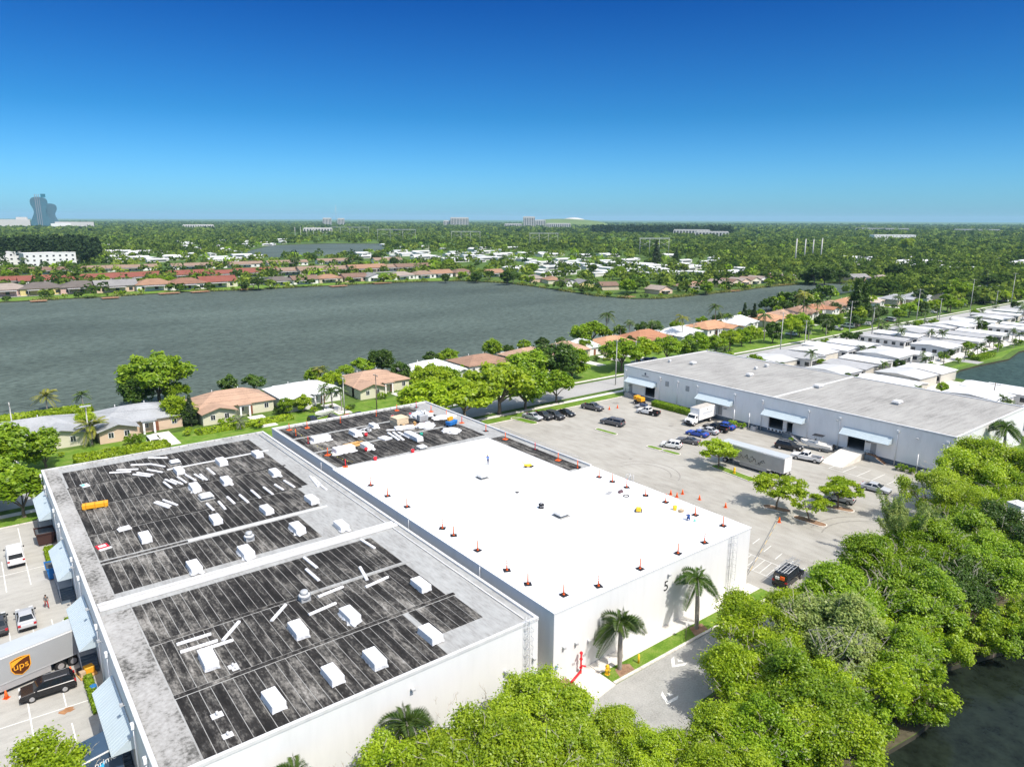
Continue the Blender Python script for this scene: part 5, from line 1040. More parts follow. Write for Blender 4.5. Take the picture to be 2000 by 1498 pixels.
p = P(1216, 945, ZW); t = thing('roof_access_rail', 'grey ladder rails rising over the right edge of the white roof', 'ladder', (75.2, p.y, ZW))
obj('rail', MB().path([(0.3, -.35, -2.0), (0.3, -.35, 1.1), (-.6, -.35, 1.1), (-.6, -.35, 0.0)], .035, 5).path([(0.3, .35, -2.0), (0.3, .35, 1.1), (-.6, .35, 1.1), (-.6, .35, 0.0)], .035, 5), m_steel, t); obj('rung', MB().tube((0.3, -.35, .2), (0.3, .35, .2), .03, n=5).tube((0.3, -.35, .6), (0.3, .35, .6), .03, n=5).tube((-.6, -.35, .6), (-.6, .35, .6), .03, n=5), m_steel, t)
def bucket(px, py, mat, lb, z=ZW - 0.02):
    p = P(px, py, z); t = thing('bucket', lb, 'bucket', (p.x, p.y, z + 0.006)); obj('pail', MB().tube((0, 0, 0), (0, 0, .55), .25, .3, 14), mat, t); obj('handle', MB().path([(-.3, 0, .5), (-.2, 0, .75), (.2, 0, .75), (.3, 0, .5)], .02, 5), m_steel, t)
bucket(733, 899, m_red, 'red bucket on the dark roof close to the white membrane edge'); bucket(715, 881, m_red, 'red bucket standing against a white skylight curb'); bucket(715, 852, m_red, 'red bucket beside the dark grey tangle of equipment'); bucket(767, 817, m_red, 'red bucket left of the cream packaged stack'); bucket(806, 884, m_red, 'small red bucket by the hooded vent'); bucket(823, 851, m_green, 'green bucket at the end of the long white stack')
# amber crate bundle, red frame sign and scraps on the near roof
a = P(161, 996, ZG); b = P(212, 988, ZG); d = b - a
t = thing('tarpaulin_bundle', 'long amber crate bundle on the left edge of the dark roof', 'crate', ((a.x + b.x) / 2, (a.y + b.y) / 2, ZG + 0.022), math.atan2(d.y, d.x)); L = d.length
obj('crate', MB().box(-L / 2, L / 2, -.45, .45, .12, .75), m_amber, t, 0.05)
for k in (-0.35, 0, 0.35): obj('strap', MB().box(k * L - .05, k * L + .05, -.46, .46, .12, .765), M('dark_amber', (0.5, 0.22, 0.02), 0.6), t)
for k in (-0.4, 0, 0.4): obj('foot', MB().box(k * L - .15, k * L + .15, -.4, .4, 0, .12), m_wood, t)
p = P(200, 1068, ZG); t = thing('roof_sign', 'red framed white panel lying at the edge of the dark roof', 'sign', (p.x, p.y, ZG + 0.022), .15); obj('frame', MB().box(-.65, .65, -.6, .6, 0, .1), m_red, t, 0.02); obj('panel', MB().box(-.4, .4, -.3, .3, .102, .13), m_white, t); obj('white_edge', MB().box(-.6, .75, -1.1, -.65, 0, .06), m_white, t)
p = P(166, 949, ZG); t = thing('parts_tray', 'small white tray with mint scraps on the far-left roof', 'tray', (p.x, p.y, ZG + 0.022), .2); obj('tray', MB().box(-.5, .5, -.7, .7, 0, .12), m_wrap, t, 0.02); obj('mint_scrap', MB().box(-.45, .0, -.4, .3, .122, .2), MATS['mint_plastic'], t)
p = P(243, 1034, ZG); t = thing('board_stack', 'low white board on a pale patch at the left of the dark roof', 'board stack', (p.x, p.y, ZG + 0.022), .1); obj('board', MB().box(-.75, .75, -.5, .5, 0, .14), m_wrap, t, 0.02); obj('board', MB().box(-.6, .7, -.45, .5, .145, .25), m_wrap, t, 0.02)
for k, (px, py, s) in enumerate(((424, 1397, .9), (445, 1436, .8), (455, 1301, .8), (460, 1306, .6))):
    p = P(px, py, ZG); t = thing('pipe_vent', f'small plumbing vent with pale flashing on the front dark roof, {nth(sorted([424, 445, 455, 460]).index(px))} from the left', 'vent', (p.x, p.y, ZG + 0.022), 0, 'plumbing vents on the front roof', s)
    obj('flashing', MB().box(-.5, .5, -.4, .4, 0, .015), m_cope, t); obj('pipe', MB().tube((0, 0, .015), (0, 0, .4), .1, .1, 8), m_cope, t)
# ------------------------------------------------------------------ small things on the ground by the front wall
p = P(1186, 1318); t = thing('fire_hydrant', 'yellow fire hydrant beside the sign post and the nearer palm', 'hydrant', (p.x, p.y, 0.10)); obj('barrel', MB().tube((0, 0, 0), (0, 0, .55), .13, .12, 12).tube((0, 0, 0), (0, 0, .06), .19, .19, 12), m_yellow, t); obj('bonnet', MB().tube((0, 0, .55), (0, 0, .6), .16, .16, 12).dome((0, 0, .6), .14, .14, .16, 12, 4), m_yellow, t); obj('nozzle', MB().tube((-.22, 0, .4), (.22, 0, .4), .06, .06, 8).tube((0, -.22, .4), (0, 0, .4), .075, .075, 8), m_yellow, t); t.scale = (1.5, 1.5, 1.5)
p = P(1434, 925); t = thing('fire_hydrant', 'yellow fire hydrant on the tree island in the right car park', 'hydrant', (p.x, p.y, 0.11)); obj('barrel', MB().tube((0, 0, 0), (0, 0, .55), .13, .12, 12).tube((0, 0, 0), (0, 0, .06), .19, .19, 12), m_yellow, t); obj('bonnet', MB().tube((0, 0, .55), (0, 0, .6), .16, .16, 12).dome((0, 0, .6), .14, .14, .16, 12, 4), m_yellow, t); obj('nozzle', MB().tube((-.22, 0, .4), (.22, 0, .4), .06, .06, 8), m_yellow, t); t.scale = (1.5, 1.5, 1.5)
for px, py, lb in ((1247, 1296, 'yellow bollard on the grass strip between the two palms'), (1083, 1350, 'yellow bollard by the corner of the white building'), (1103, 1360, 'yellow bollard at the end of the red pipe bed')):
    p = P(px, py); t = thing('bollard', lb, 'bollard', (p.x, p.y, 0.09)); obj('post', MB().tube((0, 0, 0), (0, 0, 1.0), .11, .11, 12), m_yellow, t); obj('cap', MB().dome((0, 0, 1.0), .11, .11, .07, 12, 3), m_yellow, t)
t = thing('fire_pipe', 'red fire service pipe rising at the front wall of the white building', 'pipe', (45.7, 46.9, 0.09))
obj('riser', MB().tube((0, 0, 0), (0, 0, 2.3), .1, .1, 10), m_red, t); obj('cross_pipe', MB().tube((0, 0, .22), (-2.0, -0.75, .22), .13, .13, 10), m_red, t); obj('valve_head', MB().tube((0, 0, 2.3), (-.25, -.3, 2.45), .13, .1, 10).ball((0, 0, 2.35), .18, .18, .18, 10, 6), m_red, t); obj('side_outlet', MB().tube((0, 0, .9), (.45, -.25, .75), .09, .09, 8), m_red, t); obj('flange', MB().tube((0, 0, .6), (0, 0, .7), .17, .17, 12).tube((0, 0, 1.6), (0, 0, 1.7), .17, .17, 12), m_red, t)
for px, py, lb in ((1189, 1325, 'thin sign post beside the yellow hydrant'), (1339, 1250, 'thin sign post on the grass strip near the farther palm')):
    p = P(px, py); t = thing('sign_post', lb, 'sign', (p.x, p.y, 0.09)); obj('post', MB().tube((0, 0, 0), (0, 0, 2.4), .035, .035, 6), m_polew, t); obj('sign_plate', MB().box(-.22, .22, -.05, -.036, 1.75, 2.35), m_white, t)
p = P(1138, 1352); t = thing('utility_cover', 'small concrete box cover on the corner grass', 'cover', (p.x, p.y, 0.09)); obj('rim', MB().box(-.35, .35, -.3, .3, 0, .1), m_walk, t, 0.02); obj('lid', MB().box(-.25, .25, -.2, .2, .1, .12), m_mulch, t)
# dumpsters and clutter in the left car park
def dumpster(label, loc, rz, mat, s=1.0):
    t = thing('dumpster', label, 'dumpster', loc, rz, None, s); h = 1.25
    obj('bin', MB().add([(-.9, -.7, 0.12), (.9, -.7, 0.12), (.9, .6, 0.12), (-.9, .6, 0.12), (-1, -.9, h), (1, -.9, h), (1, .75, h + .15), (-1, .75, h + .15)], [(3, 2, 1, 0), (0, 1, 5, 4), (1, 2, 6, 5), (2, 3, 7, 6), (3, 0, 4, 7)]), mat, t)
    obj('contents', MB().add([(-.97, -.85, h - .15), (.97, -.85, h - .15), (.97, .7, h), (-.97, .7, h)], [(0, 1, 2, 3)]), M('rubbish', (0.08, 0.09, 0.1), 0.9, 0.5, 5.0), t)
    obj('rim', MB().box(-1.04, 1.04, -.95, -.88, h - .08, h + .02).box(-1.04, 1.04, .73, .8, h + .07, h + .17).box(-1.06, -.99, -.88, .73, h - .02, h + .1).box(.99, 1.06, -.88, .73, h - .02, h + .1), mat, t)
    obj('wheels', MB().tube((-.7, -.5, .08), (-.6, -.5, .08), .08).tube((.6, -.5, .08), (.7, -.5, .08), .08).tube((-.7, .4, .08), (-.6, .4, .08), .08).tube((.6, .4, .08), (.7, .4, .08), .08), m_black, t)
dumpster('open blue dumpster beside the awning in the left car park', (5.0, 104.3, 0.014), SN, m_blue, 1.25); dumpster('dark brown dumpster under the farthest left awning', (5.0, 116.8, 0.014), SN, M('brown_paint', (0.06, 0.03, 0.025), 0.7), 1.4)
p = P(190, 1332); t = thing('stair_machine', 'yellow and black equipment pile beside the dock steps', 'equipment', (5.1, 78.0, 0.014), .2); obj('yellow_body', MB().box(-.2, .7, -.5, .3, .2, .9), m_amber, t, 0.06); obj('pallet', MB().box(-.8, .8, -.8, .8, 0, .15), m_wood, t); obj('cartons', MB().box(-.7, -.2, -.6, 0, .15, .7).box(-.6, .1, .35, .8, .15, .6), MATS['cardboard'], t); obj('black_load', MB().box(-.75, -.25, .05, .5, .15, .8), m_black, t, 0.04)
p = P(184, 1352); t = thing('water_barrel', 'blue drum beside the clipped hedge on the left', 'drum', (p.x, p.y, 0.014)); obj('drum', MB().tube((0, 0, 0), (0, 0, .8), .3, .3, 14), m_blue, t); obj('drum_ring', MB().tube((0, 0, .28), (0, 0, .32), .32, .32, 14).tube((0, 0, .52), (0, 0, .56), .32, .32, 14), m_blue, t)
p = P(140, 1179); t = thing('planter', 'white ring planter beside the dock under the third awning', 'planter', (4.9, 90.5, 0.014)); obj('ring', MB().path([(.5 * math.cos(a), .5 * math.sin(a), .25) for a in [2 * math.pi * i / 14 for i in range(15)]], .1, 6), m_white, t); obj('soil', MB().tube((0, 0, 0), (0, 0, .2), .45, .45, 14), m_black, t)
# equipment by the far bay: amber lift, trailer, blue tank
p = P(1262, 783); t = thing('boom_lift', 'amber lift machine parked in front of the open bay by the hedge', 'lift', (136.2 - 2.6, 118.6, 0.014), SN); obj('chassis', MB().box(-1.3, 1.3, -.8, .8, .4, .9), m_black, t); obj('body', MB().box(-1.2, .3, -.75, .75, .9, 1.9), m_amber, t, 0.06); obj('basket', MB().box(.4, 1.4, -.8, .8, 1.2, 2.1), m_amber, t, 0.05); wheelset(t, (-.9, .9), .8, .4, False)
t = thing('utility_trailer', 'low blue and white utility trailer beside the amber lift', 'trailer', (131.0, 115.2, 0.014), SN + .2); obj('bed', MB().box(-1.8, 1.8, -.9, .9, .5, .7), m_midgrey, t); obj('tank', MB().box(-1.2, .6, -.6, .6, .7, 1.3), CARP['navy'], t, 0.1); obj('drawbar', MB().box(1.8, 2.9, -.06, .06, .5, .6), m_black, t); wheelset(t, (-.3,), .95, .32, False)
t = thing('ac_unit', 'grey air conditioner box at the foot of the grey wall near the shrubs', 'air conditioner', (136.6, 51.0, 0.014)); obj('casing', MB().box(-.5, .5, -.7, .7, .05, 1.0), m_alu, t, 0.03); obj('fan_guard', MB().tube((0, 0, 1.0), (0, 0, 1.04), .4, .4, 14), m_black, t); obj('pad', MB().box(-.6, .6, -.8, .8, 0, .05), m_walk, t)
t = thing('ac_unit', 'grey air conditioner box beside the round shrubs and blue sedan', 'air conditioner', (136.7, 87.2, 0.014)); obj('casing', MB().box(-.5, .5, -.6, .6, .05, 1.0), m_alu, t, 0.03); obj('fan_guard', MB().tube((0, 0, 1.0), (0, 0, 1.04), .4, .4, 14), m_black, t); obj('pad', MB().box(-.6, .6, -.8, .8, 0, .05), m_walk, t)
# ------------------------------------------------------------------ foliage
m_lime = leaf_mat('lime_leaves', (0.205, 0.330, 0.006), (0.460, 0.580, 0.024), 0.48)
m_leaf = leaf_mat('green_leaves', (0.130, 0.255, 0.006), (0.345, 0.490, 0.022), 0.44, 0.15)
m_leafd = leaf_mat('deep_green_leaves', (0.028, 0.075, 0.008), (0.105, 0.180, 0.020), 0.32, 0.25)
m_pine = leaf_mat('pine_needles', (0.020, 0.045, 0.014), (0.065, 0.105, 0.035), 0.25, 0.2)
m_palm = leaf_mat('palm_leaves', (0.030, 0.075, 0.012), (0.120, 0.185, 0.030), 0.3, 0.2)
m_palmy = leaf_mat('yellowing_palm_leaves', (0.10, 0.15, 0.01), (0.36, 0.34, 0.05), 0.3, 0.15)
m_grey = leaf_mat('grey_green_leaves', (0.08, 0.12, 0.05), (0.20, 0.22, 0.12), 0.3, 0.1)
m_palegr = leaf_mat('pale_green_leaves', (0.16, 0.25, 0.05), (0.38, 0.44, 0.12), 0.42, 0.1)
m_far1 = leaf_mat('far_dark_leaves', (0.030, 0.062, 0.014), (0.150, 0.215, 0.038), 0.3, 0.1, 0.0, 0.022, 0.25)
m_far2 = leaf_mat('far_green_leaves', (0.055, 0.100, 0.016), (0.250, 0.320, 0.048), 0.3, 0.1, 0.0, 0.03, 0.25)
m_pinefar = leaf_mat('far_pine_needles', (0.017, 0.034, 0.014), (0.040, 0.064, 0.024), 0.2, 0.1, 0.0)
m_reed = leaf_mat('shore_reeds', (0.11, 0.15, 0.02), (0.30, 0.30, 0.07), 0.3, 0.1)
def leaf_quads(c, nrm, size, rng, aspect=0.62):
    """c (n,3) centres, nrm (n,3) normals, size (n,) -> verts, faces (diamond leaves)"""
    n = len(c); nrm = nrm / np.maximum(np.linalg.norm(nrm, axis=1, keepdims=True), 1e-6)
    r = rng.normal(size=(n, 3)); u = np.cross(nrm, r); u /= np.maximum(np.linalg.norm(u, axis=1, keepdims=True), 1e-6); w = np.cross(nrm, u)
    s = size[:, None]
    v = np.stack([c - u * s, c - w * s * aspect, c + u * s, c + w * s * aspect], 1).reshape(-1, 3)
    return v, np.arange(4 * n).reshape(n, 4)
def crown(seed, R_, H_, z0, nblob, n, leaf, kind='broad', up_bias=0.55):
    """leafy crown: many small leaf clumps spread over the crown's volume"""
    rng = np.random.default_rng(seed)
    if kind == 'broad':
        th = rng.uniform(0, 2 * np.pi, nblob); rad = np.sqrt(rng.uniform(0, 1, nblob)) * 0.86
        zz = np.sqrt(np.clip(1 - rad ** 2, 0, 1)) * rng.uniform(0.30, 0.98, nblob)
        bc = np.stack([rad * np.cos(th) * R_, rad * np.sin(th) * R_, z0 + (H_ - z0) * (0.12 + 0.8 * zz)], 1); br = R_ * rng.uniform(0.10, 0.24, nblob); sq = 0.7
    elif kind == 'lobed':
        nl_ = 9; la = rng.uniform(0, 2 * np.pi, nl_); lr = np.sqrt(rng.uniform(0.05, 1, nl_)) * 0.66 * R_; lrad = rng.uniform(0.26, 0.46, nl_) * R_; ltop = z0 + (H_ - z0) * (rng.uniform(0.55, 1.08, nl_) * (1 - 0.25 * (lr / R_)))
        k_ = rng.integers(0, nl_, nblob); d_ = rng.normal(size=(nblob, 3)); d_ /= np.linalg.norm(d_, axis=1, keepdims=True); d_[:, 2] = np.abs(d_[:, 2]) * 1.1 - 0.35
        bc = np.stack([lr[k_] * np.cos(la[k_]), lr[k_] * np.sin(la[k_]), ltop[k_] - lrad[k_] * 0.8], 1) + d_ * (lrad[k_] * rng.uniform(0.55, 1.0, nblob))[:, None] * np.array([1, 1, 0.85]); br = R_ * rng.uniform(0.07, 0.19, nblob); sq = 0.75
    elif kind == 'round':
        d = rng.normal(size=(nblob, 3)); d /= np.linalg.norm(d, axis=1, keepdims=True); rr = rng.uniform(0.5, 0.85, nblob)[:, None]
        bc = d * rr * np.array([R_, R_, (H_ - z0) / 2]) + np.array([0, 0, (H_ + z0) / 2]); br = R_ * rng.uniform(0.12, 0.28, nblob); sq = 0.85
    elif kind == 'flat':
        th = rng.uniform(0, 2 * np.pi, nblob); rad = np.sqrt(rng.uniform(0.02, 1, nblob)) * 0.9
        lay = rng.integers(0, 3, nblob)
        bc = np.stack([rad * np.cos(th) * R_, rad * np.sin(th) * R_, z0 + (H_ - z0) * (0.2 + 0.33 * lay * (1 - 0.4 * rad)) + rng.normal(size=nblob) * 0.1], 1); br = R_ * rng.uniform(0.14, 0.26, nblob); sq = 0.38
    else:  # cone
        t = rng.uniform(0, 1, nblob) ** 0.8; th = rng.uniform(0, 2 * np.pi, nblob); rad = (1 - t) * rng.uniform(0.3, 0.95, nblob)
        bc = np.stack([rad * np.cos(th) * R_, rad * np.sin(th) * R_, z0 + (H_ - z0) * t * 0.96], 1); br = R_ * (0.18 + 0.25 * (1 - t)); sq = 0.9
    wgt = br ** 2 * rng.choice([0.35, 0.8, 1.2, 1.6], nblob); wgt /= wgt.sum(); k = rng.choice(nblob, n, p=wgt)
    d = rng.normal(size=(n, 3)); d /= np.linalg.norm(d, axis=1, keepdims=True); d[:, 2] = np.where(rng.uniform(size=n) < 0.35, np.abs(d[:, 2]), d[:, 2])
    rad = np.where(rng.uniform(size=n) < 0.14, rng.uniform(1.0, 1.45, n), rng.uniform(0.25, 1.0, n) ** 0.6)
    c = bc[k] + d * (br[k] * rad)[:, None] * np.array([1, 1, sq])
    nrm = d * 0.5 + np.array([0, -0.25, up_bias + 0.25]) + rng.normal(size=(n, 3)) * 0.55
    v, f = leaf_quads(c, nrm, leaf * rng.uniform(0.6, 1.35, n), rng)
    return np_mesh('crown', v, f), bc
def limbs(seed, bc, z_fork, r, H_, nl=7, lean=0.0):
    rr = random.Random(seed); mb = MB(); fork = Vector((lean, lean * 0.4, z_fork)); mid = Vector((lean * 0.4 + 0.05, 0.05, z_fork * 0.5))
    mb.tube((0, 0, -0.15), mid, r * 1.25, r, 8, False).tube(mid, fork, r, r * 0.85, 8, False)
    for b in rr.sample(list(range(len(bc))), min(nl, len(bc))):
        t = Vector(bc[b]); m_ = fork.lerp(t, 0.5) + Vector((rr.uniform(-.3, .3), rr.uniform(-.3, .3), 0.25))
        mb.tube(fork, m_, r * 0.55, r * 0.33, 6, False).tube(m_, t, r * 0.33, r * 0.1, 5, False)
        for _ in range(2):
            q = m_.lerp(t, rr.uniform(.2, .7)); mb.tube(q, q + Vector((rr.uniform(-1, 1), rr.uniform(-1, 1), rr.uniform(.1, .8))) * (H_ * 0.12), r * 0.18, r * 0.05, 4, False)
    return mb.mesh('trunk')
def tree_proto(seed, R_, H_, z0, nblob, n, leaf, kind, r, nl=7, lean=0.0):
    me, bc = crown(seed, R_, H_, z0, nblob, n, leaf, kind); return (me, limbs(seed, bc, z0 * 0.75 if kind != 'cone' else H_ * 0.8, r, H_, nl, lean), R_, H_)
m_twig = M('pale_twigs', (0.40, 0.36, 0.29), 0.9, 0.2, 2.0)
def twig_mesh(seed, R_, H_, z0, n=46):
    rr = random.Random(seed); mb = MB()
    for _ in range(n):
        a = rr.uniform(0, 6.28); q = math.sqrt(rr.random()) * .9; z = z0 + (H_ - z0) * (.12 + .8 * math.sqrt(max(0, 1 - q * q)) * rr.uniform(.6, 1.0))
        p = Vector((q * R_ * math.cos(a), q * R_ * math.sin(a), z)); d = Vector((math.cos(a) * q + rr.uniform(-.5, .5), math.sin(a) * q + rr.uniform(-.5, .5), rr.uniform(.15, .8))).normalized(); L = rr.uniform(.5, 1.3)
        mb.tube(p - d * L * .5, p + d * L * .6, .024, .010, 4, False)
        for _k in range(3):
            b = p + d * L * rr.uniform(-.2, .4); mb.tube(b, b + (d + Vector((rr.uniform(-1, 1), rr.uniform(-1, 1), rr.uniform(-.3, .7)))).normalized() * L * rr.uniform(.25, .5), .018, .008, 3, False)
    return mb.mesh('bare_twigs')
def tree(proto, label, loc, s, rz, mat, group=None, sz=None, name='broadleaf_tree', bark=None):
    t = thing(name, label, 'tree', loc, rz, group, (s, s, sz if sz else s))
    obj('trunk', proto[1], bark or m_trunk, t); obj('crown', proto[0], mat, t)
    if len(proto) > 4: obj('bare_twigs', proto[4], m_twig, t)['kind'] = 'stuff'
    return t
NEAR = [tree_proto(11, 6.6, 9.2, 1.6, 170, 52000, 0.125, 'lobed', 0.24, 24), tree_proto(12, 6.8, 8.6, 1.4, 180, 52000, 0.125, 'lobed', 0.22, 24), tree_proto(13, 6.2, 9.6, 1.2, 170, 50000, 0.125, 'lobed', 0.22, 24), tree_proto(16, 6.6, 8.2, 1.6, 180, 50000, 0.12, 'lobed', 0.2, 24)]
NEAR.append(tree_proto(15, 6.0, 9.6, 2.6, 26, 30000, 0.13, 'round', 0.24, 20))
NEAR = [q + (twig_mesh(80 + i, q[2], q[3], 2.0, 50),) for i, q in enumerate(NEAR)]
FLAT = [tree_proto(21, 4.0, 5.4, 2.6, 40, 6500, 0.20, 'flat', 0.15, 9, 0.4), tree_proto(22, 4.4, 5.6, 2.8, 46, 6500, 0.20, 'flat', 0.14, 9, -0.3), tree_proto(23, 3.2, 4.4, 2.4, 26, 3200, 0.2, 'flat', 0.12, 7, 0.6)]
MID = [tree_proto(31, 5.0, 8.5, 2.4, 60, 7500, 0.30, 'broad', 0.25), tree_proto(32, 5.0, 9.0, 2.0, 60, 7500, 0.30, 'round', 0.25), tree_proto(33, 4.5, 7.5, 2.0, 45, 6500, 0.30, 'broad', 0.22), tree_proto(34, 4.2, 8.0, 1.2, 40, 6000, 0.30, 'round', 0.22)]
FAR = [tree_proto(41, 5.0, 8.5, 1.8, 26, 1300, 0.62, 'broad', 0.3, 3), tree_proto(42, 5.0, 9.0, 1.5, 26, 1300, 0.62, 'round', 0.3, 3), tree_proto(43, 4.5, 7.5, 1.2, 22, 1100, 0.62, 'broad', 0.3, 3)]
CONE = [tree_proto(51, 2.2, 12.0, 0.8, 70, 5000, 0.26, 'cone', 0.2, 4), tree_proto(52, 2.4, 12.0, 2.0, 60, 4000, 0.30, 'cone', 0.2, 4)]
def wispy(seed):
    """feathery casuarina: drooping needle sprays on upright branches"""
    rng = np.random.default_rng(seed); cs = []; ns = []; mb = MB(); rr = random.Random(seed)
    mb.tube((0, 0, -.1), (0.1, 0, 3.0), .2, .15, 7, False)
    for b in range(16):
        a = rr.uniform(0, 6.28); L = rr.uniform(3.5, 7.5); tip = Vector((math.cos(a) * rr.uniform(.8, 3.6), math.sin(a) * rr.uniform(.8, 3.6), 2.2 + L)); base = Vector((0.1, 0, rr.uniform(1.2, 3.0)))
        mb.tube(base, tip, .07, .02, 4, False)
        t = rng.uniform(0.25, 1.02, 420)[:, None]; p = np.array(base) * (1 - t) + np.array(tip) * t + rng.normal(size=(420, 3)) * 0.33 * (1.15 - t * 0.7); cs.append(p); ns.append(rng.normal(size=(420, 3)))
    c = np.concatenate(cs); v, f = leaf_quads(c, np.concatenate(ns), 0.3 * rng.uniform(.6, 1.3, len(c)), rng, 0.16); return (np_mesh('crown', v, f), mb.mesh('trunk'), 4, 9)
WISP = wispy(61)
def palm_proto(seed, H_, nf, L, droop, leafl, plume=False, r=0.16, bulge=0.0):
    rr = random.Random(seed); rng = np.random.default_rng(seed); tr = MB(); n = 8; prev = Vector((0, 0, -.1)); lean = rr.uniform(-.4, .4)
    for k in range(1, n + 1):
        u = k / n; q = Vector((lean * u * u, 0.1 * u, H_ * u)); rad = r * (1.15 - 0.45 * u + bulge * math.sin(math.pi * u)); tr.tube(prev, q, r * (1.15 - 0.45 * (k - 1) / n + bulge * math.sin(math.pi * (k - 1) / n)), rad, 9, False); prev = q
    top = prev; tr.tube(top, top + Vector((0, 0, .8)), r * .75, r * .35, 8)
    V = []; Fc = []; o = 0
    rach = MB()
    for k in range(nf):
        a = 2 * math.pi * k / nf * 2.4 + rr.uniform(-.25, .25); el = rr.uniform(-.5, 1.25); d = Vector((math.cos(a), math.sin(a), 0)); pts = []
        for j in range(11):
            u = j / 10; pts.append(top + Vector((0, 0, .55)) + d * (L * u * math.cos(el * (1 - u * .3))) + Vector((0, 0, L * (math.sin(el) * u - droop * u * u))))
        for j in range(0, 10, 3): rach.tube(pts[j], pts[min(j + 3, 10)], .03, .02, 4, False)
        for j in range(1, 11):
            t = (pts[j] - pts[j - 1]).normalized(); sd = t.cross(Vector((0, 0, 1))); sd = sd.normalized() if sd.length > 1e-3 else Vector((1, 0, 0)); up_ = sd.cross(t)
            for m_ in range(3):
                b = pts[j - 1].lerp(pts[j], m_ / 3); ll = leafl * (math.sin(math.pi * (0.12 + 0.8 * (j - 1 + m_ / 3) / 10)) + .15)
                angs = (0.0, math.pi) if not plume else (0.5, math.pi - .5, -.9, math.pi + .9, 1.57)
                for an in angs:
                    dr = (sd * math.cos(an) + up_ * math.sin(an)) * .85 + t * .5 + Vector((0, 0, -.25 if not plume else -.1)); dr.normalize(); w = t * (0.06 if not plume else .05)
                    V += [b - w, b + dr * ll * .5 + w * .3 - w, b + dr * ll, b + dr * ll * .5 + w * 1.3]; Fc.append((o, o + 1, o + 2, o + 3)); o += 4
    me = np_mesh('fronds', np.array([tuple(q) for q in V]), np.array(Fc)); return (tr.mesh('trunk'), me, rach.mesh('frond_stem'))
PALM = [palm_proto(1, 6.0, 15, 2.7, .55, .75), palm_proto(2, 7.5, 16, 2.9, .7, .8), palm_proto(3, 4.0, 14, 2.4, .6, .7), palm_proto(4, 3.0, 18, 3.4, .5, .9)]
FOX = [palm_proto(5, 4.7, 14, 2.75, .80, .80, True, .19, .5), palm_proto(6, 5.7, 11, 2.5, .72, .72, True, .19, .45)]
def palm(proto, label, loc, s, rz, mat, group=None, name='palm_tree'):
    t = thing(name, label, 'palm tree', loc, rz, group, s); obj('trunk', proto[0], m_ptrunk, t); f_ = obj('fronds', proto[1], mat, t); obj('frond_stem', proto[2], m_ptrunk, f_); return t
def hedge(label, x0, x1, y0, y1, h, mat, seed, dens=260, leaf=0.10, name='hedge', z=0.0):
    rng = np.random.default_rng(seed); n = int(dens * ((x1 - x0) * (y1 - y0) + 2 * h * (x1 - x0 + y1 - y0))); u = rng.uniform(size=(n, 3)); f = rng.integers(0, 5, n)
    u[f == 0, 2] = 1; u[f == 1, 0] = 0; u[f == 2, 0] = 1; u[f == 3, 1] = 0; u[f == 4, 1] = 1
    sx_, sy_ = x1 - x0, y1 - y0
    c = (u - np.array([.5, .5, 0])) * np.array([sx_, sy_, h]) + rng.normal(size=(n, 3)) * 0.06; c[:, 2] = np.abs(c[:, 2])
    nr = np.zeros((n, 3)); nr[f == 0, 2] = 1; nr[f == 1, 0] = -1; nr[f == 2, 0] = 1; nr[f == 3, 1] = -1; nr[f == 4, 1] = 1
    v, q = leaf_quads(c, nr + rng.normal(size=(n, 3)) * .5, leaf * rng.uniform(.6, 1.3, n), rng)
    t = thing(name, label, 'hedge', ((x0 + x1) / 2, (y0 + y1) / 2, z)); obj('leaves', np_mesh('leaves', v, q), mat, t)
    obj('branches', MB().box(-sx_ / 2 + .12, sx_ / 2 - .12, -sy_ / 2 + .12, sy_ / 2 - .12, 0, h - .15), M('hedge_branches', (0.03, 0.04, 0.015), 0.9, 0.3, 3.0), t); return t
def bush_proto(seed, R_, H_, n, leaf):
    me, bc = crown(seed, R_, H_, 0.1, 14, n, leaf, 'round'); return (me, limbs(seed, bc, 0.3, 0.06, H_, 5))
BUSH = [bush_proto(71, 1.0, 1.4, 900, 0.12), bush_proto(72, 1.3, 1.5, 1100, 0.13)]
BANK = [bush_proto(73, 1.0, 1.5, 5200, 0.05), bush_proto(74, 1.2, 1.4, 5600, 0.05)]
def bush(label, loc, s, mat, group=None):
    t = thing('shrub', label, 'shrub', loc, random.uniform(0, 6), group, s); b = random.choice(BUSH); obj('leaves', b[0], mat, t); obj('stems', b[1], m_trunk, t)

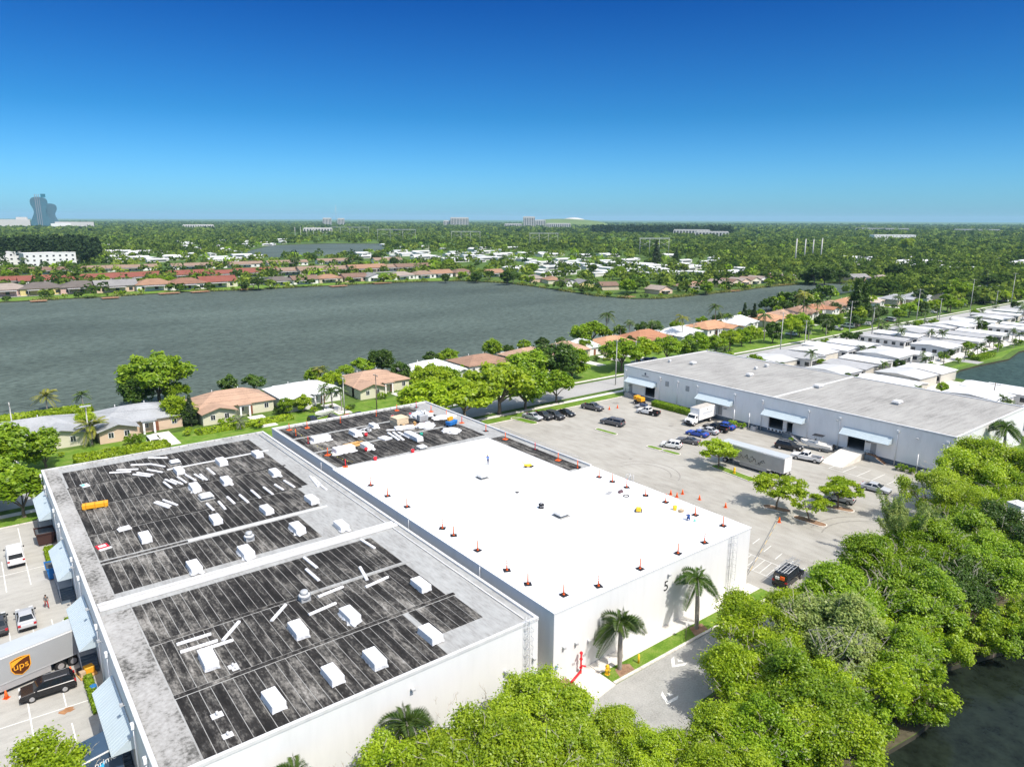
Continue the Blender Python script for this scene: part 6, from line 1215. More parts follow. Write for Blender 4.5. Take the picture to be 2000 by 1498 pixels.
# --- foreground trees
fg = [(19.5, 41.6, 0, 0.84, 'lime', 'lime green tree in front of the left white wall, nearest the palm fronds'), (26.2, 40.6, 1, 0.98, 'lime', 'wide lime green tree at the bottom centre of the picture'), (33.0, 40.4, 3, 0.95, 'lime', 'lime green tree at the bottom centre beside the driveway'), (37.6, 36.4, 0, 0.62, 'lime', 'smaller lime green tree where the driveway meets the bottom trees'),
      (24.0, 35.2, 3, 0.9, 'lime', 'lime tree along the bottom edge under the wide centre tree'), (31.5, 34.0, 1, 0.9, 'lime', 'lime tree along the bottom edge right of centre'),
      (50.2, 29.6, 1, 0.80, 'lime', 'lime tree leaning over the driveway below the painted arrow'), (55.6, 33.0, 0, 0.90, 'lime', 'lime tree at the driveway edge right of the painted arrows'), (62.6, 35.4, 3, 0.98, 'lime', 'lime tree covering the far end of the driveway near the ladder wall'), (69.8, 35.0, 1, 0.80, 'lime', 'lime tree whose top reaches the black work van'),
      (56.0, 28.0, 2, 1.0, 'leaf', 'dense green tree in the middle of the pond-side grove'), (63.0, 30.6, 2, 1.12, 'grey', 'pale grey-green tree with bare twigs amid the grove'), (70.5, 31.4, 0, 1.08, 'leaf', 'green tree behind the pale twiggy tree in the grove'), (76.8, 33.2, 1, 0.72, 'leaf', 'green tree at the car park edge of the grove'), (52.0, 25.6, 3, 0.95, 'lime', 'lime tree at the bottom of the grove above the dark pond corner'),
      (60.0, 25.6, 0, 0.86, 'lime', 'lime tree jutting out over the dark pond'), (66.8, 26.4, 2, 0.84, 'leaf', 'rounded green tree at the pond edge of the grove'), (78.5, 29.4, 2, 1.0, 'leaf', 'dense green tree on the pond bank right of the grove'), (84.5, 33.2, 0, 1.0, 'leaf', 'green tree between pond bank and sandy car park edge'), (87.0, 28.0, 1, 0.95, 'leafd', 'dark green tree hanging over the far pond bank'),
      (93.0, 32.0, 2, 1.0, 'leaf', 'green tree near the right edge above the pond'), (96.5, 27.6, 3, 1.0, 'leaf', 'leafy tree cut by the right edge of the picture above the pond'), (101.5, 33.5, 2, 1.0, 'leaf', 'dense green tree by the right edge below the casuarinas'), (104.5, 28.0, 0, 1.1, 'leafd', 'dark tree behind the one cut by the right edge'), (110.0, 31.0, 1, 1.0, 'leaf', 'green tree near the white corner post at the right edge'), (88.0, 36.5, 2, 0.7, 'lime', 'lime tree at the sandy edge behind the grove'), (72.0, 27.4, 3, 0.75, 'lime', 'low lime tree leaning over the pond inlet'), (47.0, 25.8, 2, 0.85, 'leaf', 'green tree above the pond at the bottom edge'), (44.6, 27.0, 0, 0.8, 'lime', 'lime tree along the bottom edge near the second arrow'),
      (113.0, 40.4, 4, 0.95, 'lime', 'tall lime tree in front of the grey warehouse corner'), (120.5, 39.6, 4, 1.15, 'lime', 'tall airy lime tree left of the small palms'), (106.0, 38.0, 1, 0.6, 'leaf', 'green tree below the airy lime tree at the car park end'), (112.0, 35.0, 4, 0.85, 'lime', 'lime tree hanging down beside the white post'), (127.0, 40.8, 1, 0.8, 'leaf', 'green tree by the right edge near the warehouse end wall'), (129.0, 38.6, 4, 1.2, 'lime', 'tall tree at the right edge in front of the end wall'), (123.0, 34.2, 2, 1.1, 'leaf', 'tall green tree filling the right edge above the corner column'), (133.5, 35.0, 3, 1.1, 'leaf', 'green tree at the right edge behind the tall lime tree'), (117.0, 33.0, 0, 0.95, 'lime', 'lime tree left of the corner column'), (139.0, 41.5, 2, .8, 'leafd', 'dark tree under the end wall palms at the right edge'), (91.0, 37.0, 3, 0.5, 'lime', 'small lime tree at the sandy corner of the car park'), (40.8, 33.8, 2, 0.40, 'grey', 'small greyish tree beside the driveway at the bottom edge'), (43.6, 29.4, 0, 0.72, 'lime', 'lime tree at the bottom edge closing the gap over the driveway'), (39.2, 31.0, 3, 0.66, 'lime', 'lime tree at the bottom edge left of the greyish one'),
      (-1.6, 56.2, 3, 0.98, 'lime', 'lime tree in the bottom-left corner over the navy trailer')]
LM = dict(lime=m_lime, leaf=m_leaf, leafd=m_leafd, grey=m_palegr)
for i, (x, y, k, s, mt, lb) in enumerate(fg): tree(NEAR[k], lb, (x, y, 0), s, random.uniform(0, 6.28), LM[mt])
tree(WISP, 'feathery pale green casuarina at the end of the right car park', (97.4, 38.2, 0), 1.05, 0.4, m_palegr, name='casuarina_tree'); tree(WISP, 'second feathery casuarina behind the small lime tree', (94.0, 36.4, 0), 1.1, 2.4, m_palegr, name='casuarina_tree')
bank_pts = [(49.5, 24.2), (53, 23.9), (57.5, 23.6), (61, 23.2), (64.6, 22.6), (67.8, 22.5), (70.0, 24.0), (71.6, 26.2), (74.4, 26.2), (77, 25.2), (79.6, 24.5), (82.4, 23.7), (85, 22.9), (87.6, 22.0), (90.2, 21.3), (93.2, 20.5), (96.4, 19.6), (100, 18.8), (84, 21.6), (86.4, 21.0), (91.6, 19.9), (94.6, 19.2), (77.8, 23.9), (98, 18.2), (103, 17.2), (58.8, 22.4), (66, 21.4), (73.2, 25.0), (80.8, 22.8), (89, 20.2)]
for i, (x, y) in enumerate(sorted(bank_pts)):
    b = BUSH[i % 2]; s = random.uniform(1.9, 2.9); t = thing('bank_shrub', f'leafy shrub overhanging the dark pond bank, {nth(i)} from the left', 'shrub', (x, y + 0.5, 0.0), random.uniform(0, 6), 'shrubs along the dark pond', (s, s, s * random.uniform(.9, 1.4))); obj('leaves', BANK[i % 2][0], random.choice([m_leaf, m_lime, m_leaf]), t); obj('stems', BANK[i % 2][1], m_trunk, t)
# dead twigs on the pale tree
rr = random.Random(9); mb = MB()
for k in range(26):
    a = Vector((rr.uniform(-2, 2), rr.uniform(-2, 2), rr.uniform(4.5, 6.5))); b = a + Vector((rr.uniform(-1.4, 1.4), rr.uniform(-1.8, .6), rr.uniform(.6, 2.6))); mb.tube((a.x * .3, a.y * .3, 3.5), a, .06, .04, 4, False).tube(a, b, .035, .012, 4, False).tube(a.lerp(b, .5), a.lerp(b, .5) + Vector((rr.uniform(-1, 1), rr.uniform(-1, 1), .6)), .02, .008, 4, False)
t = thing('bare_shrub', 'bare pale twigs standing out of the grove near the pond', 'shrub', (60.8, 28.6, 1.6)); obj('twigs', mb, M('dead_wood', (0.42, 0.39, 0.34), 0.9, 0.15), t)
# car park trees on their islands
p = P(1403, 914); tree(FLAT[0], 'small flat-topped lime tree beside the long trailer', (p.x, p.y, 0.1), 0.98, 0.3, m_lime); p = P(1516, 994); tree(FLAT[1], 'wide flat-topped lime tree on the mulch island nearest the white roof', (p.x, p.y, 0.1), 0.98, 1.2, m_lime); p = P(1581, 1018); tree(FLAT[2], 'thin leaning lime tree on the lowest mulch island', (p.x, p.y, 0.1), 0.98, 2.0, m_lime); p = P(1637, 993); tree(FLAT[0], 'flat-topped lime tree in front of the silver minivan', (p.x, p.y, 0.1), 0.9, 2.8, m_lime)
# front palms
p = P(1210, 1308); palm(FOX[0], 'bushy palm standing in front of the white wall by the hydrant', (p.x, p.y, 0.09), 1.0, 0.5, m_palm); p = P(1360, 1229); palm(FOX[1], 'taller palm by the white wall near the building number', (p.x, p.y, 0.09), 1.0, 2.0, m_palm)
palm(FOX[0], 'palm fronds rising above the bottom lime trees beside the wall light', (24.6, 45.6, 0), 0.96, 1.1, m_palm); palm(FOX[1], 'palm fronds at the bottom edge in front of the left wall', (15.4, 46.0, 0), 0.82, 2.9, m_palm)
palm(FOX[1], 'small palm by the end wall of the grey warehouse', (145.8, 44.4, 0), 0.9, .2, m_palm); palm(FOX[1], 'taller palm by the end wall at the right edge', (153.0, 44.0, 0), 1.25, 1.4, m_palm)
# hedges and shrubs by walls
hedge('long clipped hedge along the grey wall left of the box truck', 134.6, 136.6, 108.4, 115.4, 1.3, m_leaf, 1); hedge('second clipped hedge along the grey wall behind the box truck', 134.6, 136.6, 101.0, 107.6, 1.3, m_leaf, 2)
hedge('clipped hedge strip along the dock wall of the left warehouse', 4.75, 5.4, 70.6, 76.6, 0.75, m_leaf, 3); hedge('yellow-green hedge below the second awning on the left', 4.6, 5.6, 106.5, 112.5, 1.0, m_lime, 4); hedge('short hedge piece under the third awning on the left', 4.6, 5.6, 88.0, 89.9, 0.9, m_lime, 5)
for k, (x, y, s) in enumerate(((135.8, 92.4, .9), (135.9, 89.9, 1.0), (136.2, 90.9, .8), (135.9, 55.0, .9), (136.0, 53.2, .8), (136.3, 78.0, .6))): bush(f'small round shrub at the foot of the grey warehouse wall, {nth(k)} in a scattered line', (x, y, 0), s, m_leaf, 'shrubs along the grey warehouse')
# ------------------------------------------------------------------ houses along the near shore
def roofm(n, c): return ramp_mat('roof_' + n, [(0.28, tuple(v * 0.62 for v in c)), (0.48, c), (0.72, tuple(min(1, v * 1.25) for v in c))], [(0.25, 0.5, (1, 1, 1)), (3.0, 0.5, (1, 1, 1))], rough=0.9)
RF = dict(tan=roofm('tan', (0.40, 0.265, 0.185)), orange=roofm('orange', (0.45, 0.25, 0.145)), brown=roofm('brown', (0.29, 0.18, 0.125)), grey=roofm('grey', (0.33, 0.34, 0.345)), white=roofm('white', (0.66, 0.67, 0.66)), red=roofm('red', (0.29, 0.085, 0.06)), dark=roofm('dark', (0.16, 0.14, 0.125)), pale=roofm('pale', (0.50, 0.42, 0.36)), rust=roofm('rust', (0.36, 0.175, 0.10)))
WL = dict(peach=M('peach_stucco', (0.60, 0.45, 0.33), 0.85, 0.06), cream=M('cream_stucco', (0.58, 0.56, 0.42), 0.85, 0.06), white=M('white_stucco', (0.68, 0.67, 0.64), 0.85, 0.06), yellow=M('yellow_stucco', (0.55, 0.47, 0.2), 0.85, 0.06), beige=M('beige_stucco', (0.5, 0.43, 0.33), 0.85, 0.06), pink=M('pink_stucco', (0.55, 0.38, 0.32), 0.85, 0.06))
def hip(w, d, z, rise, ov=0.5, ins=None):
    w2, d2 = w / 2 + ov, d / 2 + ov; t = 0.16
    if w >= d: i = w2 - d2 * (ins if ins is not None else 0.95); r0, r1 = (-i, 0), (i, 0)
    else: i = d2 - w2 * (ins if ins is not None else 0.95); r0, r1 = (0, -i), (0, i)
    p = [(-w2, -d2, z), (w2, -d2, z), (w2, d2, z), (-w2, d2, z), (*r0, z + rise), (*r1, z + rise), (-w2, -d2, z - t), (w2, -d2, z - t), (w2, d2, z - t), (-w2, d2, z - t)]
    fs = [(0, 1, 5, 4), (1, 2, 5), (2, 3, 4, 5), (3, 0, 4)] if w >= d else [(0, 1, 4), (1, 2, 5, 4), (2, 3, 5), (3, 0, 4, 5)]
    return MB().add(p, fs + [(6, 7, 1, 0), (7, 8, 2, 1), (8, 9, 3, 2), (9, 6, 0, 3), (9, 8, 7, 6)])
def gable(w, d, z, rise, ov=0.45, along='y'):
    w2, d2 = w / 2 + ov, d / 2 + ov; t = 0.14
    if along == 'y': p = [(-w2, -d2, z), (0, -d2, z + rise), (w2, -d2, z), (-w2, d2, z), (0, d2, z + rise), (w2, d2, z)]
    else: p = [(-w2, -d2, z), (-w2, 0, z + rise), (-w2, d2, z), (w2, -d2, z), (w2, 0, z + rise), (w2, d2, z)]
    q = [(x, y, zz - t) for x, y, zz in p]
    fs = [(0, 1, 4, 3), (1, 2, 5, 4), (9, 10, 7, 6), (10, 11, 8, 7), (0, 3, 9, 6), (2, 8, 11, 5), (0, 6, 7, 1), (1, 7, 8, 2), (3, 4, 10, 9), (4, 5, 11, 10)]
    if along != 'y': fs = [tuple(reversed(f)) for f in fs]
    return MB().add(p + q, fs)
def gable_wall(w, d, h, rise, along='y'):
    mb = MB()
    if along == 'y':
        return mb.add([(-w / 2, -d / 2, 0), (w / 2, -d / 2, 0), (w / 2, -d / 2, h), (0, -d / 2, h + rise * .86), (-w / 2, -d / 2, h), (-w / 2, d / 2, 0), (w / 2, d / 2, 0), (w / 2, d / 2, h), (0, d / 2, h + rise * .86), (-w / 2, d / 2, h)],
                      [(0, 1, 2, 3, 4), (9, 8, 7, 6, 5), (1, 6, 7, 2), (5, 0, 4, 9)])
    return mb.add([(-w / 2, -d / 2, 0), (-w / 2, -d / 2, h), (-w / 2, 0, h + rise * .86), (-w / 2, d / 2, h), (-w / 2, d / 2, 0), (w / 2, -d / 2, 0), (w / 2, -d / 2, h), (w / 2, 0, h + rise * .86), (w / 2, d / 2, h), (w / 2, d / 2, 0)],
                  [(0, 1, 2, 3, 4), (9, 8, 7, 6, 5), (0, 5, 6, 1), (4, 3, 8, 9)])
win_me = MB().box(-.55, .55, -.05, 0, 0, 1.25).mesh('window'); pane_me = MB().box(-.46, -.03, -.06, -.052, .08, 1.17).box(.03, .46, -.06, -.052, .08, 1.17).mesh('pane'); door_me = MB().box(-.5, .5, -.05, 0, 0, 2.1).mesh('door'); gar_me = MB().box(-1.3, 1.3, -.05, 0, 0, 2.1).mesh('garage_door')
m_doorb = M('brown_door', (0.22, 0.09, 0.05), 0.6)
def win(t, x, y, z=1.0, rz=0.0, s=1.0):
    o = obj('window', win_me, m_white, t, loc=(x, y, z), rz=rz); o.scale = (s, 1, 1); obj('pane', pane_me, m_pane, o)
def house(label, x, y, w, d, roof, wall, wing=-1, rise=2.0, h=2.9, rz=0.0, porch=True, solar=False):
    t = thing('house', label, 'house', (x, y, 0), rz); rm, wm = RF[roof], WL[wall]
    obj('wall', MB().box(-w / 2, w / 2, -d / 2, d / 2, 0, h), wm, t); obj('roof', hip(w, d, h + .02, rise), rm, t)
    if wing:
        ww, wd = w * .42, 5.0; wx = wing * (w / 2 - ww / 2); wy = -d / 2 - wd / 2 + 1.2
        g = obj('wing_wall', gable_wall(ww, wd, h - .15, 1.1), wm, t, loc=(wx, wy, 0)); obj('wing_roof', gable(ww, wd + 4, h - .12, 1.2), rm, t, loc=(wx, wy + 1.6, 0))
        fy = wy - wd / 2
        obj('fascia', MB().add([(-ww / 2 - .45, -.02, h - .3), (0, -.02, h + .9), (ww / 2 + .45, -.02, h - .3), (-ww / 2 - .45, -.02, h - .14), (0, -.02, h + 1.08), (ww / 2 + .45, -.02, h - .14)], [(0, 1, 4, 3), (1, 2, 5, 4)]), m_white, t, loc=(wx, fy - .46, 0))
        win(t, wx - ww * .2, fy - .004); win(t, wx + ww * .22, fy - .004)
    ex = -wing * w * .18 if wing else 0
    obj('door', door_me, m_doorb, t, loc=(ex, -d / 2 - .004, 0)); win(t, ex + 2.0 * (1 if ex > 0 else -1) * -1, -d / 2 - .004); win(t, (-wing or 1) * w * .40, -d / 2 - .004)
    for s_ in (-1, 1): win(t, s_ * (w / 2 + .004), d * .1, 1.0, s_ * SN)
    if porch and wing:
        ax = -wing * w * .12; obj('arch_wall', MB().box(ax - 1.9, ax - 1.5, -d / 2 - 1.6, -d / 2 - 1.3, 0, 2.5).box(ax + .2, ax + .6, -d / 2 - 1.6, -d / 2 - 1.3, 0, 2.5).box(ax - 1.9, ax + .6, -d / 2 - 1.6, -d / 2 - 1.3, 2.5, 2.9), m_white, t)
        obj('porch_roof', MB().box(ax - 2.2, ax + .9, -d / 2 - 1.9, -d / 2 - .1, 2.92, 3.02), rm, t)
    obj('patio_roof', MB().box(-w * .3, w * .25, d / 2 + .1, d / 2 + 3.2, 2.5, 2.6).tube((-w * .28, d / 2 + 3, 0), (-w * .28, d / 2 + 3, 2.5), .06).tube((w * .23, d / 2 + 3, 0), (w * .23, d / 2 + 3, 2.5), .06), m_white, t)
    for k in range(2): obj('roof_pipe', MB().tube((-w * .2 + k * w * .35, d * .12, h + .6), (-w * .2 + k * w * .35, d * .12, h + rise * .9 + .35), .1), m_alu, t)
    if solar: obj('solar_panel', MB().add([(-2.6, .6, h + rise * .92), (2.6, .6, h + rise * .92), (3.6, d * .4, h + rise * .32), (-3.6, d * .4, h + rise * .32)], [(0, 1, 2, 3)]), m_glass, t)
    obj('driveway', MB().box(ex - 1.6, ex + 2.0, -d / 2 - 13, -d / 2 - 2.0, 0.008, 0.022), m_walk, t)
    return t
HS = [(6.5, 175.5, 21, 12, 'grey', 'cream', 1, 'grey hip-roofed house at the far left behind the bushes'), (27.5, 174, 17, 13, 'grey', 'peach', -1, 'grey-roofed peach house with arched porch left of the small pine'), (48.5, 174.5, 17.5, 11.5, 'tan', 'cream', -1, 'long tan-roofed cream house with two roof hips near the shore'),
      (67.0, 174.5, 16, 12, 'white', 'white', -1, 'white-roofed house behind the parked boat'), (87.0, 175.5, 16.5, 13, 'tan', 'cream', -1, 'tan-roofed house with dark solar panels'), (107.0, 177, 16.5, 12.5, 'white', 'white', 1, 'white-roofed house behind the first street trees'), (126.0, 178.5, 16, 12, 'brown', 'white', 1, 'brown-roofed house behind the broad street trees'),
      (144.5, 177.5, 15, 11.5, 'tan', 'beige', 1, 'tan-roofed house near the two poles behind the street trees'), (161, 178, 14, 11, 'tan', 'beige', 0, 'low tan-roofed house with white neighbour roof'), (171.8, 179.5, 6, 11, 'white', 'white', 0, 'narrow white-roofed shed house between two tan roofs'), (183.5, 178, 16, 12, 'orange', 'peach', 1, 'orange-roofed peach house at the warehouse back corner'),
      (203, 179.5, 17, 12, 'rust', 'white', -1, 'broad rust-roofed house behind the grey warehouse'), (223, 180, 17, 11, 'white', 'white', -1, 'bright white-roofed house behind a hedge'), (245.5, 181.5, 18, 12, 'orange', 'white', 1, 'bright orange-roofed house with white carport'), (266.5, 183, 16, 11, 'white', 'white', -1, 'white-roofed house left of the lone tall palms'),
      (287, 182.5, 17, 12, 'orange', 'cream', -1, 'orange-roofed house beside the twin pines'), (305, 184.5, 15, 11.5, 'tan', 'white', 1, 'tan-roofed house right of the twin pines'), (322, 186, 15, 11.5, 'brown', 'white', -1, 'brown-roofed house with parked cars in front'), (340, 189, 16, 11, 'rust', 'white', 1, 'rust-roofed house farther along the near shore'), (359, 191, 16, 11, 'brown', 'beige', -1, 'brown-roofed house left of the tall dark pines'),
      (378, 192, 15, 11, 'orange', 'white', 1, 'orange-roofed house behind the tall dark pines'), (398, 190, 15, 11, 'pale', 'white', -1, 'pale-roofed house right of the tall dark pines'), (420, 186, 15, 11, 'grey', 'beige', 1, 'grey-roofed house at the far end of the near shore'), (444, 184, 15, 11, 'grey', 'white', -1, 'last grey-roofed house on the near shore')]
for i, (x, y, w, d, rf, wl_, wg, lb) in enumerate(HS): house(lb, x, y, w, d, rf, wl_, wg, rise=2.0 + 0.3 * (i % 3), solar=(i == 4))
# street-side trees and shore trees
def T_(px, py, k, s, mt, lb, sz=None, y=None, proto=None, group=None):
    p = P(px, py)
    if y is not None: p = Vector((p.x * y / p.y, y, 0))
    tree((proto or MID)[k], lb, (p.x, p.y, 0), s, random.uniform(0, 6.28), LM[mt] if mt in LM else m_pine, group, sz)
for x, y, k, s, mt, lb in ((80.5, 134.0, 0, 0.95, 'lime', 'broad street tree just behind the older roof corner'), (89.5, 133.2, 2, 1.05, 'lime', 'broad street tree shading the pale pickup, left one'), (99.5, 132.8, 0, 1.12, 'lime', 'large broad street tree shading the parked row'), (107.5, 132.6, 1, 0.85, 'leaf', 'street tree at the right end of the shaded row'), (118.0, 133.0, 2, 0.82, 'leaf', 'smaller street tree by the grass verge and pole'),
    (122.0, 150.5, 1, 0.9, 'leaf', 'dark round tree across the street behind the verge'), (133.0, 151.0, 1, 1.0, 'leafd', 'dark dense tree across the street near the tall pole'), (141.0, 152.0, 3, 0.85, 'leaf', 'green tree across the street right of the tall pole'), (160.0, 150.0, 0, 0.9, 'leaf', 'broad bright tree across the street behind the warehouse'), (169.0, 151.0, 2, 0.95, 'lime', 'bright tree across the street near the orange roof'),
    (94.5, 156.5, 0, 1.0, 'lime', 'lime tree in front of the white-roofed house across the street'), (101.0, 158, 1, 0.75, 'leaf', 'green tree beside the white-roofed house across the street'),
    (36.0, 190.0, 0, 1.45, 'leaf', 'large green spreading tree on the shore behind the grey-roofed house'), (31.0, 189.0, 1, 0.85, 'leafd', 'dark tree under the large spreading shore tree'), (98.0, 190, 1, 0.8, 'leafd', 'round dark green tree at the water behind the tan roof'), (92.0, 190.5, 2, 0.7, 'leaf', 'green tree at the water left of the round dark tree'), (186.5, 190.5, 2, 1.1, 'leaf', 'bright broad tree at the water left of the big palm'), (182.0, 191.5, 1, 0.8, 'leaf', 'bright round tree at the water beside the broad one'),
    (35.5, 170.0, 1, 0.72, 'lime', 'bright round tree beside the peach house'), (2.0, 152, 1, 1.0, 'leaf', 'green tree beside the pole at the left edge'), (8.5, 154, 3, 0.85, 'leaf', 'dense tree in front of the grey hip roof'), (62.5, 163.0, 3, 0.5, 'lime', 'small yellow-green tree left of the parked boat'), (117.5, 189.5, 2, 0.55, 'lime', 'small lime tree behind the white-roofed house at the water'),
    (-1.0, 134, 0, 1.0, 'leaf', 'broad tree at the left edge by the street'), (3.4, 129.2, 2, 0.95, 'leaf', 'tree with pale trunk on the lawn at the left edge'), (-4.0, 143, 1, 1.1, 'leaf', 'dense tree at the far left across the street'),
    (193.0, 152, 1, 0.7, 'leaf', 'tree behind the grey roof near the orange house'), (209, 151, 2, 0.8, 'leaf', 'tree by the street behind the warehouse corner'), (178.0, 131, 0, 0.8, 'leaf', 'broad tree touching the far edge of the grey roof'), (186, 130, 2, 0.75, 'leaf', 'green tree behind the grey roof edge'), (189.5, 122.5, 3, 0.7, 'leaf', 'dense green tree among white homes behind the grey roof'), (178.5, 116, 3, 0.45, 'leaf', 'small bushy tree along the back wall of the grey warehouse'), (178.2, 110, 1, 0.4, 'leaf', 'second small bushy tree along the back wall'), (178.4, 104, 3, 0.42, 'leaf', 'third small bushy tree along the back wall')):
    b_ = 1.62 if y < 153 and 76 < x < 175 else 1.2 if y > 188 or x < 10 else 1.15
    tree(MID[k], lb, (x, y, 0), s * b_, random.uniform(0, 6.28), LM[mt], sz=s * (b_ ** 0.6))
hedge('long bright clipped hedge along the street behind the left warehouse', 13, 29, 147.5, 152, 2.2, m_lime, 6, 40, 0.3); hedge('low green hedge on the house lawn beside the white van', 37, 58, 158, 161, 0.7, m_lime, 7, 40, 0.25); hedge('yellow-green shore bushes behind the grey hip roof', -8, 21, 186.5, 191.5, 2.6, m_lime, 8, 26, 0.4); hedge('clipped hedge in front of the orange-roofed house with carport', 232, 256, 160, 163, 1.3, m_leaf, 9, 30, 0.3); hedge('clipped hedge by the bright white-roofed house', 212, 229, 158, 161, 1.2, m_leaf, 11, 30, 0.3)
tree(CONE[0], 'small dark pine beside the peach house', (37.6, 166.5, 0), 0.62, 0, m_pine, name='pine_tree'); tree(CONE[0], 'left of the twin dark pines by the lake', (276.5, 186, 0), 0.98, 0, m_pine, name='pine_tree', sz=0.85); tree(CONE[0], 'right of the twin dark pines by the lake', (280.2, 183.5, 0), 0.95, 1, m_pine, name='pine_tree', sz=0.82)
for k, (x, y, s) in enumerate(((318, 157, 1.75), (327, 158, 1.5), (336, 161, 1.3))): tree(CONE[1], f'tall dark shaggy pine by the street, {nth(k)} from the left of the tall trio', (x, y, 0), s, k, m_leafd, 'tall pines by the street', name='pine_tree')
# shore wood at the right end of the near shore
rr = random.Random(3)
for k in range(16):
    x = rr.uniform(318, 425); y = 200 + (x - 318) * 0.12 + rr.uniform(-4, 8)
    tree(FAR[rr.randrange(3)], f'dark shore tree behind the tall pines on the near bank, {nth(k)} of the clump', (x, y, 0), rr.uniform(.7, 1.2), rr.uniform(0, 6), rr.choice([m_leaf, m_leafd, m_leafd]), 'shore trees behind the tall pines')
# palms
pl = [(92, 800, 3, 1.0, 'y', 'big yellowing palm at the far left by the lake'), (165, 805, 2, 1.0, 'p', 'small palm right of the yellowing lake palm'), (180, 868, 3, 1.15, 'y', 'fan of yellow-green palm in front of the peach house'), (372, 828, 2, .9, 'y', 'yellowish palm beside the small dark pine'), (470, 838, 3, .62, 'g', 'grey-green bottle palm in front of the tan-roofed house'),
      (624, 752, 2, 1.0, 'y', 'fan-headed palm at the water above the white roof'), (634, 752, 0, .72, 'p', 'small palm right of the fan-headed palm'), (633, 800, 0, .85, 'p', 'clump palm in front of the white-roofed house, left'), (650, 802, 2, 1.1, 'p', 'clump palm in front of the white-roofed house, middle'), (668, 802, 0, .8, 'p', 'clump palm in front of the white-roofed house by the pole'),
      (1182, 668, 1, 1.35, 'p', 'big dark palm rising over the lake left of the pair'), (1212, 668, 2, 1.2, 'p', 'shaggy palm between the big dark palm and its neighbour'), (1229, 668, 1, .95, 'p', 'palm over the lake right of the big dark one'), (1260, 662, 0, .8, 'p', 'thin palm in the lakeside clump, left'), (1272, 660, 1, .8, 'p', 'thin palm in the lakeside clump, middle'), (1288, 662, 2, 1.0, 'p', 'thin palm in the lakeside clump, right'),
      (1332, 668, 1, 1.2, 'y', 'light green palm in front of the orange roof'), (1352, 680, 2, .9, 'p', 'palm left of the pole behind the grey warehouse'), (1396, 645, 1, 1.3, 'p', 'tall palm over the lake left of the thin pair'), (1408, 645, 0, 1.0, 'p', 'palm beside the tall lake palm'), (1424, 642, 0, .9, 'p', 'palm with sparse head near the white roof'), (1492, 665, 1, 1.25, 'p', 'tall thin palm left of the twin pines'),
      (1568, 628, 1, 1.6, 'y', 'tallest palm over the lake by the orange roofs'), (1573, 628, 0, 1.2, 'p', 'lower palm under the tallest lake palm'), (1593, 628, 1, 1.2, 'p', 'palm right of the tallest lake palm'), (1624, 612, 0, .8, 'p', 'small palm at the water past the orange roofs'), (1613, 655, 2, 1.3, 'p', 'palm in front of the brown-roofed house by the street'), (1660, 610, 1, .9, 'y', 'yellowish palm among the far orange roofs'), (1702, 640, 0, 1.1, 'p', 'palm by the street near parked cars'), (1712, 660, 2, 1.5, 'p', 'broad palm by the street beside white homes'),
      (1578, 672, 2, 1.4, 'p', 'broad palm on the verge left of the white homes'), (1750, 618, 1, 1.2, 'p', 'tall palm at the foot of the dark pines'), (1804, 640, 0, 1.1, 'p', 'palm between white homes and the street'), (1830, 625, 2, 1.1, 'p', 'palm at the street bend behind the white homes'), (1758, 670, 2, 1.1, 'p', 'palm standing between two white mobile homes'), (1838, 680, 0, .9, 'p', 'slim palm among the white mobile homes'), (1995, 640, 1, 1.2, 'p', 'tall palm at the right edge among white homes'), (1908, 700, 2, .8, 'p', 'small palm near the pond bank')]
PM = dict(y=m_palmy, p=m_palm, g=m_grey)
for px, py, k, s, mt, lb in pl:
    p = P(px, py); palm(PALM[k], lb, (p.x, p.y, 0), s, random.uniform(0, 6.28), PM[mt])
# vehicles and boat along the house street
place_car(van, 'van', 'white van with roof rack parked before the peach house', 'van', (27.5, 155.0), -SN, 'white'); place_car(hatch, 'car', 'white car half hidden by the far roof corner', 'car', (53.0, 143.0), .2, 'white')
for px, py, kd, cl, lb in ((612, 828, hatch, 'black', 'black car parked beside the boat'), (655, 825, hatch, 'grey', 'grey car nearly hidden by the far parapet'), (680, 822, sedan, 'red', 'red car behind the far parapet of the older roof'), (700, 816, sedan, 'black', 'black car right of the red car behind the parapet'), (1246, 712, suv, 'white', 'white SUV behind the grey warehouse corner'), (1262, 708, suv, 'black', 'black SUV in the drive of the orange-roofed house, left'), (1275, 706, sedan, 'black', 'black car in the drive of the orange-roofed house, right'), (1390, 693, suv, 'silver', 'covered silver vehicle by the clipped hedge')):
    p = P(px, py); place_car(kd, 'car', lb, 'car', (p.x, p.y), R(random.choice((90, -90)) + random.uniform(-6, 6)), cl)
boat('small white and blue boat on a trailer before the white-roofed house', (65.0, 156.5, 0.014), R(200), 0.85, False)
cl_ = list(CARP)
spots = [(1545, 655), (1572, 652), (1632, 645), (1655, 640), (1668, 638), (1690, 636), (1720, 630), (1737, 628), (1860, 600), (1875, 597), (1912, 593), (1930, 592), (1960, 590), (1820, 612)]
for i, (px, py) in enumerate(sorted(spots)):
    p = P(px, py); place_car((sedan, suv, pickup, van)[i % 4], 'car', f'car parked in a drive along the shore street, {nth(i)} from the left', 'car', (p.x, p.y), R(90 + random.uniform(-12, 12)), ('white', 'black', 'silver', 'white', 'grey')[i % 5], 'cars parked along the shore street')
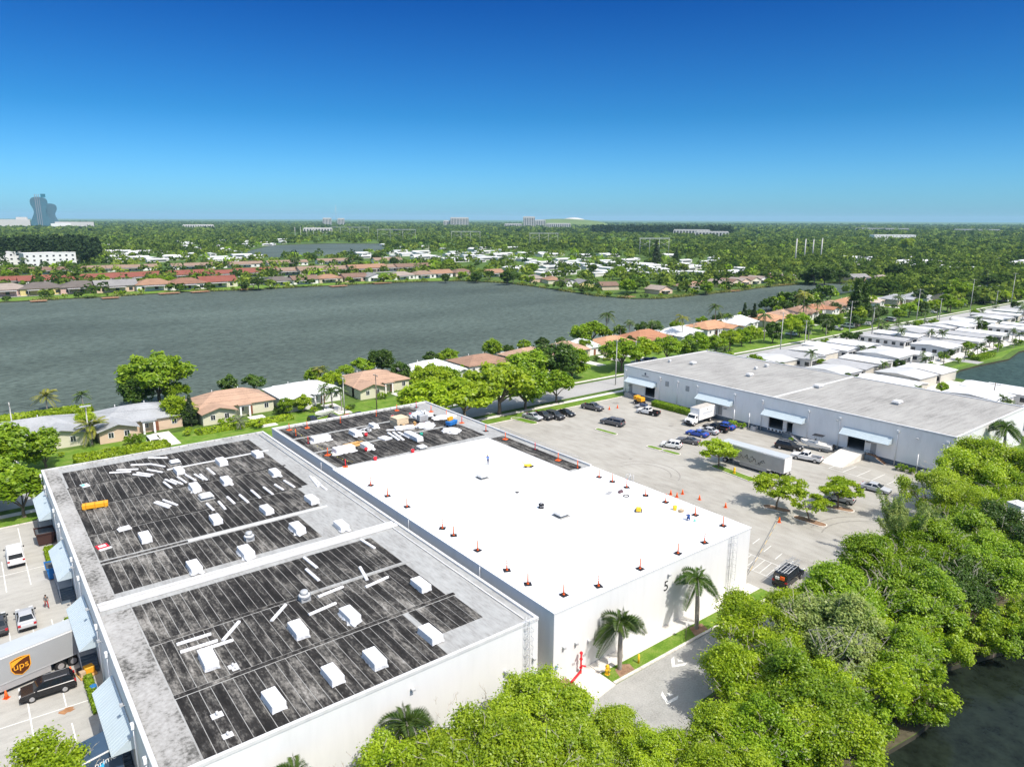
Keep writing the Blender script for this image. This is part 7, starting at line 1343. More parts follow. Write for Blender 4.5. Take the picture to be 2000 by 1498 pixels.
# utility poles with wires
def pole(label, base, h, mat, arms=1, r=0.16):
    t = thing('utility_pole', label, 'utility pole', (base.x, base.y, 0)); obj('shaft', MB().tube((0, 0, 0), (0, 0, h), r, r * .65, 8), mat, t)
    for k in range(arms): obj('crossarm', MB().box(-.06, .06, -1.2, 1.2, h - .5 - 1.0 * k, h - .38 - 1.0 * k), m_polew, t)
    ins = MB()
    for y in (-1.1, -.5, .5, 1.1): ins.tube((0, y, h - .38), (0, y, h - .12), .05, .05, 6)
    obj('insulators', ins, m_alu, t); return Vector((base.x, base.y, h))
poles = [((32, 880), 10.0, m_pole, 'concrete utility pole at the left edge by the hedge'), ((177, 872), 8.5, m_pole, 'pole with a flat lamp head before the fan palm'), ((673, 808), 9.0, m_pole, 'thick pale pole behind the older roof'), ((736, 800), 9.0, m_polew, 'thin wooden pole right of the thick pale pole'), ((1085, 748), 11.5, m_pole, 'pale pole rising behind the street trees'), ((1202, 752), 13.0, m_pole, 'tall pale pole at the street by the grey warehouse'), ((1240, 728), 10.0, m_pole, 'pale pole close behind the grey warehouse corner'), ((1352, 692), 11.0, m_pole, 'pale pole in front of the orange-roofed houses'),
         ((1523, 693), 15.0, m_pole, 'tall pole left of the white homes street'), ((1570, 688), 11.5, m_pole, 'second pole by the white homes street'), ((1657, 662), 15.0, m_pole, 'tall pole beside the parked cars on the street'), ((1702, 658), 12.0, m_pole, 'leaning pale pole on the street verge'), ((1788, 640), 17.0, m_pole, 'tall pole before the broad white homes'), ((1833, 632), 11.5, m_pole, 'pole in front of the far orange houses'), ((1894, 610), 17.0, m_pole, 'tall pole at the right part of the street'), ((1943, 610), 11.0, m_pole, 'pole near the right end of the street'), ((1973, 603), 19.0, m_pole, 'tall pole close to the right edge of the street'), ((1938, 788), 5.5, m_polew, 'dark wooden post behind the grey warehouse roof')]
tops = []
for bp, h, mt, lb in poles:
    b = P(*bp); tops.append(pole(lb, b, h, mt))
def wire(label, pts, sag=0.8, r=0.018):
    mb = MB(); o0 = pts[0]
    for a, b in zip(pts[:-1], pts[1:]):
        prev = None
        for k in range(13):
            u = k / 12; q = a.lerp(b, u) - o0; q.z -= sag * 4 * u * (1 - u)
            if prev is not None: mb.tube(prev, q, r, n=3, cap=False)
            prev = q
    o = obj('overhead_wire', mb, m_black, None, loc=o0); tag(o, label, 'wire')
def off(v, dy, dz): return Vector((v.x, v.y + dy, v.z + dz))
far_l = Vector((-45, tops[0].y, 9.5))
for k, (dy, dz) in enumerate(((-1.1, -.1), (1.1, -.1), (0, -1.6))):
    wire(f'{("upper near", "upper far", "lower")[k]} overhead wire from the left edge pole past the palms', [off(far_l, dy, dz), off(tops[0], dy, dz), off(tops[1], dy, dz), off(tops[2], dy, dz), off(tops[4], dy, dz), off(tops[5], dy, dz)])
    wire(f'{("upper near", "upper far", "lower")[k]} overhead wire along the white homes street', [off(tops[5], dy, dz), off(tops[8], dy, dz), off(tops[10], dy, dz), off(tops[12], dy, dz), off(tops[14], dy, dz), off(tops[16], dy, dz)], 1.2)
t = thing('lamp_head', 'flat grey lamp panel on the pole before the fan palm', 'lamp', (tops[1].x, tops[1].y, tops[1].z)); obj('panel', MB().box(-1.0, 1.0, -.5, .5, .02, .14), m_alu, t); obj('bracket', MB().box(-.1, .1, -.1, .1, 0, .02), m_alu, t)
# ------------------------------------------------------------------ mobile homes
m_mroof = M('white_metal_roof', (0.67, 0.67, 0.66), 0.55, 0.06, 0.5); m_mwall = M('white_siding', (0.58, 0.58, 0.56), 0.7, 0.06, 0.5)
def mobile_proto(w, d, h, along):
    P_ = [('wall', gable_wall(w, d, h, .6, along).mesh('wall'), m_mwall), ('roof', gable(w, d, h + .02, .62, .35, along).mesh('roof'), m_mroof)]
    wl2 = MB(); n = int(d / 2.6)
    for k in range(n):
        for s in (-1, 1): P_.append(('window', MB().box(s * w / 2 - .04, s * w / 2 + .04, -d / 2 + 1.0 + k * (d - 2) / max(1, n - 1) - .7, -d / 2 + 1.0 + k * (d - 2) / max(1, n - 1) + .7, .9, 2.1).mesh('window'), m_pane))
    P_.append(('porch_screen', MB().box(-w * .36, w * .36, -d / 2 - .05, -d / 2 + .02, .8, 2.3).mesh('porch_screen'), m_pane)); P_.append(('porch_post', MB().box(-w * .12 - .05, -w * .12 + .05, -d / 2 - .07, -d / 2 - .052, .8, 2.3).box(w * .12 - .05, w * .12 + .05, -d / 2 - .07, -d / 2 - .052, .8, 2.3).mesh('porch_post'), m_white))
    P_.append(('carport', MB().box(w / 2 + .36, w / 2 + 3.4, -d * .35, d * .3, 2.45, 2.55).tube((w / 2 + 3.2, -d * .33, 0), (w / 2 + 3.2, -d * .33, 2.45), .06).tube((w / 2 + 3.2, d * .28, 0), (w / 2 + 3.2, d * .28, 2.45), .06).mesh('carport'), m_mroof))
    return P_
MOB = [mobile_proto(8.6, 16, 2.9, 'y'), mobile_proto(9.6, 14, 3.0, 'y'), mobile_proto(6.4, 17.5, 2.8, 'y'), mobile_proto(10.5, 12.5, 3.1, 'x')]
m_mroof2 = M('off_white_roof', (0.50, 0.50, 0.48), 0.6, 0.1, 0.5); m_mroof3 = M('pale_grey_roof', (0.38, 0.38, 0.375), 0.65, 0.12, 0.5); m_mwall2 = M('cream_siding', (0.52, 0.49, 0.42), 0.7, 0.06, 0.5)
mh = []
for (x0, x1, yc, sp, k0) in ((190, 330, 124, 12.2, 0), (190, 258, 105.5, 12.2, 1), (272, 330, 105.5, 12.0, 0), (189, 228, 87, 12.2, 2), (190, 226, 66, 12.2, 0), (190, 224, 47, 12.2, 1), (332, 520, 122, 12.4, 0), (345, 520, 103, 12.4, 1), (352, 500, 84, 12.6, 0)):
    x = x0; k = k0
    while x < x1: mh.append((x, yc + random.uniform(-1.6, 1.6), random.choice((0, 1, 2, 3, 3)), random.uniform(-.04, .04))); x += sp + random.uniform(-.4, .4); k += 1
mh = [q for q in mh if not any(inside(q[0] + dx, q[1] + dy, pondr_poly) for dx in (-5, 5) for dy in (-8, 8)) and not (259 < q[0] < 270)]
mh.sort(key=lambda q: pix((q[0], q[1], 2))[0])
for i, (x, y, k, rz) in enumerate(mh): spawn(MOB[k], 'mobile_home', f'white-roofed mobile home right of the grey warehouse, {nth(i)} from the left', 'mobile home', (x, y, 0.0), rz + (math.pi if i % 3 == 1 else 0), 'white mobile homes right of the grey warehouse', random.uniform(.92, 1.06), {'roof': (m_mroof, m_mroof, m_mroof2, m_mroof, m_mroof3)[i * 7 % 5], 'wall': (m_mwall, m_mwall2, m_mwall)[i % 3]})
hedge('green hedge row on the pond bank by the white homes', 268, 282, 88.5, 91, 1.4, m_leaf, 12, 30, 0.3)
sheet('lawn', [[(228, 86.5), (240, 88.6), (262, 88.0), (281, 86.2), (300, 89.2), (320, 88.5), (320, 91), (228, 90)]], 0.007, m_lawn)
sheet('home_park_paving', [rect(186.6, 228, 40, 134)], 0.005, m_walk); sheet('home_park_paving', [rect(228, 345, 94, 134)], 0.005, m_walk)
rr = random.Random(21); gp_, gt_ = [], []
for k in range(110):
    x, y = rr.uniform(188, 470), rr.choice((114.5, 96.3, 132.6, 132.2, 76.5, 57)) + rr.uniform(-1.2, 1.2)
    if any(inside(x + dx, y + dy, pondr_poly) for dx in (-3, 3) for dy in (-3, 3)) or (y < 92 and x > 226): continue
    (gp_ if rr.random() < .45 else gt_).append((x, y))
for i, (x, y) in enumerate(sorted(gp_, key=lambda q: pix((*q, 2))[0])): palm(PALM[rr.choice((0, 2))], f'palm between the white mobile homes, {nth(i)} from the left', (x, y, 0), rr.uniform(.5, .95), rr.uniform(0, 6), m_palm, 'palms between the mobile homes')
for i, (x, y) in enumerate(sorted(gt_, key=lambda q: pix((*q, 2))[0])): tree(MID[rr.randrange(4)], f'green tree between the white mobile homes, {nth(i)} from the left', (x, y, 0), rr.uniform(.3, .6), rr.uniform(0, 6), rr.choice([m_leaf, m_leafd]), 'trees between the mobile homes')
# pale corner column at the right edge of the picture
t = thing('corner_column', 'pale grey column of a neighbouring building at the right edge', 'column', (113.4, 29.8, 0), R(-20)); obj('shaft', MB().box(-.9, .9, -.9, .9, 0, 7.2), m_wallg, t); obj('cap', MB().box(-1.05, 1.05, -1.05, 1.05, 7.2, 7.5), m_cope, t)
# garden shrubs and small trees by the houses and drives
rr = random.Random(31); gs = []
for (hx, hy, hw, hd, *_r) in HS:
    for _ in range(4): gs.append((hx + rr.uniform(-hw / 2, hw / 2), hy - hd / 2 - rr.uniform(4.5, 13), rr.uniform(.7, 1.5)))
gs.sort(key=lambda q: pix((q[0], q[1], 1))[0])
for i, (x, y, s) in enumerate(gs): bush(f'garden shrub before the near shore houses, {nth(i)} from the left', (x, y, 0), s, rr.choice([m_leaf, m_lime, m_leafd]), 'garden shrubs by the near shore houses')
gt = [(x + rr.uniform(-4, 4), 149.5 + rr.uniform(-1, 8), rr.uniform(.55, 1.1)) for x in range(184, 520, 9)]
for i, (x, y, s) in enumerate(gt): tree(MID[i % 4], f'front garden tree along the shore street, {nth(i)} from the left', (x, y, 0), s, rr.uniform(0, 6), rr.choice([m_leaf, m_leafd, m_lime]), 'front garden trees along the shore street')
bt = [(x + rr.uniform(-3, 3), 189 + max(0, (x - 150) * .035) + rr.uniform(-1, 1.5), rr.uniform(.4, .8)) for x in (42, 52, 58, 77, 84, 112, 121, 138, 145, 152, 162, 170, 195, 205, 214, 225, 234, 245, 256, 264, 272, 290, 298, 314, 330, 345)]
ht = [(b_[0] + b_[2] / 2 + 1.2, b_[1] + rr.uniform(-12, 5), rr.uniform(.4, .75)) for b_ in HS]
for i, (x, y, s) in enumerate(ht): tree(MID[(i * 5 + 1) % 4], f'tree in the gap beside a near shore house, {nth(i)} from the left', (x, y, 0), s, rr.uniform(0, 6), rr.choice([m_leaf, m_leafd, m_lime]), 'trees in the gaps between near shore houses')
pb = [(x + rr.uniform(-1.5, 1.5), 92.6 + rr.uniform(-1.6, 2.0)) for x in range(230, 340, 7)]
for i, (x, y) in enumerate(pb):
    if i % 2: palm(PALM[2], f'palm on the bank of the small right pond, {nth(i // 2)} from the left', (x, y, 0), rr.uniform(.6, .9), rr.uniform(0, 6), m_palm, 'palms on the small pond bank')
    else: bush(f'bush on the bank of the small right pond, {nth(i // 2)} from the left', (x, y, 0), rr.uniform(1.0, 1.8), m_leaf, 'bushes on the small pond bank')
for i, (x, y, s) in enumerate(bt): tree(MID[(i * 3) % 4], f'small tree on the water side of the near houses, {nth(i)} from the left', (x, y, 0), s, rr.uniform(0, 6), rr.choice([m_leaf, m_leafd]), 'water side trees of the near houses')
a, b = P(1522, 1019), Vector((76.4, 47.9, 0)); t = thing('caution_tape', 'yellow and black caution tape between the building corner and a cone', 'tape', (a.x, a.y, 0.014)); d = b - a
for k in range(14):
    u0, u1 = k / 14, (k + 1) / 14; z = lambda u: .75 - .5 * u * (1 - u)
    obj('tape_length', MB().add([(d.x * u0, d.y * u0, z(u0)), (d.x * u1, d.y * u1, z(u1)), (d.x * u1, d.y * u1, z(u1) + .14), (d.x * u0, d.y * u0, z(u0) + .14)], [(0, 1, 2, 3)]), m_black if k % 2 else m_yellow, t)
# ------------------------------------------------------------------ across the lake
def far_house(w, d, h, rise, kind):
    r_ = hip(w, d, h + .02, rise) if kind == 'hip' else gable(w, d, h + .02, rise, .6, kind)
    parts = [('wall', (MB().box(-w / 2, w / 2, -d / 2, d / 2, 0, h) if kind == 'hip' else gable_wall(w, d, h, rise, kind)).mesh('wall'), WL['white']), ('roof', r_.mesh('roof'), RF['tan'])]
    n = max(2, int(w / 4.5))
    for k in range(n):
        x = -w / 2 + w * (k + .5) / n; parts.append(('window', MB().box(x - .8, x + .8, -d / 2 - .06, -d / 2 + .01, .7, 2.1).mesh('window'), m_pane))
    parts.append(('patio_roof', MB().box(-w * .35, w * .2, -d / 2 - 3.2, -d / 2 - .07, 2.35, 2.5).tube((-w * .33, -d / 2 - 3, 0), (-w * .33, -d / 2 - 3, 2.35), .08).tube((w * .18, -d / 2 - 3, 0), (w * .18, -d / 2 - 3, 2.35), .08).mesh('patio_roof'), m_white)); return parts
FH = dict(hip=far_house(17, 12, 3.0, 2.4, 'hip'), gx=far_house(17, 11, 3.0, 2.5, 'x'), gy=far_house(13, 13, 3.0, 2.4, 'y'), row=far_house(30, 11, 3.2, 2.6, 'x'), long=far_house(38, 10, 3.0, 2.2, 'x'))
walls_ = list(WL)
RFD = {k: roofm('far_' + k, tuple(v * 0.68 for v in c)) for k, c in dict(tan=(0.36, 0.255, 0.19), orange=(0.42, 0.25, 0.16), brown=(0.27, 0.175, 0.13), grey=(0.33, 0.32, 0.31), white=(0.66, 0.67, 0.66), red=(0.31, 0.11, 0.08), dark=(0.19, 0.165, 0.145), pale=(0.42, 0.35, 0.30), rust=(0.33, 0.18, 0.12)).items()}
m_patio = M('grey_patio_roof', (0.40, 0.39, 0.37), 0.7, 0.1)
def fplace(kind, px, py, roof, wall, label, group, rz=0.0, s=1.0):
    p = P(px, py); return spawn(FH[kind], 'house', label, 'house', (p.x, p.y, 0), rz, group, s, {'roof': RFD[roof], 'wall': WL[wall], 'patio_roof': m_patio})
row1 = [(14, 577, 'hip', 'pale', 'pink'), (82, 574, 'hip', 'dark', 'yellow'), (158, 571, 'hip', 'dark', 'pink'), (226, 569, 'gx', 'grey', 'peach'), (301, 566, 'hip', 'orange', 'white'), (364, 564, 'hip', 'rust', 'white'), (424, 560, 'gx', 'red', 'cream'), (545, 556, 'hip', 'dark', 'white'), (592, 554, 'gx', 'brown', 'white'), (640, 551, 'hip', 'orange', 'beige'), (690, 549, 'gx', 'brown', 'pink'), (728, 548, 'gy', 'grey', 'white'), (783, 545, 'hip', 'pale', 'white'), (824, 543, 'hip', 'tan', 'white'), (858, 541, 'gx', 'orange', 'white'), (900, 539, 'hip', 'brown', 'beige'), (960, 540, 'gx', 'orange', 'white')]
NM = dict(pale='pale', dark='dark', grey='grey', orange='orange', rust='rust', red='red', brown='brown', tan='tan', white='white')
for i, (px, py, k, rf, wl_) in enumerate(row1): fplace(k, px, py, rf, wl_, f'{NM[rf]}-roofed house on the far lake bank, {nth(i)} from the left', 'houses on the far lake bank', 0, 1.35 if px < 520 else 1.08)
row2 = [(30, 556, 'long', 'red'), (110, 555, 'long', 'red'), (205, 552, 'row', 'red'), (262, 549, 'row', 'red'), (372, 544, 'row', 'red'), (440, 542, 'long', 'red'), (500, 539, 'row', 'red'), (575, 536, 'long', 'tan'), (620, 535, 'row', 'tan'), (672, 532, 'long', 'tan'), (715, 531, 'row', 'orange'), (760, 529, 'long', 'tan'), (812, 527, 'long', 'brown')]
for i, (px, py, k, rf) in enumerate(row2): fplace(k, px, py, rf, 'white' if i % 2 else 'beige', f'long {rf}-roofed row house in the second line across the lake, {nth(i)} from the left', 'row houses in the second line', 0, 1.15)
row3 = [(40, 536, 'long', 'tan'), (115, 534, 'long', 'brown'), (195, 531, 'long', 'tan'), (258, 529, 'long', 'tan'), (380, 525, 'long', 'tan'), (470, 522, 'long', 'tan'), (560, 519, 'long', 'tan'), (655, 515, 'long', 'tan'), (755, 514, 'row', 'tan')]
for i, (px, py, k, rf) in enumerate(row3): fplace(k, px, py, rf, 'white', f'long {rf}-roofed row house in the third line across the lake, {nth(i)} from the left', 'row houses in the third line', 0, 1.05)
pen = [(1045, 550, 'hip', 'pale', 1.2), (1078, 553, 'hip', 'orange', 1.2), (1108, 558, 'gx', 'dark', 1.2), (1137, 560, 'gx', 'grey', 1.2), (1185, 565, 'gy', 'brown', 1.2), (1286, 573, 'gy', 'pale', 0), (1340, 566, 'hip', 'tan', 0), (1362, 564, 'gx', 'orange', 0), (1402, 560, 'gy', 'pale', 0), (1424, 558, 'gy', 'brown', 0), (1442, 556, 'gy', 'pale', 0), (1462, 554, 'gy', 'tan', 0), (1478, 552, 'gy', 'pale', 0), (1512, 548, 'gy', 'rust', 0), (1535, 548, 'gx', 'grey', 0), (1672, 548, 'gx', 'grey', -.3), (1718, 550, 'hip', 'pale', -.2), (1830, 560, 'hip', 'pale', 0), (1905, 575, 'gx', 'grey', 0), (1850, 588, 'gx', 'white', 0), (1935, 570, 'hip', 'white', 0)]
for i, (px, py, k, rf, rz) in enumerate(pen): fplace(k, px, py, rf, walls_[i % 5], f'{NM[rf]}-roofed house on the right-hand far bank, {nth(i)} from the left', 'houses on the right-hand far bank', rz, 0.95)
# docks and decks on the far bank
m_deck = M('deck_timber', (0.30, 0.17, 0.10), 0.9, 0.2, 1.0)
for i, (px, py, w_) in enumerate(((75, 588, 8), (215, 582, 9), (330, 573, 12), (390, 570, 11), (480, 565, 8), (745, 553, 14), (660, 559, 12), (1225, 580, 9), (1530, 556, 16), (1430, 568, 10))):
    p = P(px, py); t = thing('jetty', f'low timber deck at the far water edge, {nth(sorted([75, 215, 330, 390, 480, 745, 660, 1225, 1530, 1430]).index(px))} from the left', 'jetty', (p.x, p.y, 0), 0, 'decks on the far bank'); obj('deck', MB().box(-w_ / 2, w_ / 2, -3, 3, .02, .25), m_deck, t)
    pp = MB()
    for x in (-w_ / 2 + .3, w_ / 2 - .3): pp.tube((x, -2.8, -1.0), (x, -2.8, 1.0), .12)
    obj('piles', pp, m_polew, t)
# white homes farther back: tiny, alike
fm = [('wall', gable_wall(8, 14, 2.9, .6, 'y').mesh('wall'), m_mwall), ('roof', gable(8, 14, 2.92, .62, .35, 'y').mesh('roof'), m_mroof), ('window', MB().box(-2.5, 2.5, -7.06, -7.0, .8, 2.1).mesh('window'), m_pane)]
fm2 = [('wall', MB().box(-11, 11, -5, 5, 0, 2.9).mesh('wall'), m_mwall), ('roof', gable(22, 10, 2.92, .9, .4, 'x').mesh('roof'), m_mroof), ('window', MB().box(-8, 8, -5.06, -5.0, .8, 2.0).mesh('window'), m_pane)]
rr = random.Random(77); used_h = []
zones = [((200, 470), (500, 512), 72, 'left of the far lagoon'), ((420, 466), (560, 486), 16, 'behind the far lagoon'), ((700, 480), (1000, 512), 64, 'behind the big round trees'), ((1000, 493), (1420, 540), 100, 'behind the right-hand far bank'), ((1640, 500), (2000, 530), 52, 'in the woods at the right'), ((1420, 520), (1560, 545), 10, 'behind the four tall poles')]
for (x0, y0), (x1, y1), n, lb in zones:
    zl = []
    for _ in range(n):
        px = rr.uniform(x0, x1); py = y0 + (y1 - y0) * rr.random() ** 0.7; p = P(px, py)
        if any(inside(p.x, p.y, w) for w in waters) or any((p.x - q[0]) ** 2 + (p.y - q[1]) ** 2 < 130 for q in used_h): continue
        used_h.append((p.x, p.y)); zl.append((px, p.x, p.y))
    for i_, (_, x_, y_) in enumerate(sorted(zl)):
        spawn(fm if rr.random() < .5 else fm2, 'white_house', f'small white-roofed home {lb}, {nth(i_)} from the left', 'house', (x_, y_, 0), rr.choice((0, 0, .1, SN)), f'white homes {lb}', rr.uniform(.85, 1.15))
# apartment block at the left, school-like block at the right
m_apt = M('apartment_white', (0.66, 0.66, 0.65), 0.8, 0.05)
def block(name, label, px, py, w, d, floors, nwin, rz=0.0, mat=None, fh=3.1):
    p = P(px, py); t = thing(name, label, 'building', (p.x, p.y, 0), rz); H_ = floors * fh
    obj('wall', MB().box(-w / 2, w / 2, -d / 2, d / 2, 0, H_), mat or m_apt, t); obj('parapet', MB().box(-w / 2 - .15, w / 2 + .15, -d / 2 - .15, d / 2 + .15, H_, H_ + .7), mat or m_apt, t)
    me = MB().box(-.9, .9, -.08, 0, 0, 1.6).mesh('window')
    for f_ in range(floors):
        for k in range(nwin): obj('window', me, m_pane, t, loc=(-w / 2 + w * (k + .5) / nwin, -d / 2 - .003, f_ * fh + .9))
    return t
block('apartment_block', 'white three-storey apartment block at the left edge across the lake, nearer wing', 96, 519, 44, 16, 3, 8, R(10), fh=4.0); block('apartment_block', 'white apartment block behind its nearer wing at the left edge', 22, 517, 60, 14, 3, 11, R(5), fh=4.0); block('apartment_block', 'white apartment wing right of the left-edge block', 140, 515, 24, 14, 3, 5, R(-6), fh=3.6)
block('office_block', 'long pale and dark block standing in the woods at the right', 1742, 470, 95, 26, 3, 12, R(-40), fh=4.2); 
def fblock(label, px, dist, w, h, mat, d=30):
    v = P(px, 470); v = v * (dist / math.hypot(v.x, v.y)); v.z = 0; ang = math.atan2(v.y, v.x) - SN; t = thing('distant_building', label, 'building', v, ang); obj('wall', MB().box(-w / 2, w / 2, -d / 2, d / 2, 0, h), mat, t); obj('roof', MB().box(-w / 2 + 2, w / 2 - 2, -d / 2 + 2, d / 2 - 2, h, h + 2.5), mat, t)
    n = max(3, int(w / 9)); me = MB().box(-2.2, 2.2, -.2, 0, 0, h * .82).mesh('window_band')
    for k in range(n): obj('window_band', me, m_pane, t, loc=(-w / 2 + w * (k + .5) / n, -d / 2 - .01, h * .08))
m_conc2 = M('pale_far_concrete', (0.48, 0.47, 0.45), 0.8, 0.05)
for lb, px, ds, w, h in (('pale far tower pair left of the thin mast', 641, 4800, 55, 46), ('pale far tower right of the thin mast', 668, 4800, 45, 44), ('far pale hospital block near the middle of the horizon', 898, 4400, 110, 52), ('low far pale wing left of the hospital block', 878, 4420, 70, 34), ('far grey block with dark tops right of the middle', 1033, 4300, 70, 58), ('far white cube block beside the grey dark-topped block', 1055, 4200, 60, 40), ('low far white sheds before the green mound', 1090, 3600, 120, 24), ('low far pale sheds left of the grey dark-topped block', 1002, 3800, 90, 20), ('far low white sheds on the right horizon', 1720, 3400, 200, 12), ('far low white sheds nearer the right edge', 1905, 3300, 150, 12), ('far low white sheds right of the green mound', 1350, 2300, 110, 14), ('far low white roofs in the woods right of centre', 1390, 2100, 90, 12), ('far pale sheds at the left of the horizon', 390, 3300, 120, 16), ('far pale shed with low curved roof left of the mast', 622, 2400, 90, 14)):
    fblock(lb, px, ds, w, h, m_conc2)
# guitar-shaped glass tower with its podium
m_gl = M('blue_tower_glass', (0.03, 0.14, 0.19), 0.25, 0.12, 0.03, spec=0.5); m_rib = M('tower_rib', (0.22, 0.24, 0.28), 0.6, 0.05)
base = P(86, 470); D0 = 3700.0; base = base * (D0 / math.hypot(base.x, base.y)); base.z = 0; ang = math.atan2(base.y, base.x) - SN
t = thing('glass_tower', 'tall blue glass tower shaped like two guitars back to back on the left horizon', 'tower', base, ang, None, (0.80, 1, 1.0))
prof = [(0, 46), (10, 53), (22, 54), (34, 49), (46, 41), (58, 34), (68, 31), (78, 32), (88, 38), (98, 43), (108, 45), (116, 43), (122, 38), (127, 28), (129, 14)]
def guitar(sx_, hs, y0, y1, x0, name):
    sx_ *= 0.88; pts = [(x0 + w * sx_, z * hs) for z, w in prof] + [(x0 - w * sx_, z * hs) for z, w in reversed(prof)]
    obj(name, MB().side(pts[::-1], y0, y1), m_gl, t)
    for k in range(1, 34):
        z = k * 3.8 * hs
        if z > 126 * hs: break
        w = np.interp(z / hs, [q[0] for q in prof], [q[1] for q in prof]) * sx_; obj('floor_band', MB().box(x0 - w - .4, x0 + w + .4, y0 - .5, y0 - .02, z, z + .7), m_rib, t)
guitar(1.0, 1.0, -14, 12, 0, 'guitar_body'); guitar(0.95, 0.80, 40, 64, 42, 'guitar_body')
for x, w in ((-14, 3.4), (-5, 3.4), (4, 3.0)): obj('neck_rib', MB().box(x - w / 2, x + w / 2, -17, -14.6, 0, 140), m_rib, t)
obj('crown_block', MB().box(12, 34, -8, 8, 128.5, 142), m_gl, t); obj('podium', MB().box(-190, -50, -30, 60, 0, 36), m_conc2, t); obj('podium', MB().box(60, 240, -30, 60, 0, 26), m_conc2, t); obj('podium', MB().box(40, 130, -70, -32, 0, 20), m_apt, t); obj('podium', MB().box(-110, -60, -20, 40, 36, 46), m_conc2, t)
# lattice mast and transmission gantries
p = P(658, 455); p = p * (4500 / math.hypot(p.x, p.y)); t = thing('radio_mast', 'very thin mast rising over the centre-left horizon', 'mast', (p.x, p.y, 0)); obj('mast_shaft', MB().tube((0, 0, 0), (0, 0, 125), 1.0, .6, 6), m_alu, t); obj('stay', MB().tube((0, 0, 110), (40, 0, 0), .25, n=4).tube((0, 0, 110), (-30, 30, 0), .25, n=4), m_alu, t)
def gantry(label, px, py, w, h, n, rz):
    p = P(px, py); t = thing('transmission_gantry', label, 'pylon', (p.x, p.y, 0), rz)
    for k in range(n): x = -w / 2 + w * k / (n - 1); obj('leg', MB().tube((x, 0, 0), (x, 0, h), .24, .18, 6), m_alu, t)
    obj('beam', MB().box(-w / 2 - 1, w / 2 + 1, -.3, .3, h - 1.6, h - 1.1).box(-w / 2 - 1, w / 2 + 1, -.3, .3, h - .4, h), m_alu, t)
    br = MB()
    for k in range(n - 1): a, b = -w / 2 + w * k / (n - 1), -w / 2 + w * (k + 1) / (n - 1); br.tube((a, 0, h * .55), (b, 0, h * .8), .12, n=4).tube((b, 0, h * .55), (a, 0, h * .8), .12, n=4)
    obj('cross_brace', br, m_alu, t)
GR = -YAW
for a_ in (('wide transmission gantry left of the thin dark cypress', 1277, 503, 36, 24, 4, GR), ('transmission gantry over the houses right of centre', 1062, 484, 46, 24, 4, GR), ('transmission gantry above the round trees in the centre', 775, 477, 70, 27, 4, GR), ('transmission gantry beyond the lagoon', 684, 465, 90, 26, 5, GR), ('transmission gantry over the light green trees', 910, 478, 52, 24, 4, GR)): gantry(*a_)
for i, (px, y0, y1) in enumerate(((1552, 516, 472), (1570, 508, 472), (1586, 503, 472), (1602, 509, 471))):
    p = P(px, y0 + 4); d = math.hypot(p.x, p.y); h = (y0 + 4 - y1) * d / F * 1.0
    t = thing('steel_pole', f'tall bare pale pole in the woods, {nth(i)} of the four', 'pole', (p.x, p.y, 0), 0, 'four tall poles'); obj('shaft', MB().tube((0, 0, 0), (0, 0, h), .75, .6, 10), m_conc2, t); obj('cap', MB().tube((0, 0, h), (0, 0, h + .4), .68, .68, 10), m_alu, t)
for i, px in enumerate((577, 588, 600, 613)):
    p = P(px, 466); t = thing('steel_pole', f'slim pale pole beyond the far lagoon, {nth(i)} of four', 'pole', (p.x, p.y, 0), 0, 'poles beyond the lagoon'); obj('shaft', MB().tube((0, 0, 0), (0, 0, 26), .55, .4, 8), m_conc2, t); obj('cap', MB().tube((0, 0, 26), (0, 0, 26.4), .5, .5, 8), m_alu, t)
tree(CONE[1], 'thin dark cypress standing over the white homes right of centre', tuple(P(1281, 521)), 2.2, 0, m_pine, name='cypress_tree'); tree(CONE[1], 'shorter dark cypress right of the thin tall one', tuple(P(1320, 518)), 1.5, 1, m_pine, name='cypress_tree')
# green landfill mound on the horizon
v = P(1100, 470); v = v * (5200 / math.hypot(v.x, v.y)); a = math.atan2(v.y, v.x) - SN
mb = MB().dome((0, 0, 0), 330, 160, 50, 30, 6); o = struct('grass_mound', mb.mesh('grass_mound'), M('mound_grass', (0.12, 0.17, 0.05), 0.9, 0.2, 0.01)); o.location = (v.x, v.y, -2); o.rotation_euler.z = a
o = struct('mound_cover', MB().dome((0, 0, 0), 120, 70, 60, 24, 5).mesh('mound_cover'), M('mound_cover', (0.45, 0.45, 0.42), 0.9, 0.2, 0.02)); o.location = (v.x + 60, v.y - 40, -2); o.rotation_euler.z = a
# far dwellings' streets and open grass
sheet('street', [[(-200, 512), (300, 512), (300, 518), (-200, 518)]], 0.01, m_street); sheet('street', [[(-200, 566), (330, 566), (330, 572), (-200, 572)]], 0.01, m_street)
sheet('grass_corridor', [[(P(1000, 508).x, P(1000, 508).y), (P(1300, 520).x, P(1300, 520).y), (P(1300, 514).x, P(1300, 514).y), (P(1000, 500).x, P(1000, 500).y)]], 0.01, m_lawn)
sheet('lawn', [[(0, 488.2), (40, 487.2), (66, 485.4), (110, 490.2), (157, 479.4), (228, 475.2), (268, 471.6), (304, 457.6), (300, 500), (0, 508)]], 0.008, m_lawn)
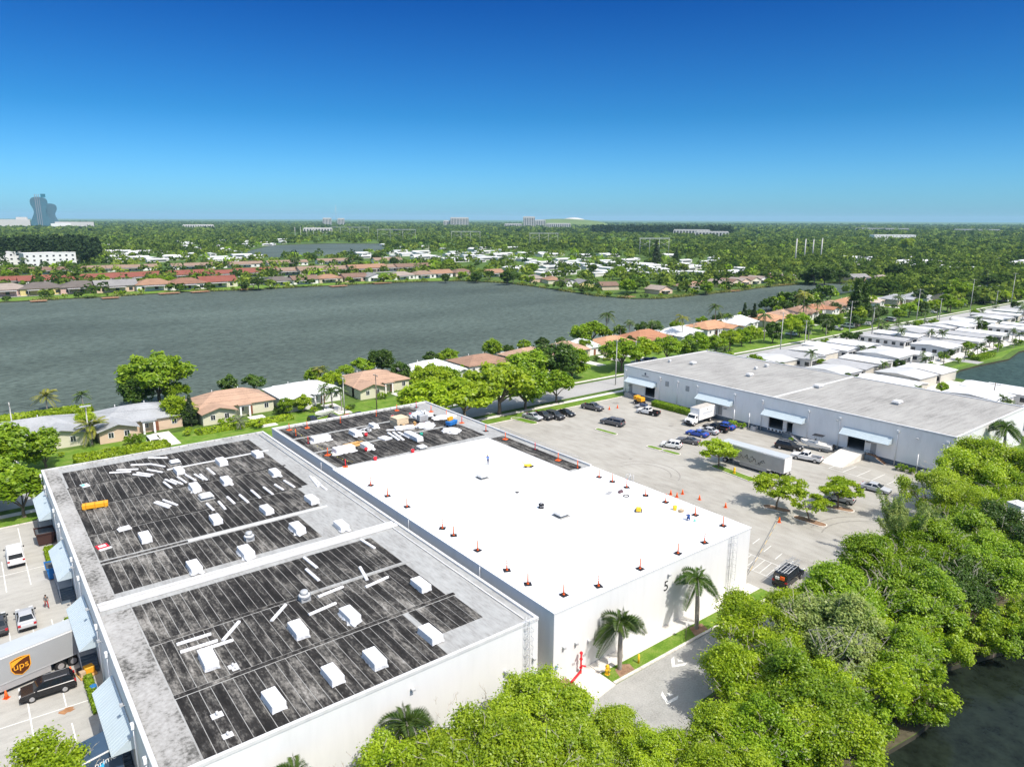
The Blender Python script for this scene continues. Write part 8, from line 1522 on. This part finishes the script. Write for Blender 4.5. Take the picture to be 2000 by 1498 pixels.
# ------------------------------------------------------------------ trees across the lake
occupied = [tuple(P(q_, 519))[:2] for q_ in (10, 30, 50, 75, 95, 115, 140)] + used_h + [tuple(P(r_[0], r_[1]))[:2] for r_ in row1 + row2 + row3 + pen]
occ = np.array(occupied)
def clear(x, y, d=9.0):
    if any(inside(x, y, w) for w in waters): return False
    L = math.hypot(x, y); ux, uy = x / L, y / L; rx, ry = occ[:, 0] - x, occ[:, 1] - y
    al = rx * ux + ry * uy; ac = np.abs(rx * uy - ry * ux)
    return not bool(np.any((ac < d) & (al > -d) & (al < d + L * 0.02)))
rr = random.Random(5); LMs = [m_leaf, m_leafd, m_far2, m_leafd, m_leaf, m_far2, m_lime]
big = [(305, 562, 1.0, m_leaf), (335, 562, 0.9, m_leaf), (388, 556, 1.1, m_leaf), (505, 566, 0.95, m_leafd), (480, 568, .8, m_leafd), (610, 512, 1.15, m_leafd), (700, 516, 1.1, m_leafd), (735, 514, 1.3, m_leafd), (770, 520, 1.0, m_leafd), (850, 528, 1.3, m_leaf), (875, 526, 1.1, m_leaf), (985, 517, 1.1, m_leafd), (990, 556, 1.2, m_leafd), (1002, 553, 1.0, m_leafd), (1240, 572, 1.5, m_leafd), (1225, 575, 1.1, m_leaf), (1379, 575, 1.05, m_leaf), (1490, 552, .9, m_leafd), (1500, 560, .8, m_leaf), (1575, 553, 1.3, m_leafd), (1590, 556, 1.5, m_leafd), (1610, 556, 1.5, m_leafd), (1640, 553, 1.4, m_leafd), (1770, 490, 2.2, m_lime), (930, 552, .9, m_leafd), (1040, 534, 1.0, m_leaf), (1100, 530, 1.1, m_leafd), (1150, 548, .9, m_leafd), (1210, 540, 1.0, m_leaf), (750, 552, .8, m_leaf), (870, 552, .8, m_leafd), (1865, 590, 1.6, m_leaf), (1880, 590, 1.4, m_leaf), (1930, 570, 1.3, m_leafd), (1700, 540, 1.3, m_leafd), (1745, 545, 1.4, m_leafd), (1460, 480, 1.2, m_lime)]
for i, (px, py, s, mt) in enumerate(sorted(big, key=lambda q: q[0])):
    p = P(px, py); tree(MID[i % 4], f'large rounded tree standing out across the lake, {nth(i)} from the left', (p.x, p.y, 0), s * 1.15, rr.uniform(0, 6), mt, 'large trees standing out across the lake', s * 1.0)
cnt = 0
far_trees = []
while cnt < 62:
    px = rr.uniform(-20, 2020); d = rr.uniform(300, 760); v = P(px, 560); v = v * (d / math.hypot(v.x, v.y))
    if (v.y < 252 and not (v.x > 345 and v.y > 152) and not (v.x > 480)) or 126 < v.y < 150 or not clear(v.x, v.y, 8) or (v.y < 300 and v.x < 470 and v.x < 320): continue
    if inside(v.x, v.y - 6, lake_poly) or inside(v.x - 6, v.y, lake_poly): continue
    cnt += 1; k = rr.random()
    far_trees.append((v.x, v.y, k < .2))
far_trees.sort(key=lambda q: pix((q[0], q[1], 4))[0]); na = nb = 0
for x_, y_, is_p in far_trees:
    if is_p: palm(PALM[rr.choice((0, 1, 2))], f'palm among the houses across the lake, {nth(na)} from the left', (x_, y_, 0), rr.uniform(1.0, 1.6), rr.uniform(0, 6), m_palm, 'palms across the lake'); na += 1
    else: s = rr.uniform(.5, 1.1); tree(FAR[rr.randrange(3)], f'leafy tree among the houses across the lake, {nth(nb)} from the left', (x_, y_, 0), s, rr.uniform(0, 6), rr.choice(LMs), 'trees across the lake'); nb += 1
# woodland beyond, too many to count
def woodland(name, label, mat, seed, n, d0, d1, K, size, rc, hc, pxr=(-80, 2080), keep=None, p_exp=1.0):
    rng = np.random.default_rng(seed); px = rng.uniform(pxr[0], pxr[1], n); d = d0 + (d1 - d0) * rng.uniform(size=n) ** p_exp
    ang_ = np.array([math.atan2(P(q, 600).x, P(q, 600).y) for q in px]); x, y = np.sin(ang_) * d, np.cos(ang_) * d
    ok = np.array([clear(a, b, 9) and (y_ > 250 or (a > 440 and not 126 < y_ < 150)) and (keep is None or keep(a, b)) for a, b, y_ in zip(x, y, y)]); x, y = x[ok], y[ok]; m_ = len(x)
    s = rng.uniform(.55, 1.25, m_); dirs = rng.normal(size=(m_, K, 3)); dirs /= np.linalg.norm(dirs, axis=2, keepdims=True); dirs[..., 2] = np.abs(dirs[..., 2]) * 1.0 - .15
    rad = rng.uniform(.55, 1.0, (m_, K, 1)); c = dirs * rad * np.stack([rc * s, rc * s, hc * s * .62], 1)[:, None, :]; c[..., 2] += (hc * s * .38)[:, None]; c[..., 0] += x[:, None]; c[..., 1] += y[:, None]
    c[..., 2] = np.maximum(c[..., 2], .3); nr = dirs + rng.normal(size=dirs.shape) * .5 + np.array([0, 0, .4])
    v, f = leaf_quads(c.reshape(-1, 3), nr.reshape(-1, 3), size * rng.uniform(.6, 1.3, m_ * K), rng, .8)
    o = obj(name, np_mesh(name, v, f), mat); tag(o, label, 'woodland', kind='stuff')
def woods(a, b): return not ((a < 640 and 500 < b < 900) or (a < 330 and b < 500))
woodland('far_woodland', 'mid green treetops between homes beyond the lake', m_far2, 1, 1650, 330, 1150, 44, 1.3, 5.5, 9, keep=lambda a, b: random.random() < (1.0 if woods(a, b) else .5))
woodland('far_woodland', 'dark green treetops between homes beyond the lake', m_far1, 2, 2200, 330, 1150, 44, 1.3, 5.5, 9.5, keep=lambda a, b: random.random() < (1.0 if woods(a, b) else .5))
woodland('far_woodland', 'dense dark treetops in the woods at the right beyond the lake', m_far1, 3, 1500, 420, 1150, 44, 1.3, 6, 10, (1380, 2080), keep=lambda a, b: a > 455)
woodland('far_woodland', 'brighter treetops in the woods at the right beyond the lake', m_far2, 4, 700, 420, 1150, 44, 1.2, 6, 9, (1380, 2080), keep=lambda a, b: a > 455)
woodland('far_woodland', 'wide belt of dark treetops toward the horizon', m_far1, 5, 4200, 1100, 2600, 20, 2.4, 7, 11, p_exp=1.2)
woodland('far_woodland', 'wide belt of lighter treetops toward the horizon', m_far2, 6, 2400, 1100, 2600, 20, 2.3, 7, 10)
woodland('far_woodland', 'hazy belt of treetops at the horizon', m_far1, 7, 6500, 2500, 9000, 9, 7.0, 16, 13, p_exp=1.5)
woodland('far_woodland', 'hazy lighter treetops at the horizon', m_far2, 8, 2200, 2500, 7000, 9, 6.0, 14, 12, p_exp=1.5)
woodland('far_woodland', 'scattered bright lime treetops toward the horizon', m_leaf, 11, 420, 560, 2200, 40, 1.5, 6, 9, p_exp=.8)
woodland('dark_pine_wood', 'tall dense dark pine wood left across the lake', m_pinefar, 9, 900, 820, 1150, 60, 1.7, 5, 24, (-40, 205))
woodland('dark_pine_wood', 'tall dark pine belt right of the green mound', m_pinefar, 10, 700, 2300, 3200, 24, 4.0, 8, 26, (1150, 1420))
# bushes and small trees at the far water edge
rr = random.Random(55); fb = []
segs = list(zip(lake_poly[15:-2], lake_poly[16:-1]))
for a, b in segs:
    L = math.hypot(b[0] - a[0], b[1] - a[1]); ux, uy = (b[0] - a[0]) / L, (b[1] - a[1]) / L
    for _ in range(max(1, int(L / 9))):
        u = rr.random(); q = rr.uniform(1.5, 4.0); fb.append((a[0] + (b[0] - a[0]) * u + uy * q, a[1] + (b[1] - a[1]) * u - ux * q, rr.uniform(.9, 2.4)))
fb.sort(key=lambda q: pix((q[0], q[1], 1))[0])
for i, (x, y, s_) in enumerate(fb):
    if rr.random() < .72: bush(f'bush at the far water edge, {nth(i)} from the left', (x, y, 0), s_, rr.choice([m_leaf, m_leafd, m_lime, m_leafd]), 'bushes at the far water edge')
    else: tree(FAR[i % 3], f'small tree at the far water edge, {nth(i)} from the left', (x, y, 0), rr.uniform(.4, .8), rr.uniform(0, 6), rr.choice([m_leaf, m_leafd]), 'small trees at the far water edge')
# reeds and bank plants on the far shore
rng = np.random.default_rng(12); cs = []
for a, b in zip(lake_poly[15:-1], lake_poly[16:]):
    L = math.hypot(b[0] - a[0], b[1] - a[1]); n = int(L * 16); u = rng.uniform(size=n)
    den = np.sin(u * L / 9.0 + a[0]) + np.sin(u * L / 3.7) > -.2
    q = np.stack([a[0] + (b[0] - a[0]) * u + rng.normal(size=n) * .8, a[1] + (b[1] - a[1]) * u + rng.normal(size=n) * .8, rng.uniform(-.4, 1.1, n)], 1)[den]; cs.append(q)
c = np.concatenate(cs); v, f = leaf_quads(c, rng.normal(size=c.shape) + np.array([0, -.5, .3]), .5 * rng.uniform(.6, 1.4, len(c)), rng, .35)
tag(obj('shore_reeds', np_mesh('shore_reeds', v, f), m_reed), 'yellow-green reeds along the far lake bank', 'reeds', kind='stuff')
# ------------------------------------------------------------------ air
hz = obj('haze', MB().box(-6100, 26100, -420, 26100, -1.6, 160))
tag(hz, 'thin blue haze in the air', 'haze', kind='stuff')
m = bpy.data.materials.new('haze'); m.use_nodes = True; n = m.node_tree.nodes; n.remove(n['Principled BSDF'])
pv = n.new('ShaderNodeVolumePrincipled'); pv.inputs['Color'].default_value = (0.50, 0.82, 1.0, 1); pv.inputs['Density'].default_value = 0.000045; pv.inputs['Anisotropy'].default_value = 0.0
m.node_tree.links.new(pv.outputs[0], n['Material Output'].inputs['Volume']); hz.data.materials.append(m)
